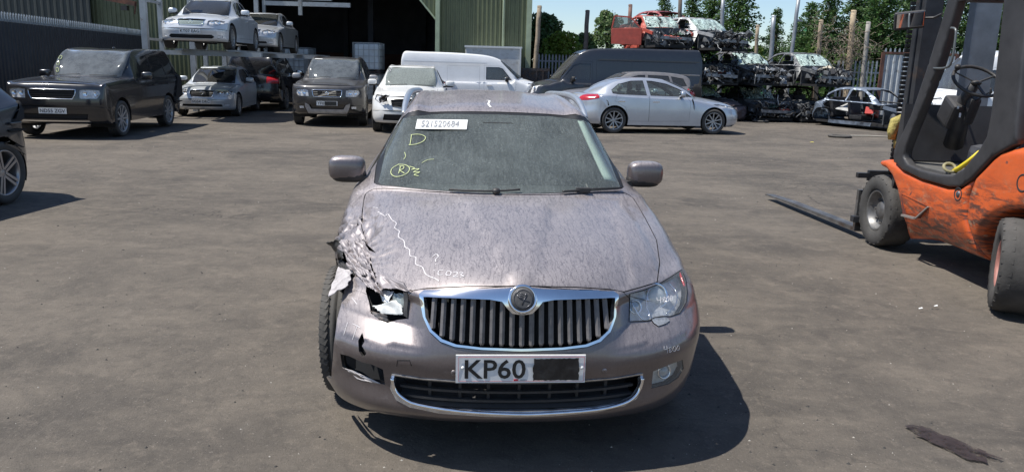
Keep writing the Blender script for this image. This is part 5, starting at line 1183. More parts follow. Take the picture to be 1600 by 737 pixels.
def make_car(name, label, cat, sp, pm, opt=None, group=None):
    o_ = opt or {}; root = thing(name, label, cat, group=group); s = gen_sheet(sp, o_.get('disp')); nF, nC, nB = s.nF, s.nC, s.nB; W, L, zs = sp['W'], sp['L'], sp['zs']
    wh = sp['wh']; R = sp['R']; gl = o_.get('glass', g_car); sg_gl = o_.get('side_glass', gl)
    wst = nF - 1 + sp['wsn']; V = s.Vm; rgn = []
    nf = len(sp['ff'])
    if not o_.get('no_bumper'): rgn.append(('bumper', U_([(-7, 0), (7, 0), (7, 1.2), (5.6, sp.get('bv', 2.2)), (3, sp.get('bv', 2.2)), (-3, sp.get('bv', 2.2)), (-5.6, sp.get('bv', 2.2)), (-7, 1.2)])))
    hv = nf - .8 if 'hv' not in sp else sp['hv']
    rgn.append(('hood', U_([(-3.1, hv), (3.1, hv), (3.35, nF - 2.2), (3.1, nF - 1.55), (-3.1, nF - 1.55), (-3.35, nF - 2.2)])))
    rgn.append(('windscreen', U_([(0, nF - 1 + .06), (-2.2, nF - 1 + .03), (-3.0, nF - 1 + .10), (-2.93, wst - .4), (-2.8, wst - .05), (2.8, wst - .05), (2.93, wst - .4), (3.0, nF - 1 + .10), (2.2, nF - 1 + .03)])))
    if sp.get('rw'): rgn.append(('rear_window', U_([(-2.75, sp['rw'][0]), (2.75, sp['rw'][0]), (2.85, sp['rw'][1]), (-2.85, sp['rw'][1])])))
    for sg in (-1, 1):
        for nm, key in (('front_door', 'fd'), ('rear_door', 'rd')):
            if key in sp: rgn.append((nm + ('_a' if sg < 0 else '_b'), reg_xz(s, sp[key], sg, (3.05, 6.9))))
        for p in sp.get('glass', []): rgn.append(('side_window', reg_xz(s, p, sg, (3.02, 4.05))))
        for x in wh: rgn.append(('arch', arch(x, R + .01, sp.get('ar', R + .05), sg, s, (3.9, 7))))
        for key, nm in (('hl', 'headlight'), ('fog', 'fog_lamp')):
            if key in sp: rgn.append((nm + ('_a' if sg < 0 else '_b'), reg_yz(s, sp[key], sg, (0, nF - 1.5))))
        if 'tl' in sp: rgn.append(('taillight' + ('_a' if sg < 0 else '_b'), reg_xz(s, sp['tl'], sg, (2.2, 6), (V - nB - .5, V), .06)))
    for key, nm in (('gr', 'grille'), ('lg', 'lower_grille'), ('lg2', 'skid_plate'), ('pb', 'trim_bar')):
        if key in sp:
            a = reg_yz(s, sp[key], 1, (0, nF - 1.3)); a = np.array([q for q in a]); b = a[::-1] * np.array([-1, 1]); rgn.append((nm, np.concatenate([a, b])))
    for v0_, v1_ in o_.get('cut', []): rgn.append(('cut', U_([(-7, v0_), (7, v0_), (7, v1_), (-7, v1_)])))
    du, dv = o_.get('res', (44, int(V * 3)))
    c = Cut(s, du, dv, rgn); mt = [pm, blackpl]
    miss = o_.get('missing', [])
    def pt(lbl, nm, mats, *a, **k):
        if lbl in miss or nm in miss: return None
        return c.part(lbl, nm, mats, root, *a, **k)
    pt('body', 'body', mt, .0, .02); pt('bumper', 'bumper', mt, .004, .012) if not o_.get('bumper_mat') else pt('bumper', 'bumper', [o_['bumper_mat'], blackpl], .004, .012)
    pt('hood', 'hood', mt, .006, .02)
    for nm in ('front_door', 'rear_door'):
        for q in '_a', '_b':
            d = pt(nm + q, nm, mt, .004, .015)
            if d:
                sg = -1 if q == '_a' else 1; P_ = np.array([v.co for v in d.data.vertices]); xr = P_[:, 0].max() - .16; zr = sp.get('zh', P_[:, 2].max() * .66)
                m_ = (P_[:, 0] > xr - .25) & (P_[:, 2] < sp['cab'][2][3] - .02)
                if m_.any():
                    zz = sp['cab'][2][3] - .13; j = np.argmin(abs(P_[:, 2] - zz) + abs(P_[:, 0] - xr)); y = P_[j, 1]
                    a = MB(); a.bbox((xr - .02, y + sg * .022, zz), (.19, .025, .03), .008); a.build('door_handle', o_.get('handle', pm), d)
    pt('windscreen', 'windscreen', [gl, seal], .0, .02, -.006); pt('rear_window', 'rear_window', [sg_gl, seal], .0, .02, -.005)
    for sg in (-1, 1):
        sv = c.lab.copy(); cen = c.uv[c.F].mean(1)[:, 0]; c.lab[(cen * sg < 0)] = -1; pt('side_window', 'side_window', [sg_gl, seal], .0, .015, -.010); c.lab = sv
    if not o_.get('shell'):
        pt(['body', 'bumper', 'hood', 'front_door_a', 'front_door_b', 'rear_door_a', 'rear_door_b'], 'inner_shell', [dark], 0, 0, -.035)
    elif 'body' not in miss:
        pt(['body'] + ([] if 'hood' in miss else ['hood']) , 'inner_shell', [o_.get('shell_in', dark)], 0, 0, -.03)
    for q in '_a', '_b':
        h_ = pt('headlight' + q, 'headlight', [g_lamp, blackpl], .003, .01, .002)
        if h_:
            c.part('headlight' + q, 'headlight_reflector', [lampwhite], h_, 0, 0, -.03)
            P_ = np.array([v.co for v in h_.data.vertices]); ce = P_.mean(0); ex = P_[:, 2].max() - P_[:, 2].min()
            for dy in sp.get('lamps', (-.4, .4)):
                yy = ce[1] + dy * (P_[:, 1].max() - P_[:, 1].min()) * .5; j = np.argmin(abs(P_[:, 1] - yy) + abs(P_[:, 2] - ce[2])); a = MB(); r = ex * .30
                a.lathe([(.001, .0), (r * .7, -.004), (r * .85, .008), (r, .002), (r * 1.02, -.02)], (0, 0, 0), 'z', 18); l = a.build('lamp_ring', chrome, h_); l.location = (P_[j, 0] + .02, yy, ce[2]); l.rotation_euler = Vector((-1, 0, .1)).to_track_quat('Z', 'Y').to_euler()
        pt('fog_lamp' + q, 'fog_lamp', [lampwhite, blackpl], .003, .01, -.006)
        pt('taillight' + q, 'taillight', [lampred, blackpl], .003, .012, .004)
    g_ = pt('grille', 'grille', [dark], 0, 0, -.03)
    if g_:
        P_ = np.array([v.co for v in g_.data.vertices]); y0, y1, z0, z1 = P_[:, 1].min(), P_[:, 1].max(), P_[:, 2].min(), P_[:, 2].max(); gm = o_.get('grille_mat', chrome)
        def fx(y, z): return s_xyz(s, y, z)
        nb_ = sp.get('gbars', 4)
        a = MB(); N_ = 8; ed = [(y0, z0), (y1, z0), (y1, z1), (y0, z1)]
        lo = reg_yz(s, sp['gr'], 1, (0, nF - 1.3)); lo = [q for q in lo]; full = np.concatenate([np.array(lo), np.array(lo)[::-1] * np.array([-1, 1])]); full = full[np.abs(full[:, 0]) > .04]; PP = surf_pts(s, full, .004)
        a.tube([Vector(p) for p in PP], .010, 6, closed=True); a.build('grille_frame', gm, g_)
        for i in range(nb_):
            z = z0 + (z1 - z0) * (i + 1) / (nb_ + 1); yy = y1 * .96; pts = []
            for t in np.linspace(-1, 1, 7):
                uv = s.inv([(abs(t) * yy, z)], fyz, (0, 5), (0, nF - 1.3), True); p = s.P(uv[:, 0], uv[:, 1])[0]; pts.append(Vector((p[0] + .006, t * yy, z)))
            a = MB(); a.tube(pts, .009, 4, smooth=False); a.build('grille_slat', o_.get('slat_mat', gm), g_)
        if o_.get('badge') == 'slash':
            a = MB(); p0 = pts[3]; a.bar((p0.x - .02, .22, z0 + .01), (p0.x - .02, -.22, z1 - .01), .035, .01, up=(1, 0, 0)); a.lathe([(.045, 0), (.05, -.01), (.03, -.014), (.028, -.004)], (p0.x - .015, 0, (z0 + z1) / 2), 'x', 20); a.build('badge', chrome, g_)
        elif o_.get('badge') == 'star':
            zc_ = z1 - .05; x_ = pts[3].x - .01; a = MB(); a.tube([(x_, .05 * cos(t), zc_ + .05 * sin(t)) for t in np.linspace(0, 2 * pi, 20)[:-1]], .005, 5, closed=True)
            for q in range(3): t = pi / 2 + q * 2 * pi / 3; a.bar((x_, 0, zc_), (x_, .05 * cos(t), zc_ + .05 * sin(t)), .008, .006)
            a.build('badge', chrome, g_)
    lgm = [dark if not o_.get('lg_mat') else o_['lg_mat']]
    pt('lower_grille', 'lower_grille', lgm, 0, 0, -.03); pt('skid_plate', 'skid_plate', [o_.get('skid', alloy), blackpl], 0, .02, .012); pt('trim_bar', 'trim_bar', [chrome, blackpl], 0, .01, .008)
    # wheels
    if not o_.get('no_wheels'):
        for x in wh:
            for sg in (-1, 1):
                wheel(root, (x, sg * (W - .115), R), R, .22, sg, o_.get('rim', alloy), o_.get('spokes', 10), rr=o_.get('rr', .68), tw=o_.get('tw', .5)); liner(root, x, sp.get('ar', R + .05) - .003, W - .5, W - .03, sg, R + .01)
    if not o_.get('no_mirrors'):
        zb = sp['cab'][0][3]; xm = sp.get('xm', sp['cab'][0][0] + .28)
        for sg in (-1, 1): wing_mirror(root, (xm, sg * (W + .10), zb + .10), sg, o_.get('mirror', pm), sp.get('ms', 1.05))
    a = MB(); a.box((L / 2, 0, zs + .04), (L - .7, 2 * W - .35, .08)); a.build('floor_pan', dark, root)
    if not o_.get('no_seats'):
        zz = sp.get('seatz', .55)
        for y in (.36, -.36): seat(root, (sp['cab'][2][0] + .25, y, zz), o_.get('seat', seat_m))
        a = MB(); a.bbox((sp['cab'][2][0] + 1.25, 0, zz + .28), (.16, 2 * W * .7, .66), .05, ry=.2); a.build('rear_seat', o_.get('seat', seat_m), root)
        a = MB(); xd = sp['cab'][0][0] + .05; zb = sp['cab'][0][3]; a.bbox((xd, 0, zb - .12), (.5, 1.5 * W, .15), .05); a.build('dashboard', dark, root)
        a = MB(); a.tube([(xd + .36 + .05 * sin(t), .36 + .18 * cos(t), zb - .02 + .17 * sin(t)) for t in np.linspace(0, 2 * pi, 16)[:-1]], .014, 5, closed=True); a.build('steering_wheel', dark, root)
    if 'plate' in o_:
        z = o_['plate'][1]; uv = s.inv([(0.0, z)], fyz, (-1, 1), (0, nF - 1.5), True); p = s.P(uv[:, 0], uv[:, 1])[0]
        plate(root, (p[0] - .02, 0, z), (0, -1, 0), o_['plate'][0], plate_w)
    if 'rplate' in o_:
        z = o_['rplate'][1]; p = s.P(np.array([0.]), np.array([V - 1.5]))[0]; q = plate(root, (p[0] + .03, 0, z), (0, 1, 0), o_['rplate'][0], plate_y)
    if o_.get('wipers'):
        for u0, u1 in ((2.3, .3), (-.4, -2.6)):
            uu = np.linspace(u0, u1, 8); q = surf_pts(s, np.stack([uu, np.full(8, nF - 1 + .10) + np.linspace(0, .06, 8)], 1), .012); a = MB(); a.tube([Vector(p) for p in q], .007, 5); a.build('wiper', blackpl, root)
    root['_s'] = 0; del root['_s']
    return root, s, c
def s_xyz(s, y, z): return 0

SUV = dict(L=4.79, W=.965, zs=.30, k=.62, kr=.5, ff=[(.16, .30), (.06, .36), (.03, .48), (.0, .62), (.0, .80), (.03, .95), (.09, 1.04)], fh=[(.25, 1.10), (.65, 1.145), (1.10, 1.175), (1.36, 1.185), (1.44, 1.19)],
    cab=[(1.80, 1.47, .69, 1.13, 1.9), (2.10, 1.66, .665, 1.14, 2.15), (2.35, 1.73, .67, 1.15), (2.9, 1.775, .68, 1.17), (3.7, 1.78, .68, 1.19), (4.3, 1.765, .67, 1.21), (4.52, 1.73, .65, 1.21), (4.62, 1.45, .70, 1.2, 4.6)],
    rf=[(.14, .32), (.03, .42), (.0, .62), (.02, .85), (.05, 1.02)], rh=[(.09, 1.12), (.12, 1.2)], wsn=3, wh=(.92, 3.665), R=.37, ar=.43, rr=.05, cr=.05,
    glass=[[(1.98, 1.19), (2.42, 1.60), (2.62, 1.64), (2.95, 1.66), (2.95, 1.20)], [(3.03, 1.20), (3.03, 1.665), (3.75, 1.665), (3.80, 1.22)], [(3.88, 1.23), (3.84, 1.66), (4.2, 1.64), (4.4, 1.56), (4.45, 1.27)]],
    fd=[(1.75, .42), (1.72, 1.12), (2.0, 1.165), (2.99, 1.18), (2.99, .42)], rd=[(2.99, .42), (2.99, 1.18), (3.86, 1.2), (3.86, .95), (3.5, .84), (3.28, .62), (3.2, .42)], seatz=.85)
def mod(base, **k): d = dict(base); d.update(k); return d
RRS = mod(SUV, k=.42, cr=.028, rr=.035, ff=[(.16, .30), (.06, .36), (.03, .48), (.0, .62), (.0, .80), (.02, .97), (.06, 1.07)], fh=[(.20, 1.125), (.65, 1.16), (1.10, 1.18), (1.36, 1.19), (1.44, 1.195)], cab=[(1.78, 1.47, .73, 1.13, 1.9), (2.06, 1.68, .72, 1.14, 2.15), (2.30, 1.75, .715, 1.15), (2.9, 1.785, .72, 1.17), (3.7, 1.785, .715, 1.19), (4.3, 1.77, .70, 1.21), (4.54, 1.74, .68, 1.21), (4.64, 1.45, .72, 1.2, 4.6)], hl=[(.50, .80), (.50, .97), (.66, .98), (.84, .97), (.86, .90), (.80, .80)], gr=[(0, .79), (.0, .97), (.44, .97), (.43, .88), (.38, .79)], gbars=3, lg=[(0, .40), (0, .50), (.62, .50), (.60, .40)], pb=[(0, .345), (0, .375), (.62, .375), (.66, .345)], tl=[(4.60, .95), (4.60, 1.2), (4.8, 1.2), (4.8, .95)], lamps=(-.5, .35), bv=3.2)
XC = mod(SUV, W=.95, L=4.8, k=.85, hl=[(.46, .77), (.47, .93), (.58, .95), (.80, .93), (.83, .86), (.74, .77)], gr=[(0, .76), (.0, .93), (.37, .93), (.36, .82), (.33, .76)], gbars=3, lg=[(0, .47), (0, .58), (.42, .58), (.48, .47)], lg2=[(0, .34), (0, .45), (.40, .45), (.46, .56), (.56, .60), (.56, .52), (.48, .34)], lamps=(-.3, .35), bv=2.6, fog=[(.60, .46), (.60, .52), (.72, .52), (.72, .46)])
SAL = dict(L=4.64, W=.88, zs=.22, k=.95, kr=.9, ff=[(.12, .20), (.04, .26), (.02, .36), (.0, .48), (.03, .58), (.08, .68)], fh=[(.16, .74), (.40, .82), (.80, .88), (1.18, .92), (1.27, .93)],
    cab=[(1.60, 1.12, .62, .92, 1.72), (1.95, 1.30, .57, .93, 2.0), (2.18, 1.37, .56, .935), (2.6, 1.41, .56, .94), (3.0, 1.405, .56, .945), (3.35, 1.36, .56, .95, 3.35), (3.68, 1.20, .60, .95, 3.62)],
    rf=[(.12, .24), (.02, .34), (.0, .52), (.03, .66), (.06, .84)], rh=[(.14, .93), (.36, .955), (.58, .965)], wsn=3, wh=(.86, 3.62), R=.32, ar=.375, cr=.05,
    glass=[[(1.72, .96), (2.08, 1.24), (2.3, 1.31), (2.66, 1.335), (2.68, .965)], [(2.75, .965), (2.74, 1.335), (3.05, 1.33), (3.36, 1.25), (3.62, 1.06), (3.5, .985)]],
    fd=[(1.55, .33), (1.50, .88), (1.75, .93), (2.71, .94), (2.73, .33)], rd=[(2.71, .33), (2.71, .94), (3.5, .95), (3.58, .78), (3.32, .62), (3.22, .33)], rw=None, seatz=.45)
CLK = mod(SAL, W=.87, hl=[(.40, .60), (.41, .70), (.52, .755), (.62, .73), (.74, .72), (.76, .64), (.66, .58), (.52, .56)], gr=[(0, .56), (0, .75), (.33, .74), (.33, .66), (.28, .56)], gbars=4, lg=[(0, .30), (0, .36), (.52, .36), (.56, .30)], fog=[(.60, .31), (.60, .37), (.72, .37), (.72, .31)], lamps=(-.55, .3), bv=3.1)
CLK.pop('rd'); CLK['glass'] = [[(1.72, .96), (2.08, 1.24), (2.3, 1.31), (2.9, 1.33), (2.95, .965)], [(3.0, .965), (2.96, 1.33), (3.2, 1.29), (3.5, 1.16), (3.6, 1.04), (3.4, .985)]]; CLK['fd'] = [(1.55, .33), (1.50, .88), (1.75, .93), (2.98, .94), (3.12, .6), (3.05, .33)]
CCL = mod(SAL, L=4.53, W=.865, hl=[(.40, .60), (.42, .72), (.55, .745), (.74, .72), (.76, .65), (.64, .59), (.52, .57)], gr=[(0, .59), (0, .75), (.33, .74), (.32, .66), (.27, .59)], gbars=4, lg=[(0, .27), (0, .35), (.50, .36), (.56, .31), (.5, .27)], fog=[(.62, .27), (.62, .34), (.73, .35), (.73, .30)], lamps=(-.35, .35), bv=3.3)
P508 = mod(SAL, L=4.79, W=.925, k=1.25, kr=1.1, ff=[(.14, .20), (.04, .26), (.0, .36), (.0, .50), (.05, .62), (.12, .71)], fh=[(.25, .78), (.55, .86), (.92, .925), (1.22, .965), (1.30, .975)],
    cab=[(1.70, 1.20, .64, .955, 1.75), (2.10, 1.37, .60, .965, 2.12), (2.35, 1.425, .59, .97), (2.8, 1.456, .59, .985), (3.3, 1.435, .59, .995), (3.70, 1.355, .59, 1.005, 3.68), (4.05, 1.20, .62, 1.01, 3.98)],
    rf=[(.14, .24), (.03, .36), (.0, .55), (.03, .72), (.06, .92)], rh=[(.14, 1.0), (.26, 1.02), (.40, 1.035)], wh=(.98, 3.795), R=.335, ar=.385,
    glass=[[(1.58, .975), (1.95, 1.18), (2.3, 1.31), (2.7, 1.375), (2.86, 1.38), (2.80, .995)], [(2.90, .995), (2.96, 1.38), (3.3, 1.365), (3.65, 1.27), (3.86, 1.12), (3.85, 1.03), (3.7, 1.01)]],
    fd=[(1.70, .34), (1.68, .85), (1.76, .96), (2.84, .985), (2.86, .32)], rd=[(2.84, .32), (2.84, .985), (3.74, 1.0), (3.80, .84), (3.50, .68), (3.38, .32)],
    hl=[(.52, .66), (.55, .74), (.70, .80), (.84, .80), (.84, .72), (.70, .66)], gr=[(0, .50), (0, .66), (.40, .66), (.36, .5)], tl=[(4.22, .90), (4.20, 1.0), (4.80, .98), (4.80, .82), (4.5, .84)], lamps=(0,))
XOV = mod(SUV, L=4.35, W=.90, zs=.25, k=.95, ff=[(.14, .25), (.05, .32), (.0, .45), (.0, .62), (.04, .76), (.10, .86)], fh=[(.24, .94), (.55, 1.01), (.95, 1.06), (1.18, 1.09), (1.26, 1.10)],
    cab=[(1.62, 1.32, .66, 1.06, 1.7), (1.95, 1.50, .62, 1.07, 2.0), (2.2, 1.57, .62, 1.08), (2.7, 1.61, .62, 1.10), (3.3, 1.60, .62, 1.12), (3.85, 1.55, .61, 1.14), (4.1, 1.40, .64, 1.14, 4.05)], wh=(.86, 3.49), R=.34, ar=.39,
    glass=[[(1.85, 1.12), (2.2, 1.42), (2.5, 1.50), (2.7, 1.51), (2.7, 1.13)], [(2.78, 1.13), (2.78, 1.51), (3.4, 1.50), (3.5, 1.16)], [(3.57, 1.17), (3.47, 1.49), (3.85, 1.43), (3.95, 1.22)]],
    fd=[(1.65, .38), (1.62, 1.05), (1.8, 1.1), (2.74, 1.11), (2.74, .38)], rd=[(2.74, .38), (2.74, 1.11), (3.52, 1.14), (3.56, .9), (3.3, .76), (3.15, .38)],
    hl=[(.46, .72), (.50, .84), (.66, .90), (.78, .90), (.80, .80), (.66, .72)], gr=[(0, .62), (0, .82), (.40, .82), (.36, .66)], lg=[(0, .32), (0, .46), (.56, .46), (.60, .32)], tl=[(4.05, .9), (4.0, 1.15), (4.4, 1.15), (4.4, .9)], seatz=.7, lamps=(0,), bv=2.6)
VAN = dict(L=5.9, W=1.02, zs=.30, k=.8, kr=.3, ff=[(.12, .30), (.04, .38), (.0, .55), (.0, .75), (.05, .92), (.12, 1.04)], fh=[(.25, 1.13), (.50, 1.20), (.74, 1.26), (.82, 1.29)],
    cab=[(1.18, 1.64, .83, 1.20, 1.25), (1.50, 1.97, .82, 1.21, 1.5), (1.72, 2.16, .82, 1.22), (1.98, 2.26, .84, 1.22), (2.6, 2.31, .85, 1.22), (4.2, 2.33, .85, 1.22), (5.5, 2.33, .85, 1.22), (5.78, 2.30, .84, 1.22), (5.86, 1.9, .86, 1.2)],
    rf=[(.10, .32), (.02, .42), (.0, .7), (.0, 1.0)], rh=[(.01, 1.15), (.02, 1.25)], wsn=3, wh=(.95, 4.55), R=.35, ar=.41, cr=.05, rr=.10,
    glass=[[(1.12, 1.30), (1.50, 1.74), (1.70, 1.80), (2.05, 1.80), (2.05, 1.28)]], fd=[(1.15, .42), (1.02, 1.1), (1.1, 1.27), (1.45, 1.72), (1.7, 1.86), (2.12, 1.88), (2.12, .42)], rd=[(2.25, .48), (2.25, 1.95), (3.45, 1.95), (3.45, .48)],
    hl=[(.55, .80), (.56, 1.02), (.72, 1.10), (.86, 1.06), (.86, .86), (.7, .78)], gr=[(0, .80), (0, .94), (.45, .94), (.42, .80)], lg=[(0, .42), (0, .56), (.6, .56), (.6, .42)], seatz=.95, lamps=(0,), bv=2.8)
# ---------------------------------------------------------------- parked vehicles
pb = paint('paint_black', (.008, .009, .012), .12, .0, rough=.2); 
g_rr = glass('glass_painted_reflection', (.5, .56, .56), .55, dust=.22, dcol=(.42, .46, .48), dscale=5)  # bluish blotchy film: sky reflections put into the glass colour
r, s, c = make_car('parked_suv', 'black boxy off-roader with silver grille and ND55 ZGV plate, by the dark fence', 'car', RRS, pb, dict(plate=('ND55 ZGV', .56), spokes=10, rim=alloy, glass=g_rr, side_glass=g_dark, wipers=1, badge=None, slat_mat=blackpl, rr=.74, seat=seat_lt))
place(r, .92, -.85, gnd(187, 213), radians(-5))
tx = text_on('RANGE ROVER', r, (.145, 0, 1.063), (0, -1, 0), (.55, 0, .45), .62, .030, alloy_dk, .01)
a = MB(); a.ball((3.1, .0, 1.80), (.16, .04, .07), 10, 6); a.build('roof_aerial', pb, r)
marks_y = mat('crayon_yellow', (.62, .66, .30), .9)
def ring_marks(root, s, uvs, r_=.05, m=None):
    for n_, (u, v) in enumerate(uvs):
        t = np.linspace(0, 2 * pi, 13); pt = surf_pts(s, np.stack([u + .18 * np.cos(t), v + .16 * np.sin(t)], 1), .004); a = MB(); a.tube([Vector(p) for p in pt], .006, 4); a.build('crayon_ring', m or marks_y, root)
ring_marks(r, s, [(2.35, s.nF - .5 + .9), (2.4, s.nF - .5 + .45), (2.5, s.nF - .5)])

r, s, c = make_car('parked_saloon', 'silver coupe with round twin headlights and SG54 DRC plate, on the ground below the rack', 'car', CLK, paint('paint_silver_blue', (.55, .58, .60), .12, .4), dict(plate=('SG54 DRC', .44), spokes=7, badge='star', side_glass=g_dark, glass=g_dark, wipers=1))
place(r, .86, -.80, gnd(372, 181), radians(-7))
a = MB(); a.ball((.30, -.50, .745), (.30, .36, .07), 14, 8); a.build('clouded_headlight_cover', mat('lamp_cloudy', (.62, .62, .45), .5), r)

RZ = 1.86
pw = at(362, 80, 21.3)
r, s, c = make_car('racked_saloon', 'white four-door saloon with KT07 EAG plate, raised on the front of the steel rack', 'car', CCL, paint('paint_white_silver', (.62, .64, .66), .15, .3), dict(plate=('KT07 EAG', .44), spokes=7, badge='star', side_glass=g_dark, glass=g_dark, wipers=1))
place(r, .86, -.80, (pw[0], pw[1], RZ), radians(-6)); RACK1 = r
pw = at(437, 85, 27.2)
r, s, c = make_car('racked_coupe', 'pale silver coupe raised on the rack behind the white saloon', 'car', CLK, paint('paint_silver', (.50, .52, .54), .2, .6), dict(spokes=7, badge='star', side_glass=g_dark, glass=g_dark))
place(r, .86, -.80, (pw[0], pw[1], RZ), radians(-5)); RACK2 = r

r, s, c = make_car('parked_suv', 'black estate seen from behind with a red tail light, in the shade under the rack', 'car', mod(SUV, W=.93, tl=[(4.50, .88), (4.45, 1.10), (4.8, 1.10), (4.8, .88)], rw=None), pb, dict(side_glass=g_dark, glass=g_dark, rim=alloy_dk))
place(r, 3.665, .85, gnd(446, 171), radians(176))

r, s, c = make_car('parked_suv', 'black and silver off-roader with slashed grille badge and taped YF plate, facing the yard', 'car', XC, paint('paint_charcoal', (.016, .017, .020), .25, .2), dict(glass=g_rr, side_glass=g_dark, wipers=1, badge='slash', bumper_mat=pb, mirror=paint('paint_grey_mirror', (.35, .35, .36)), rim=alloy, skid=mat('skid_silver', (.36, .36, .37), .45, .5, noise=(12, .2)), lg_mat=pb))
place(r, .92, -.835, gnd(567.5, 195.4), radians(-7))
p_ = plate(r, (-.02, .0, .60), (0, -1, 0), None, plate_w); text_on('YF0', p_, (-.022, .155, .60), (0, -1, 0), (0, 0, 1), .17, .075, ink, .012)
a = MB(); a.box((-.024, -.09, .60), (.004, .30, .10)); a.build('black_tape', tape, p_)
q = surf_pts(s, np.array([(2.2, s.nF + 1.75), (1.2, s.nF + 1.75), (1.2, s.nF + 1.5), (2.2, s.nF + 1.5)]), .004); link('sticker', mesh_np('sticker', q, [(0, 1, 2, 3)]), r, mat('sticker_paper', (.75, .75, .72)))

def dent(P):
    Q = P.copy(); d = np.exp(-(((P[..., 0] - .25) / .3) ** 2 + ((P[..., 1] - .5) / .3) ** 2 + ((P[..., 2] - .8) / .25) ** 2)); Q[..., 0] += .05 * d; Q[..., 2] -= .03 * d; return Q
r, s, c = make_car('parked_suv', 'white car with crushed front corner and chalked windscreen, behind the mauve estate', 'car', XOV, paint('paint_white', (.72, .72, .70), .25, 0.), dict(disp=dent, grille_mat=blackpl, glass=glass('glass_dusty', (.62, .7, .68), .6, dust=.42, dcol=(.42, .46, .42)), wipers=1, side_glass=g_dark))
place(r, 0, .0, (-2.55, 18.6), radians(-5))
ring_marks(r, s, [(2.35, s.nF + 1.2), (2.35, s.nF + .75)], m=mat('crayon_white', (.66, .62, .62), .9))
q = surf_pts(s, np.array([(2.3, s.nF + 1.8), (1.0, s.nF + 1.8), (1.0, s.nF + 1.6), (2.3, s.nF + 1.6)]), .004); link('sticker', mesh_np('sticker', q, [(0, 1, 2, 3)]), r, MATS['sticker_paper'])
crumple('torn_bumper_piece', [(.05, .45, .92), (.12, .62, .90), (.20, .70, .72), (.02, .50, .76)], 3, 3, .03, blackpl, r, 51)

r, s, c = make_car('parked_saloon', 'clean silver four-door saloon parked side-on with red tail light at left', 'car', P508, paint('paint_silver_clean', (.50, .53, .58), .10, .55, rough=.28), dict(spokes=5, rim=alloy, rr=.72, glass=g_car, side_glass=glass('glass_green', (.72, .84, .80), .95, dust=.08), wipers=1, handle=chrome, tw=.6, res=(64, 84)))
fw = gnd(1113, 210); rw_ = gnd(957, 208); place(r, .98, .89, fw, atan2(*(rw_ - fw)[:2]))
r, s, c = make_car('parked_crossover', 'grey tall hatchback with roof spoiler, between the silver saloon and the black van', 'car', XOV, paint('paint_grey', (.16, .155, .16), .35, .5), dict(side_glass=g_dark, rim=alloy_dk))
place(r, 0, -.9, (1.15, 23.4), radians(88))
a = MB(); a.bbox((4.22, 0, 1.535), (.3, 1.15, .035), .012); a.build('roof_spoiler', MATS['paint_grey'], r)
r, s, c = make_car('parked_van', 'long black panel van with sloping windscreen, behind the silver saloon', 'van', VAN, paint('paint_van_black', (.010, .014, .022), .10, .2), dict(side_glass=g_dark, mirror=blackpl, rim=alloy_dk))
place(r, 0, -1.02, (.42, 26.2), radians(85))
a = MB()
for z in (.72, 1.05, 1.95): a.box((4.0, -1.03, z), (3.4, .012, .02))
a.build('side_rib', MATS['paint_van_black'], r)
wv = mod(VAN, L=4.9, fh=[(.20, 1.10), (.40, 1.16), (.62, 1.22), (.70, 1.25)], cab=[(1.0, 1.50, .80, 1.12, 1.1), (1.28, 1.72, .80, 1.13, 1.35), (1.5, 1.86, .82, 1.14), (1.9, 1.98, .84, 1.14), (2.6, 2.03, .85, 1.14), (3.6, 2.05, .85, 1.14), (4.5, 2.05, .85, 1.14), (4.78, 2.03, .84, 1.14), (4.86, 1.7, .86, 1.12)], wh=(.9, 3.8),
         glass=[[(1.10, 1.18), (1.42, 1.56), (1.55, 1.60), (1.98, 1.60), (1.98, 1.18)]], fd=[(1.05, .42), (.95, 1.05), (1.05, 1.16), (1.4, 1.58), (1.5, 1.64), (2.05, 1.66), (2.05, .42)], rd=[(2.2, .5), (2.2, 1.62), (3.3, 1.62), (3.3, .5)])
r, s, c = make_car('parked_van', 'old white high-roof panel van, side-on in front of the green cladding', 'van', wv, paint('paint_white_van', (.74, .75, .76), .18, 0.), dict(side_glass=g_car, mirror=blackpl))
place(r, 0, 1.02, (.95, 26.9), radians(-92))
a = MB(); a.box((3.35, 1.035, 1.72), (2.8, .02, .035)); a.box((3.35, -1.035, 1.72), (2.8, .02, .035)); a.build('roof_gutter', MATS['paint_white_van'], r)

r, s, c = make_car('parked_car', 'dark car cut off by the picture edge, spoked alloy wheel and red tail light showing', 'car', mod(SAL, L=4.35, W=.90, zs=.27, kr=1.0, cab=[(1.60, 1.25, .64, .98, 1.7), (1.95, 1.42, .60, 1.0, 2.0), (2.2, 1.50, .60, 1.01), (2.6, 1.54, .60, 1.03), (3.1, 1.52, .60, 1.06), (3.6, 1.45, .60, 1.10, 3.6), (3.95, 1.30, .64, 1.12, 3.9)], rf=[(.12, .26), (.02, .36), (.0, .55), (.03, .75), (.06, .95)], rh=[(.10, 1.05), (.14, 1.10), (.2, 1.14)],
    wh=(.86, 3.50), R=.345, ar=.39, glass=[[(1.75, 1.03), (2.2, 1.38), (2.66, 1.42), (2.66, 1.06)], [(2.73, 1.06), (2.73, 1.42), (3.2, 1.40), (3.55, 1.30), (3.5, 1.12)]], tl=[(3.98, .93), (3.86, 1.08), (4.35, 1.06), (4.35, .90)]), paint('paint_dark_blue', (.016, .02, .028), .12, .3), dict(side_glass=g_dark, spokes=5, rim=mat('alloy_two_tone', (.36, .35, .35), .3, .7), tw=1.0, rr=.72))
place(r, 3.50, -.87, gnd(13, 318), radians(1))
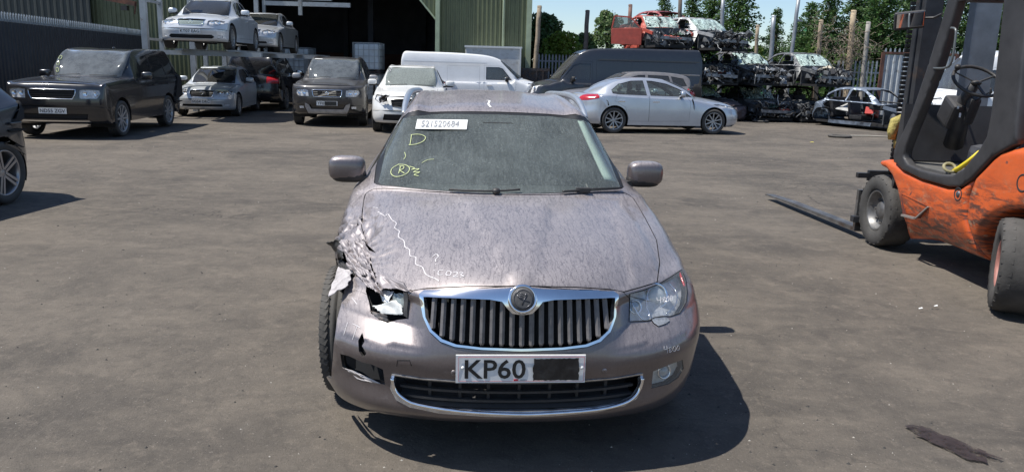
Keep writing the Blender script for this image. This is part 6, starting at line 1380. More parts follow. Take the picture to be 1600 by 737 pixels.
# ---------------------------------------------------------------- stacked wrecks
def mess(P, amp=.02, k=1.): return amp * _crump(P * k)
def bashed(amp, seed):
    def f(P):
        Q = P.copy(); c = _crump(P * .45 + seed); c2 = _crump(P * .8 + seed * 2)
        Q[..., 0] += amp * c; Q[..., 1] += amp * .6 * c2; Q[..., 2] -= amp * .5 * np.abs(c) * (P[..., 2] > .9) * 1.; return Q
    return f
jm = [mat('junk_dark', (.018, .018, .02), .6, noise=(8, .5)), mat('junk_steel', (.24, .25, .26), .45, .5, noise=(8, .5)), mat('junk_grey', (.08, .085, .09), .6, .3, noise=(8, .5)), mat('junk_pale', (.42, .42, .41), .6, noise=(9, .3))]
def junk(parent, lo, hi, n, seed, wts=(.52, .16, .27, .05), name='engine_bay_part'):
    rs = np.random.RandomState(seed); lo = np.array(lo); hi = np.array(hi); B = [MB() for _ in jm]
    for i in range(n):
        k = rs.choice(len(jm), p=wts); c = lo + (hi - lo) * rs.rand(3); q = rs.rand(); b = B[k]
        if q < .35: d = rs.normal(size=3); d = d / np.linalg.norm(d) * rs.uniform(.10, .36); b.bar(c - d / 2, c + d / 2, rs.uniform(.012, .04), rs.uniform(.015, .06))
        elif q < .6:
            p = [Vector(c)]; d = Vector(rs.normal(size=3)).normalized()
            for _ in range(5): d = (d + Vector(rs.normal(size=3)) * .6).normalized(); p.append(p[-1] + d * rs.uniform(.05, .12))
            b.tube(p, rs.uniform(.008, .028), 5)
        elif q < .8: b.bbox(c, rs.uniform(.05, .20, 3), .012, rz=rs.uniform(0, 3), rx=rs.uniform(-.6, .6), ry=rs.uniform(-.6, .6))
        else:
            d = rs.normal(size=(4, 3)) * .04; P = [c + d[0] + (-.06, 0, 0), c + d[1] + (.06, 0, .0), c + d[2] + (.06, 0, .07), c + d[3] + (-.06, 0, .07)]; b.add(P + [p + np.array([.006, .006, 0]) for p in P], [(0, 1, 2, 3), (7, 6, 5, 4), (0, 4, 5, 1), (1, 5, 6, 2), (2, 6, 7, 3), (3, 7, 4, 0)])
    for k, b in enumerate(B):
        if b.V: b.build(name, jm[k], parent)['kind'] = 'stuff'
g_crack = glass('glass_shattered', (.6, .8, .74), .75, crack=True)
ALLW = ['side_window', 'front_door_a', 'front_door_b', 'rear_door_a', 'rear_door_b', 'bumper', 'hood', 'headlight_a', 'headlight_b', 'grille', 'lower_grille', 'fog_lamp_a', 'fog_lamp_b', 'cut', 'arch', 'taillight_a', 'taillight_b']
WS = {k_: v_ for k_, v_ in SAL.items()}; WS['rw'] = None
WS = mod(SAL, rw=(len(SAL['ff']) + len(SAL['fh']) + 5.05, len(SAL['ff']) + len(SAL['fh']) + 6.6))
def wreck(label, pm, wp, h, seed, amp=.03, miss=ALLW, cut=True, ws=True, sc=(1, 1, 1), base=WS, inner=None, doors=False, n=150, name='wrecked_car', group='stacked wrecked cars', lx=1.25, ly=0., rw=False, tilt=(0, 0), cutv=2.3):
    m_ = [x for x in miss]
    if not ws: m_.append('windscreen')
    if not rw: m_.append('rear_window')
    if doors: m_ = [x for x in m_ if 'door' not in x]
    nF = len(base['ff']) + len(base['fh'])
    r, s, c = make_car(name, label, 'wrecked car', base, pm, dict(disp=bashed(amp, seed), missing=m_, shell=1, shell_in=inner or jm[2], no_wheels=1, no_mirrors=1, no_bumper=1, cut=[(0, nF - cutv)] if cut else [], glass=g_crack, side_glass=g_crack, res=(36, 48), seat=jm[0]), group)
    place(r, lx, ly, wp, h); r.rotation_euler.x = tilt[0]; r.rotation_euler.y = tilt[1]; r.scale = sc
    cow = base['fh'][-1][0]; W = base['W']; zc = base['fh'][-1][1]
    if cut:
        MB().box((cow - .02, 0, .60), (.04, 2 * W - .25, .62)).build('firewall', jm[2], r)
        for sg in (-1, 1):
            MB().bar((.25 + .1 * (seed % 3), sg * .48, .45), (cow + .1, sg * .50, .48), .09, .12).build('chassis_rail', jm[1 if seed % 2 else 2], r)
            a = MB(); a.lathe([(.08, .32), (.15, .30), (.19, .0)], (cow - .35, sg * .58, .50), 'z', 12); a.build('strut_tower', jm[2], r)
            MB().bar((.45, sg * .72, .68), (cow, sg * .78, zc - .10), .05, .10).build('wing_rail', pm, r)
        MB().bar((.32, -.62, .52), (.28, .62, .55), .07, .10).build('crash_bar', jm[1], r)
        junk(r, (.2, -.68, .32), (cow - .05, .68, .80), n, seed)
    junk(r, (1.6, -.6, .35), (3.4, .6, .65), 26, seed + 50, name='cabin_debris')
    return r, s
shell_silver = mat('shell_silver', (.40, .41, .42), .45, .5, noise=(6, .25), dust=(.3, (.3, .28, .25), 6)); shell_dk = mat('shell_dark', (.055, .060, .066), .45, .3, noise=(6, .4), dust=(.3, (.22, .2, .18), 6))
shell_red = mat('shell_red', (.38, .055, .035), .5, .1, noise=(5, .25), dust=(.3, (.35, .22, .18), 6)); shell_wine = mat('shell_wine', (.22, .02, .03), .45, .1, noise=(5, .25), dust=(.3, (.35, .2, .2), 5)); shell_grey = mat('shell_grey', (.11, .12, .13), .45, .4, noise=(6, .3), dust=(.3, (.28, .26, .23), 6)); shell_blue = mat('shell_blue_grey', (.16, .20, .26), .35, .5, noise=(6, .25), dust=(.2, (.3, .28, .25), 6))
def X_(px, Y): return (px - 800) / 1216 * Y
wreck('dark wreck with its mauve bonnet still on, leftmost of the bottom row', mat('shell_plum', (.055, .040, .046), .5, .2, noise=(6, .3), dust=(.5, (.25, .21, .21), 6)), (X_(1102, 28.4), 28.4, -.16), radians(-28), 11, .02, miss=[x for x in ALLW if x != 'hood'], cut=False, n=40, doors=True)
wreck('black crushed wreck in the middle of the bottom row, bonnet gone', shell_dk, (X_(1180, 28.6), 28.6, -.18), radians(-14), 12, .04, ws=True)
wreck('black crushed wreck at the right end of the bottom row, under the grey shell', shell_dk, (X_(1252, 28.6), 28.6, -.18), radians(-8), 13, .04, ws=False)
wreck('black wreck with front torn off in the middle row, under the silver shell', shell_dk, (X_(1092, 28.3), 28.3, 1.0), radians(-16), 14, .04, ws=False, n=170)
wreck('dark wreck with greenish shattered windscreen in the middle row, beside the grey shell', shell_dk, (X_(1166, 28.6), 28.6, 1.02), radians(-14), 15, .03, n=170)
wreck('grey open shell with windscreen holes, topmost at the right end of the stack', shell_grey, (X_(1263, 28.4), 28.4, 1.04), radians(-14), 16, .02, n=170)
wreck('pale silver gutted shell topmost on the stack beside the red wreck', shell_silver, (X_(1100, 28.2), 28.2, 2.16), radians(-24), 17, .015, n=160, inner=jm[2])
rw_, s = wreck('faded red wreck with a door hanging open, on top of the stack', shell_red, (X_(1022, 28.2), 28.2, 2.20), radians(-10), 18, .02, n=60, base=mod(WS, L=4.0, W=.82, k=.6), inner=shell_red)
# its open door
d = MB(); dp = [(0, .28), (1.05, .30), (1.08, .80), (1.0, .84), (0, .86)]
d.prism(dp, 'y', -.03, .03); o = d.build('open_door', shell_red, rw_, .01); o.location = (1.35, .80, .02); o.rotation_euler = (0, 0, radians(68))
f = MB(); pts = [(.03, 0, .84), (.42, 0, 1.22), (.98, 0, 1.26), (1.06, 0, .82)]
for i in range(3): f.bar(pts[i], pts[i + 1], .05, .05)
fr = f.build('window_frame', shell_red, o); gq = MB(); gq.add([(.08, .005, .86), (.44, .005, 1.19), (.95, .005, 1.23), (1.02, .005, .86)], [(0, 1, 2, 3)]); gq.build('door_glass', g_car, o); MB().box((.5, -.035, .40), (1.0, .02, .14)).build('door_trim', blackpl, o); MB().box((.85, -.04, .68), (.16, .02, .03)).build('door_handle', blackpl, o)
wreck('dark red bare roof shell leaning behind the red wreck on top of the stack', shell_wine, (X_(1050, 31), 31.0, 2.55), radians(-30), 19, .02, ws=False, cut=True, n=10, inner=shell_wine)
wreck('dark wreck carrying the red one, hidden behind the black van', shell_dk, (X_(1030, 28.8), 28.8, 1.0), radians(-12), 20, .03, ws=False, n=40, group=None)
wreck('dark wreck at the bottom, hidden behind the black van', shell_dk, (X_(1040, 28.8), 28.8, -.18), radians(-12), 21, .03, ws=False, n=20, group=None)
wr, s = wreck('stripped blue-grey body shell without doors, standing apart on the ground before the gate', shell_blue, (11.35, 24.45, -.10), radians(-27), 22, .012, ws=False, n=70, name='body_shell', group=None, ly=.85, inner=shell_blue, base=mod(WS, L=4.3), cutv=1.6)
a = MB(); a.box((2.2, .1, .62), (.30, .5, .22), rz=.4, rx=.3); a.build('red_box', mat('box_red', (.5, .05, .04), .6), wr)
a = MB(); a.add([(2.9, -.55, .95), (3.9, -.5, 1.0), (3.8, .5, .72), (2.8, .5, .62)], [(0, 1, 2, 3)]); o = a.build('loose_panel', jm[3], wr); sm = o.modifiers.new('thickness', 'SOLIDIFY'); sm.thickness = .02
ty = thing('loose_tread', 'flat dark tyre piece lying on the ground in front of the stripped shell', 'tyre', tuple(gnd(1312, 214))); a = MB(); a.lathe([(.20, 0), (.30, .0), (.32, .03), (.28, .06), (.20, .05), (.20, 0)], (0, 0, 0), 'z', 24); a.build('tread', tyre_m, ty)
ty = thing('loose_tread', 'dark rubber piece lying under the bottom row of wrecks', 'tyre', tuple(gnd(1188, 190.5))); a = MB(); a.lathe([(.15, 0), (.26, .0), (.28, .03), (.24, .06), (.15, .05), (.15, 0)], (0, 0, 0), 'z', 24); a.build('tread', tyre_m, ty)
def panel(root, q, m, seed): crumple('crushed_panel', q, 4, 3, .03, m, root, seed, .012, .2)
WRK = [o for o in bpy.data.objects if o.name.startswith('wrecked_car')]
pcol = [shell_silver, mat('panel_green', (.07, .12, .09), .5, .2, noise=(6, .3)), shell_grey, shell_red, shell_blue, mat('panel_cream', (.42, .38, .30), .6, noise=(6, .2))]
for i, w_ in enumerate(WRK):
    rs_ = np.random.RandomState(200 + i)
    for k in range(3):
        x0, y0, z0 = rs_.uniform(.25, .7), rs_.uniform(-.75, .2), rs_.uniform(.5, .85); dx, dy = rs_.uniform(.25, .5), rs_.uniform(.3, .6)
        panel(w_, [(x0, y0, z0), (x0, y0 + dy, z0 + rs_.uniform(-.1, .1)), (x0 + dx, y0 + dy, z0 + rs_.uniform(-.25, .15)), (x0 + dx, y0, z0 + .1)], pcol[(i + k * 2) % 6] if k < 2 else jm[1], 300 + i * 5 + k)
# white van behind the forklift
r, s, c = make_car('parked_van', 'white panel van half hidden behind the forklift cab at the right edge', 'van', VAN, paint('paint_white_van', (.74, .75, .76), .18, 0.), dict(side_glass=g_car, mirror=blackpl))
place(r, 0, -1.02, (10.75, 20.6), radians(88)); r.scale = (1, 1, 1.06)
# ---------------------------------------------------------------- forklift
FX, FC = 3.62, 4.40
fk = thing('forklift_truck', 'scuffed orange forklift with black cab frame and worn tyres, at the right edge', 'forklift', (FC, 6.5, 0))
def fl(p): return (p[0] - FC, p[1] - 6.5, p[2])
def SP(px, py): q = atx(px, py, FX); return (q[1] - 6.5, q[2])
def AP(px, py, Y): q = at(px, py, Y); return Vector(fl(q))
def orange_mat():
    m = bpy.data.materials.new('paint_orange_worn'); m.use_nodes = True; t = m.node_tree; N = t.nodes; L = t.links.new; b = N['Principled BSDF']; tc = N.new('ShaderNodeTexCoord')
    def noise(ls, det=7, rg=.65, dist=0.):
        mp = N.new('ShaderNodeMapping'); mp.inputs['Scale'].default_value = ls; L(tc.outputs['Object'], mp.inputs[0]); n = N.new('ShaderNodeTexNoise'); n.inputs['Scale'].default_value = 1; n.inputs['Detail'].default_value = det; n.inputs['Roughness'].default_value = rg; n.inputs['Distortion'].default_value = dist; L(mp.outputs[0], n.inputs['Vector']); return n.outputs['Fac']
    def mr(f, a, b_, c=0., d=1.):
        r = N.new('ShaderNodeMapRange'); r.inputs[1].default_value = a; r.inputs[2].default_value = b_; r.inputs[3].default_value = c; r.inputs[4].default_value = d; L(f, r.inputs[0]); return r.outputs[0]
    def mix(f, a, c):
        n = N.new('ShaderNodeMix'); n.data_type = 'RGBA'; L(f, n.inputs[0])
        for q, i in ((a, 6), (c, 7)):
            if isinstance(q, tuple): n.inputs[i].default_value = (*q, 1)
            else: L(q, n.inputs[i])
        return n.outputs[2]
    def mul(a, c): n = N.new('ShaderNodeMath'); n.operation = 'MULTIPLY'; n.use_clamp = True; L(a, n.inputs[0]); L(c, n.inputs[1]); return n.outputs[0]
    sp = N.new('ShaderNodeSeparateXYZ'); L(tc.outputs['Object'], sp.inputs[0]); Z = sp.outputs[2]; Y = sp.outputs[1]
    low = mr(Z, .85, .35)                                # rubbed and chipped where things knock against it
    arch_ = mul(mr(Y, -.05, -.35), mr(Z, .98, .72)); zone = N.new('ShaderNodeMath'); zone.operation = 'MAXIMUM'; L(low, zone.inputs[0]); L(arch_, zone.inputs[1])
    c = mix(mr(noise((2, 2, 2)), .35, .7), (.56, .092, .018), (.66, .125, .03))
    c = mix(mul(mr(noise((3, 5, 22), 8, .7, .4), .45, .56), mr(zone.outputs[0], .05, .8, .08, .9)), c, (.055, .035, .03))
    c = mix(mul(mr(noise((6, 9, 16), 8, .75, .6), .56, .64), mr(zone.outputs[0], 0, 1, .12, .95)), c, (.38, .25, .16))
    c = mix(mr(noise((5, 7, 9), 8, .6, .3), .67, .69, 0, .9), c, (.06, .05, .055))
    c = mix(mr(noise((20, 20, 20), 6, .7), .5, .8, 0, .22), c, (.25, .13, .08))
    L(c, b.inputs['Base Color']); b.inputs['Roughness'].default_value = .42; b.inputs['Coat Weight'].default_value = .15
    bp = N.new('ShaderNodeBump'); bp.inputs['Strength'].default_value = .35; bp.inputs['Distance'].default_value = .006; L(noise((9, 9, 9)), bp.inputs['Height']); L(bp.outputs[0], b.inputs['Normal'])
    return m
om = orange_mat(); fblack = mat('frame_black', (.022, .022, .025), .42, noise=(5, .25), dust=(.35, (.16, .15, .14), 5), bump=(30, .2, .002)); mastm = mat('mast_steel', (.035, .036, .04), .5, .3, noise=(5, .4), patch=((.10, .065, .045), 4, .55, .72), bump=(20, .3, .004))
def dist_poly(q, poly):
    best = np.full(len(q), 9.); n = len(poly)
    for i in range(n):
        a, b = np.array(poly[i]), np.array(poly[(i + 1) % n]); d = b - a; t = np.clip(((q - a) @ d) / max(d @ d, 1e-9), 0, 1); best = np.minimum(best, np.linalg.norm(q - a - t[:, None] * d, axis=1))
    return best
def slab(name, poly, m, parent, x0, x1, r=.05, tuck=None, holes=(), step=.06, both=True):
    """solid with side outline poly (y,z): near face x0, far face x1, rounded rim of radius r"""
    poly = resample(np.array(poly, float), step); y0, z0 = poly.min(0); y1, z1 = poly.max(0)
    g_ = np.array([(y, z) for y in np.arange(y0, y1, step) for z in np.arange(z0, z1, step)]); g_ = g_[inpoly(g_, poly)]; g_ = g_[dist_poly(g_, poly) > step * .45]
    extra = []; 
    for k in (.25, .6, 1.0):                             # rows of points following the rim for a clean rounding
        n = len(poly); nx_ = np.roll(poly, -1, 0) - np.roll(poly, 1, 0); nn = np.stack([-nx_[:, 1], nx_[:, 0]], 1); nn /= np.maximum(np.linalg.norm(nn, axis=1, keepdims=True), 1e-9); c1 = poly + nn * r * k
        if inpoly(poly + nn * 1e-3, poly).mean() < .5: c1 = poly - nn * r * k
        ok = inpoly(c1, poly) & (dist_poly(c1, poly) > r * k * .9); extra.append(c1[ok])
    g2 = np.concatenate([poly] + extra + [g_]); n = len(poly)
    if r > 0: keep = np.concatenate([np.ones(n, bool)] + [np.ones(len(e), bool) for e in extra] + [dist_poly(g_, poly) > r * 1.15]); g2 = g2[keep]
    res = delaunay_2d_cdt([Vector(p) for p in g2], [(i, (i + 1) % n) for i in range(n)], [], 1, 1e-6)
    uv = np.array([tuple(p) for p in res[0]]); F = [tuple(f) for f in res[2]]; d = dist_poly(uv, poly); off = np.where(d < r, r - np.sqrt(np.maximum(r * r - (r - d) ** 2, 0)), 0) if r > 0 else np.zeros(len(uv))
    if tuck: off = off + tuck(uv[:, 0], uv[:, 1])
    A = np.stack([x0 + off, uv[:, 0], uv[:, 1]], 1); B = np.stack([x1 - off, uv[:, 0], uv[:, 1]], 1); k = len(uv)
    ec = {}
    for f in F:
        for a, b in ((0, 1), (1, 2), (2, 0)): ec[(f[a], f[b])] = 1
    FF = list(F) + [tuple(i + k for i in f[::-1]) for f in F] + [(b, a, a + k, b + k) for a, b in ec if (b, a) not in ec]
    me = mesh_np(name, np.concatenate([A, B]), FF, True); bm = bmesh.new(); bm.from_mesh(me); bmesh.ops.recalc_face_normals(bm, faces=bm.faces[:]); bm.to_mesh(me); bm.free()
    return link(name, me, parent, m)
hw_ = FC - FX
belly = lambda y, z: np.clip((.62 - z) / .42, 0, 1) ** 2 * .20 * np.clip((.95 - y) / .5, 0, 1) + np.clip((-1.1 - y) / .8, 0, 1) ** 2 * .22
side = [SP(*p) for p in [(1371, 251), (1384, 249), (1400, 258), (1412, 268), (1440, 281), (1480, 293), (1500, 293), (1512, 284), (1519, 277)]]
seamp = [SP(*p) for p in [(1519, 277), (1514, 290), (1509, 305), (1505, 340), (1507, 375), (1512, 406)]]
botm = [SP(*p) for p in [(1500, 402), (1470, 388), (1440, 376), (1420, 373), (1399, 372)]]; fend = [SP(*p) for p in [(1404, 350), (1404, 320), (1400, 296), (1392, 275), (1383, 264), (1372, 258)]]
slab('side_panel', side + seamp[1:] + botm + fend, om, fk, -hw_, hw_, .045, belly)
cw_top = [SP(*p) for p in [(1521, 276), (1535, 262), (1550, 246), (1562, 236), (1580, 231), (1600, 229)]]
cwp = cw_top + [(-1.55, 1.20), (-1.85, 1.12), (-1.95, .95), (-1.95, .45), (-1.80, .34), (-1.55, .34), (-1.52, .50), (-1.40, .66), (-1.20, .735), (-1.0, .755)] + [SP(*p) for p in [(1598, 327), (1575, 328), (1556, 333), (1540, 343), (1527, 358), (1519, 378), (1516, 405)]] + [(y - .012, z) for y, z in seamp[::-1][:-1]]
slab('counterweight', cwp, om, fk, -hw_, hw_, .06, belly)
MB().box((0, -.15, .55), (1.0, 2.4, .5)).box((0, -.95, .62), (.8, 1.0, .3)).build('chassis', mat('chassis_maroon', (.07, .02, .015), .7, noise=(5, .4)), fk)
# step pocket and filler
pk = [SP(*p) for p in [(1409, 303), (1451, 323), (1431, 341), (1411, 336)]]; a = MB(); q = [(-hw_ - .004, y, z) for y, z in pk]; q2 = [(-hw_ + .08, y * .98, z) for y, z in pk]
a.add(q + q2, [(4, 5, 6, 7), (0, 1, 5, 4), (1, 2, 6, 5), (3, 0, 4, 7)]); a.build('step_pocket', mat('pocket_maroon', (.10, .025, .018), .7), fk)
a = MB(); a.bar((-hw_ - .006, pk[3][0], pk[3][1]), (-hw_ - .006, pk[2][0], pk[2][1]), .03, .018); a.bar((-hw_ - .005, pk[2][0], pk[2][1]), (-hw_ - .005, pk[1][0], pk[1][1]), .012, .012); a.build('step_edge', mat('edge_worn', (.30, .27, .25), .5, .4), fk)
y, z = SP(1497, 303); a = MB(); a.lathe([(.001, -.02), (.036, -.02), (.05, .004), (.056, .001)], (0, 0, 0), 'z', 20); o = a.build('filler_ring', fblack, fk); o.location = (-hw_ - .002, y, z); o.rotation_euler = (0, -pi / 2, 0); a = MB(); a.ball((0, 0, -.004), (.055, .055, .03)); a.build('filler_cap', mat('cap_grey', (.12, .13, .14), .4, .5), o)
y, z = SP(1598, 286); a = MB(); a.lathe([(.001, -.01), (.045, -.01), (.06, .004), (.066, .001)], (0, 0, 0), 'z', 20); o = a.build('rear_recess', fblack, fk); o.location = (-hw_ - .002, y, z); o.rotation_euler = (0, -pi / 2, 0)
# cab frame, near and far
outer = [(1486, -14), (1470, 40), (1448, 110), (1424, 180), (1404, 222), (1395, 240), (1398, 252), (1411, 266), (1440, 280), (1482, 292), (1502, 292), (1518, 280), (1550, 246), (1575, 232), (1588, 224), (1592, 180), (1600, 100), (1609, -14)]
inner = [(1571, -14), (1563, 60), (1556, 120), (1549, 180), (1543, 212), (1532, 232), (1508, 262), (1490, 273), (1470, 272), (1440, 265), (1420, 256), (1413, 246), (1415, 234), (1424, 210), (1440, 172), (1464, 110), (1486, 42), (1502, -14)]
fr_ = [SP(*p) for p in outer + inner]
for x0, x1 in ((-hw_ - .012, -hw_ + .075), (hw_ - .075, hw_ + .012)): slab('cab_frame', fr_, fblack, fk, x0, x1, .022, None, step=.05)
zt = SP(1530, -10)[1]; ya, yb = SP(1494, -10)[0], SP(1590, -10)[0]
for y in (ya + .02, yb): MB().bbox((0, y, zt), (2 * hw_, .10, .07), .015).build('roof_cross_bar', fblack, fk)
for x in np.linspace(-hw_ + .15, hw_ - .15, 8): MB().box((x, (ya + yb) / 2, zt + .01), (.035, abs(ya - yb), .05)).build('roof_bar', fblack, fk)
for x in (-hw_ + .03, hw_ - .03): MB().bbox((x, (ya + yb) / 2, zt), (.07, abs(ya - yb) + .2, .08), .015).build('roof_rail', fblack, fk)
# floor, cowl, steering, seat
MB().bbox((0, .35, .86), (1.42, 1.1, .05), .01).build('cab_floor', mat('floor_rubber', (.045, .045, .045), .7, noise=(12, .4), dust=(.5, (.2, .19, .17), 6)), fk)
MB().prism([(.98, .55), (1.02, .98), (.98, 1.40), (.93, 1.42), (.88, .9)], 'x', -hw_ + .04, hw_ - .04).build('front_cowl', fblack, fk); MB().box((0, 1.0, .7), (1.3, .10, .9)).build('bulkhead', dark, fk)
MB().box((hw_ - .04, .35, 1.12), (.05, 1.2, .55)).build('far_side_panel', dark, fk)
c0 = AP(1527, 127, 6.95); a = MB(); n_ = Vector((0, -.62, .78)).normalized(); u = Vector((1, 0, 0)); v = n_.cross(u); R = .20
a.tube([c0 + (u * cos(t) + v * sin(t)) * R for t in np.linspace(0, 2 * pi, 26)[:-1]], .015, 8, closed=True)
for t in (.4, 2.5, 4.7): a.bar(c0 - n_ * .02, c0 + (u * cos(t) + v * sin(t)) * R, .022, .012)
a.ball(c0 - n_ * .02, (.09, .09, .05)); a.build('steering_wheel', blackpl, fk); kp = c0 + (u * -.8 + v * .55) * R; a = MB(); a.cyl(kp, kp + n_ * .05, .012, 8); a.ball(kp + n_ * .06, (.055, .055, .05)); a.build('steering_knob', blackpl, fk)
a = MB(); a.tube([c0 - n_ * .03, c0 - n_ * .20 + Vector((0, .03, 0)), AP(1500, 190, 7.15), AP(1490, 225, 7.3)], [.04, .055, .075, .09], 10); a.build('steering_column', fblack, fk)
MB().bbox(AP(1487, 175, 7.2), (.13, .22, .24), .03, rx=.5).build('console', fblack, fk); MB().bbox(AP(1513, 170, 7.1), (.10, .16, .26), .03, rx=.4).build('lever_console', fblack, fk)
a = MB(); a.tube([AP(1520, 160, 7.0), AP(1545, 145, 6.9)], .006, 5); a.build('indicator_stalk', blackpl, fk); MB().box(AP(1500, 180, 7.0), (.012, .01, .04)).box(AP(1497, 168, 7.0), (.012, .01, .025)).build('warning_sticker', plate_w, fk)
seatm = mat('seat_vinyl', (.030, .032, .042), .45, noise=(9, .3), dust=(.35, (.2, .19, .18), 8))
MB().bbox((-.24, -.02, 1.0), (.54, .52, .22), .07, rx=.08).build('seat_cushion', seatm, fk); MB().bbox((-.24, -.34, 1.30), (.52, .15, .50), .07, rx=-.18).build('seat_backrest', seatm, fk)
a = MB(); q = AP(1486, 270, 6.65); a.tube([q, AP(1500, 262, 6.5), AP(1513, 252, 6.4), AP(1530, 236, 6.35)], [.02, .022, .018, .01], 6); a.build('yellow_belt', mat('belt_yellow', (.70, .55, .03), .6), fk)
a = MB(); a.tube([AP(1484, 262, 6.6) + Vector((.05 * cos(t), .03 * sin(t), .03 * sin(t) * 1.1)) for t in np.linspace(0, 2 * pi, 14)[:-1]], .014, 6, closed=True); a.build('dirty_ring', mat('ring_khaki', (.28, .25, .14), .7), fk)
# grab rail, mirror
gp = [atx(1478, 106, FX - .03), atx(1487, 96, FX - .03), atx(1493, 60, FX - .03), atx(1493, 46, FX - .03), atx(1486, 44, FX - .03)]
a = MB(); a.tube([Vector(fl(p)) for p in smooth_loop(np.array([atx(1459, 107, FX - .01)] + gp), 3, False)], .010, 7); a.build('grab_rail', mat('rail_grey', (.14, .15, .15), .4, .4), fk)
mc = AP(1421, 32, 7.35); a = MB(); a.bbox(mc, (.26, .05, .165), .022, rz=-.25, ry=-.12, rx=.35); o = a.build('wing_mirror', fblack, fk); g_ = MB(); g_.bbox(mc + Vector((-.006, -.027, 0)), (.225, .006, .13), .002, rz=-.25, ry=-.12, rx=.35); g_.build('mirror_glass', mirror_m, o)
a = MB(); a.tube([mc + Vector((.10, .02, .02)), mc + Vector((.22, 0, .03)), AP(1472, 22, 7.0)], .011, 6); a.build('mirror_arm', fblack, fk)
MB().box(AP(1437, 155, 7.27), (.035, .01, .035)).build('green_sticker', mat('sticker_green', (.05, .35, .2), .5), fk); MB().box(AP(1438, 177, 7.3), (.06, .01, .025)).build('white_sticker', plate_w, fk)
# mast, chain, carriage, forks
def vpost(px, py, Y, w, d, z0, z1, nm, m, par=fk): q = AP(px, py, Y); return MB().box((q.x, q.y, (z0 + z1) / 2), (w, d, z1 - z0)).build(nm, m, par)
vpost(1447, 60, 8.0, .17, .16, .08, 3.3, 'mast_rail', mastm); vpost(1428, 100, 8.06, .07, .10, .08, 3.5, 'inner_mast_rail', mastm); o = vpost(1533, 60, 8.05, .26, .12, .08, 3.3, 'mast_rail', mat('mast_grey_hazed', (.17, .19, .21), .5, .3, noise=(4, .25))); vpost(1600, 60, 8.06, .07, .10, .08, 3.5, 'inner_mast_rail', mastm)  # right rail paler: haze of the dusty cab glass put into its colour
q = AP(1424, 140, 8.12); a = MB(); a.tube([(q.x, q.y, .2), (q.x, q.y, 3.4)], .032, 10); a.build('lift_cylinder', mat('cylinder_worn', (.075, .062, .055), .4, .4, noise=(9, .5)), fk)
q = AP(1409, 140, 8.0); a = MB()
for i in range(66): a.bbox((q.x, q.y, .35 + i * .045), (.048, .03, .036), .006)
a.build('lift_chain', mat('chain_black', (.012, .012, .012), .5, .4), fk)['kind'] = 'stuff'
yel2 = mat('foam_yellow', (.40, .33, .10), .9, noise=(25, .4), bump=(30, .9, .02)); P0 = AP(1404, 205, 7.9)
a = MB(); a.tube([AP(1410, 184, 7.85), AP(1399, 190, 7.85), AP(1394, 205, 7.85), AP(1393, 218, 7.85)], [.04, .055, .05, .035], 8); a.tube([AP(1408, 210, 7.84), AP(1402, 222, 7.84), AP(1401, 232, 7.84)], [.03, .04, .03], 8); a.build('yellow_padding', yel2, fk)
a = MB(); a.tube([AP(1412, 190, 7.9), AP(1402, 200, 7.9), AP(1400, 225, 7.9), AP(1396, 245, 7.9)], .028, 8); a.build('hose', rubber, fk)
for z in (.16, .66): MB().bbox((.0, 1.54, z), (1.46, .05, .11), .008).build('carriage_bar', mastm, fk)
for x in (-.62, -.2, .2, .62): MB().box((x, 1.52, .41), (.07, .05, .5)).build('carriage_plate', mastm, fk)
for x in (-.72, .72):
    a = MB(); pts = [(1.66, .0), (1.72, .0), (1.72, .62), (1.66, .62)]; tip = 3.90
    a.prism([(1.50, .06), (3.2, .055), (tip, .05), (tip, .062), (3.2, .09), (1.55, .10), (1.55, .50), (1.50, .50)], 'x', x - .06, x + .06); a.V = [(v[0] - (1 if x < 0 else -1) * max(0, v[1] - 1.60) * .085, v[1] + .08, v[2]) for v in a.V]; a.build('fork', mat('fork_steel', (.16, .155, .15), .45, .6, noise=(6, .4), patch=((.08, .05, .035), 7, .5, .7)), fk)
MB().box((-.78, 1.54, .66), (.12, .06, .05)).build('carriage_hook', mastm, fk); MB().box((-.78, 1.54, .20), (.12, .08, .06)).build('carriage_hook', mastm, fk)
# wheels
def fwheel(c, R, w, turn, rimm, rr=.55):
    h = w / 2; a = MB(); a.lathe([(R * rr, h * .75), (R * .62, h * .97), (R * .93, h), (R * .985, h * .86), (R, h * .6), (R, -h * .6), (R * .985, -h * .86), (R * .93, -h), (R * .62, -h * .97), (R * rr, -h * .75)], (0, 0, 0), 'x', 44)
    for k in range(24):
        an = 2 * pi * k / 24; p0 = Vector((h * .55, cos(an) * R, sin(an) * R)); p1 = Vector((h * 1.0, cos(an) * R * .95, sin(an) * R * .95)); 
        for s_ in (1, -1): a.bar((s_ * p0.x, p0.y, p0.z), (s_ * p1.x, p1.y, p1.z), .032, .006, up=(0, cos(an), sin(an)))
    t = a.build('wheel', mat('tyre_grey_worn', (.045, .043, .041), .85, noise=(6, .35), dust=(.3, (.13, .12, .105), 6), bump=(35, .5, .006)), fk); t.location = c; t.rotation_euler = (0, 0, turn)
    b = MB(); r0 = R * rr; b.lathe([(r0 * 1.05, -h * .86), (r0 * .98, -h * .9), (r0 * .92, -h * .8), (r0 * .86, -h * .35), (r0 * .5, -h * .25), (r0 * .42, -h * .55), (.001, -h * .58)], (0, 0, 0), 'x', 36); b.build('rim', rimm, t)
    for k in range(8):
        an = 2 * pi * k / 8; n = MB(); n.cyl((-h * .30, cos(an) * r0 * .66, sin(an) * r0 * .66), (-h * .50, cos(an) * r0 * .66, sin(an) * r0 * .66), .014, 6, smooth=False); n.build('wheel_nut', mat('nut_steel', (.22, .21, .20), .4, .6), t)
    return t
rimg = mat('rim_grey_worn', (.16, .155, .15), .45, .5, noise=(9, .4)); rimp = mat('rim_pinkish', (.38, .17, .14), .6, noise=(8, .3))
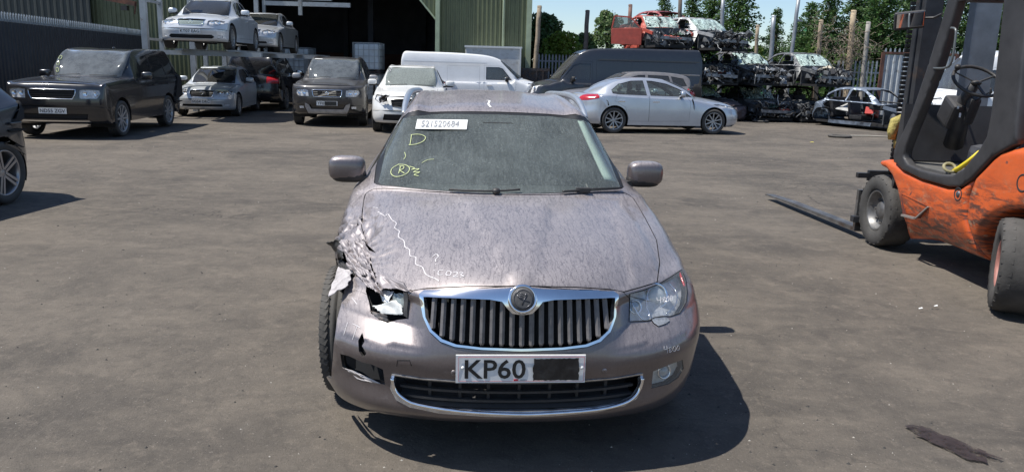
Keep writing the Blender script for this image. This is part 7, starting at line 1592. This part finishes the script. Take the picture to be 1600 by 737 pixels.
fwheel((-hw_ + .135, 1.20, .355), .355, .27, 0, rimg); fwheel((hw_ - .135, 1.20, .345), .345, .27, 0, rimg)
fwheel((-hw_ + .10, -.99, .345), .345, .34, radians(-27), rimp, .5); fwheel((hw_ - .2, -1.05, .32), .32, .30, radians(-27), rimp, .5)
a = MB(); a.box((0, -1.05, .32), (1.0, .14, .14)); a.build('rear_axle', steel_dk, fk)
# gas bottle
gb_ = thing('gas_bottle', 'pale grey gas bottle lying on the back of the orange forklift', 'gas bottle', (FC - .18, 5.28, 1.42)); a = MB(); a.tube([(-.52, 0, 0), (-.49, 0, 0), (-.42, 0, 0), (.40, 0, 0), (.47, 0, 0)], [.03, .10, .15, .15, .05], 20); a.build('bottle', mat('bottle_grey', (.38, .38, .36), .4, .3, noise=(6, .2)), gb_)
a = MB(); a.tube([(-.50, -.02, -.05), (-.52, -.05, -.14), (-.45, -.04, -.2)], .012, 6); a.build('green_hose', mat('hose_green', (.05, .35, .2), .5), gb_); MB().box((0, 0, -.17), (.9, .35, .05)).build('cradle', fblack, gb_)

# ---------------------------------------------------------------- bits on the ground
rs = np.random.RandomState(77)
def flat_blob(name, x, y, rx, ry, m, lab, kind, n=60, rot=0., z=.004, rag=.3):
    V = [(x, y, z)]; ph = rs.uniform(0, 6, 4)
    for i in range(n):
        t = 2 * pi * i / n; r = 1 + rag * (.5 * sin(3 * t + ph[0]) + .3 * sin(7 * t + ph[1]) + .25 * sin(13 * t + ph[2]) + .12 * rs.normal()); a_, b_ = rx * r * math.copysign(abs(cos(t)) ** .6, cos(t)), ry * r * math.copysign(abs(sin(t)) ** .5, sin(t)); V.append((x + a_ * cos(rot) - b_ * sin(rot), y + a_ * sin(rot) + b_ * cos(rot), z))
    o = link(name, mesh_np(name, V, [(0, i + 1, (i + 1) % n + 1) for i in range(n)]), None, m); tag(o, lab, None, None, kind); return o
def gz(x, y): return .010 * (sin(x * .9 + y * .35) * sin(y * .6 - x * .2)) - .010
oil = mat('oil_stain', (.034, .026, .025), .5, noise=(20, .4)); _t = oil.node_tree; _b = _t.nodes['Principled BSDF']; _n = _t.nodes.new('ShaderNodeTexNoise'); _n.inputs['Scale'].default_value = 16; _n.inputs['Detail'].default_value = 8; _n.inputs['Roughness'].default_value = .75
_c = _t.nodes.new('ShaderNodeTexCoord'); _t.links.new(_c.outputs['Object'], _n.inputs['Vector']); _r = _t.nodes.new('ShaderNodeMapRange'); _r.inputs[1].default_value = .38; _r.inputs[2].default_value = .50; _r.inputs[3].default_value = .1; _r.inputs[4].default_value = .9; _t.links.new(_n.outputs['Fac'], _r.inputs[0]); _t.links.new(_r.outputs[0], _b.inputs['Alpha'])
p1 = gnd(1427, 668); p2 = gnd(1552, 722)
flat_blob('oil_stain', (p1[0] + p2[0]) / 2, (p1[1] + p2[1]) / 2, hypot(*(p2 - p1)[:2]) / 2, .07, oil, None, 'structure', rot=atan2((p2 - p1)[1], (p2 - p1)[0]), z=.004, rag=.22)
V = []; F = []; lit = mat('grit_pale', (.42, .39, .34), .8, noise=(40, .3)); litd = mat('grit_dark', (.05, .047, .043), .9)
for nm, mm, cnt, sz in (('pale_grit', lit, 900, .0035), ('dark_grit', litd, 900, .006)):
    V = []; F = []
    for _ in range(cnt):
        y = 2.6 + 22 * rs.rand() ** 1.8; x = rs.uniform(-.75, .75) * y * 1.1; s_ = sz * rs.uniform(.4, 1.6) * (1 + y * .06); b = len(V); z = gz(x, y)
        for k in range(4): t = k * pi / 2 + rs.uniform(-.5, .5); V.append((x + s_ * cos(t) * rs.uniform(.6, 1.5), y + s_ * sin(t), z - .002))
        V.append((x, y, z + s_ * .7)); F += [(b, b + 1, b + 4), (b + 1, b + 2, b + 4), (b + 2, b + 3, b + 4), (b + 3, b, b + 4)]
    tag(link(nm, mesh_np(nm, V, F), None, mm), kind='stuff')
for px, py, s_, lb in ((1438, 484, .013, 'larger white flake on the ground near the forklift'), (1462, 480, .012, 'thin white sliver of debris in front of the forklift rear wheel'), (1268, 223, .05, 'small yellow scrap lying on the asphalt far right')):
    q = gnd(px, py); o = crumple('scrap_flake', [(-s_, -s_ * .4, 0), (s_, -s_ * .5, .004), (s_, s_ * .4, .01), (-s_, s_ * .5, 0)], 3, 2, .004, mat('scrap_yellow', (.6, .5, .08), .7) if px == 1268 else plate_w, None, px, .002); o.location = (q[0], q[1], .012); tag(o, lb, 'scrap')
q = gnd(1358, 214); st = MB(); st.tube([(-1.0, .05, .02), (-.5, -.03, .02), (0, .03, .025), (.5, -.02, .02), (1.0, .04, .02)], .02, 6); o = st.build('loose_strip', mat('strip_pale', (.35, .32, .27), .8), None); o.location = (q[0], q[1], 0); tag(o, 'long pale strip lying on the ground in front of the stripped shell', 'strip')
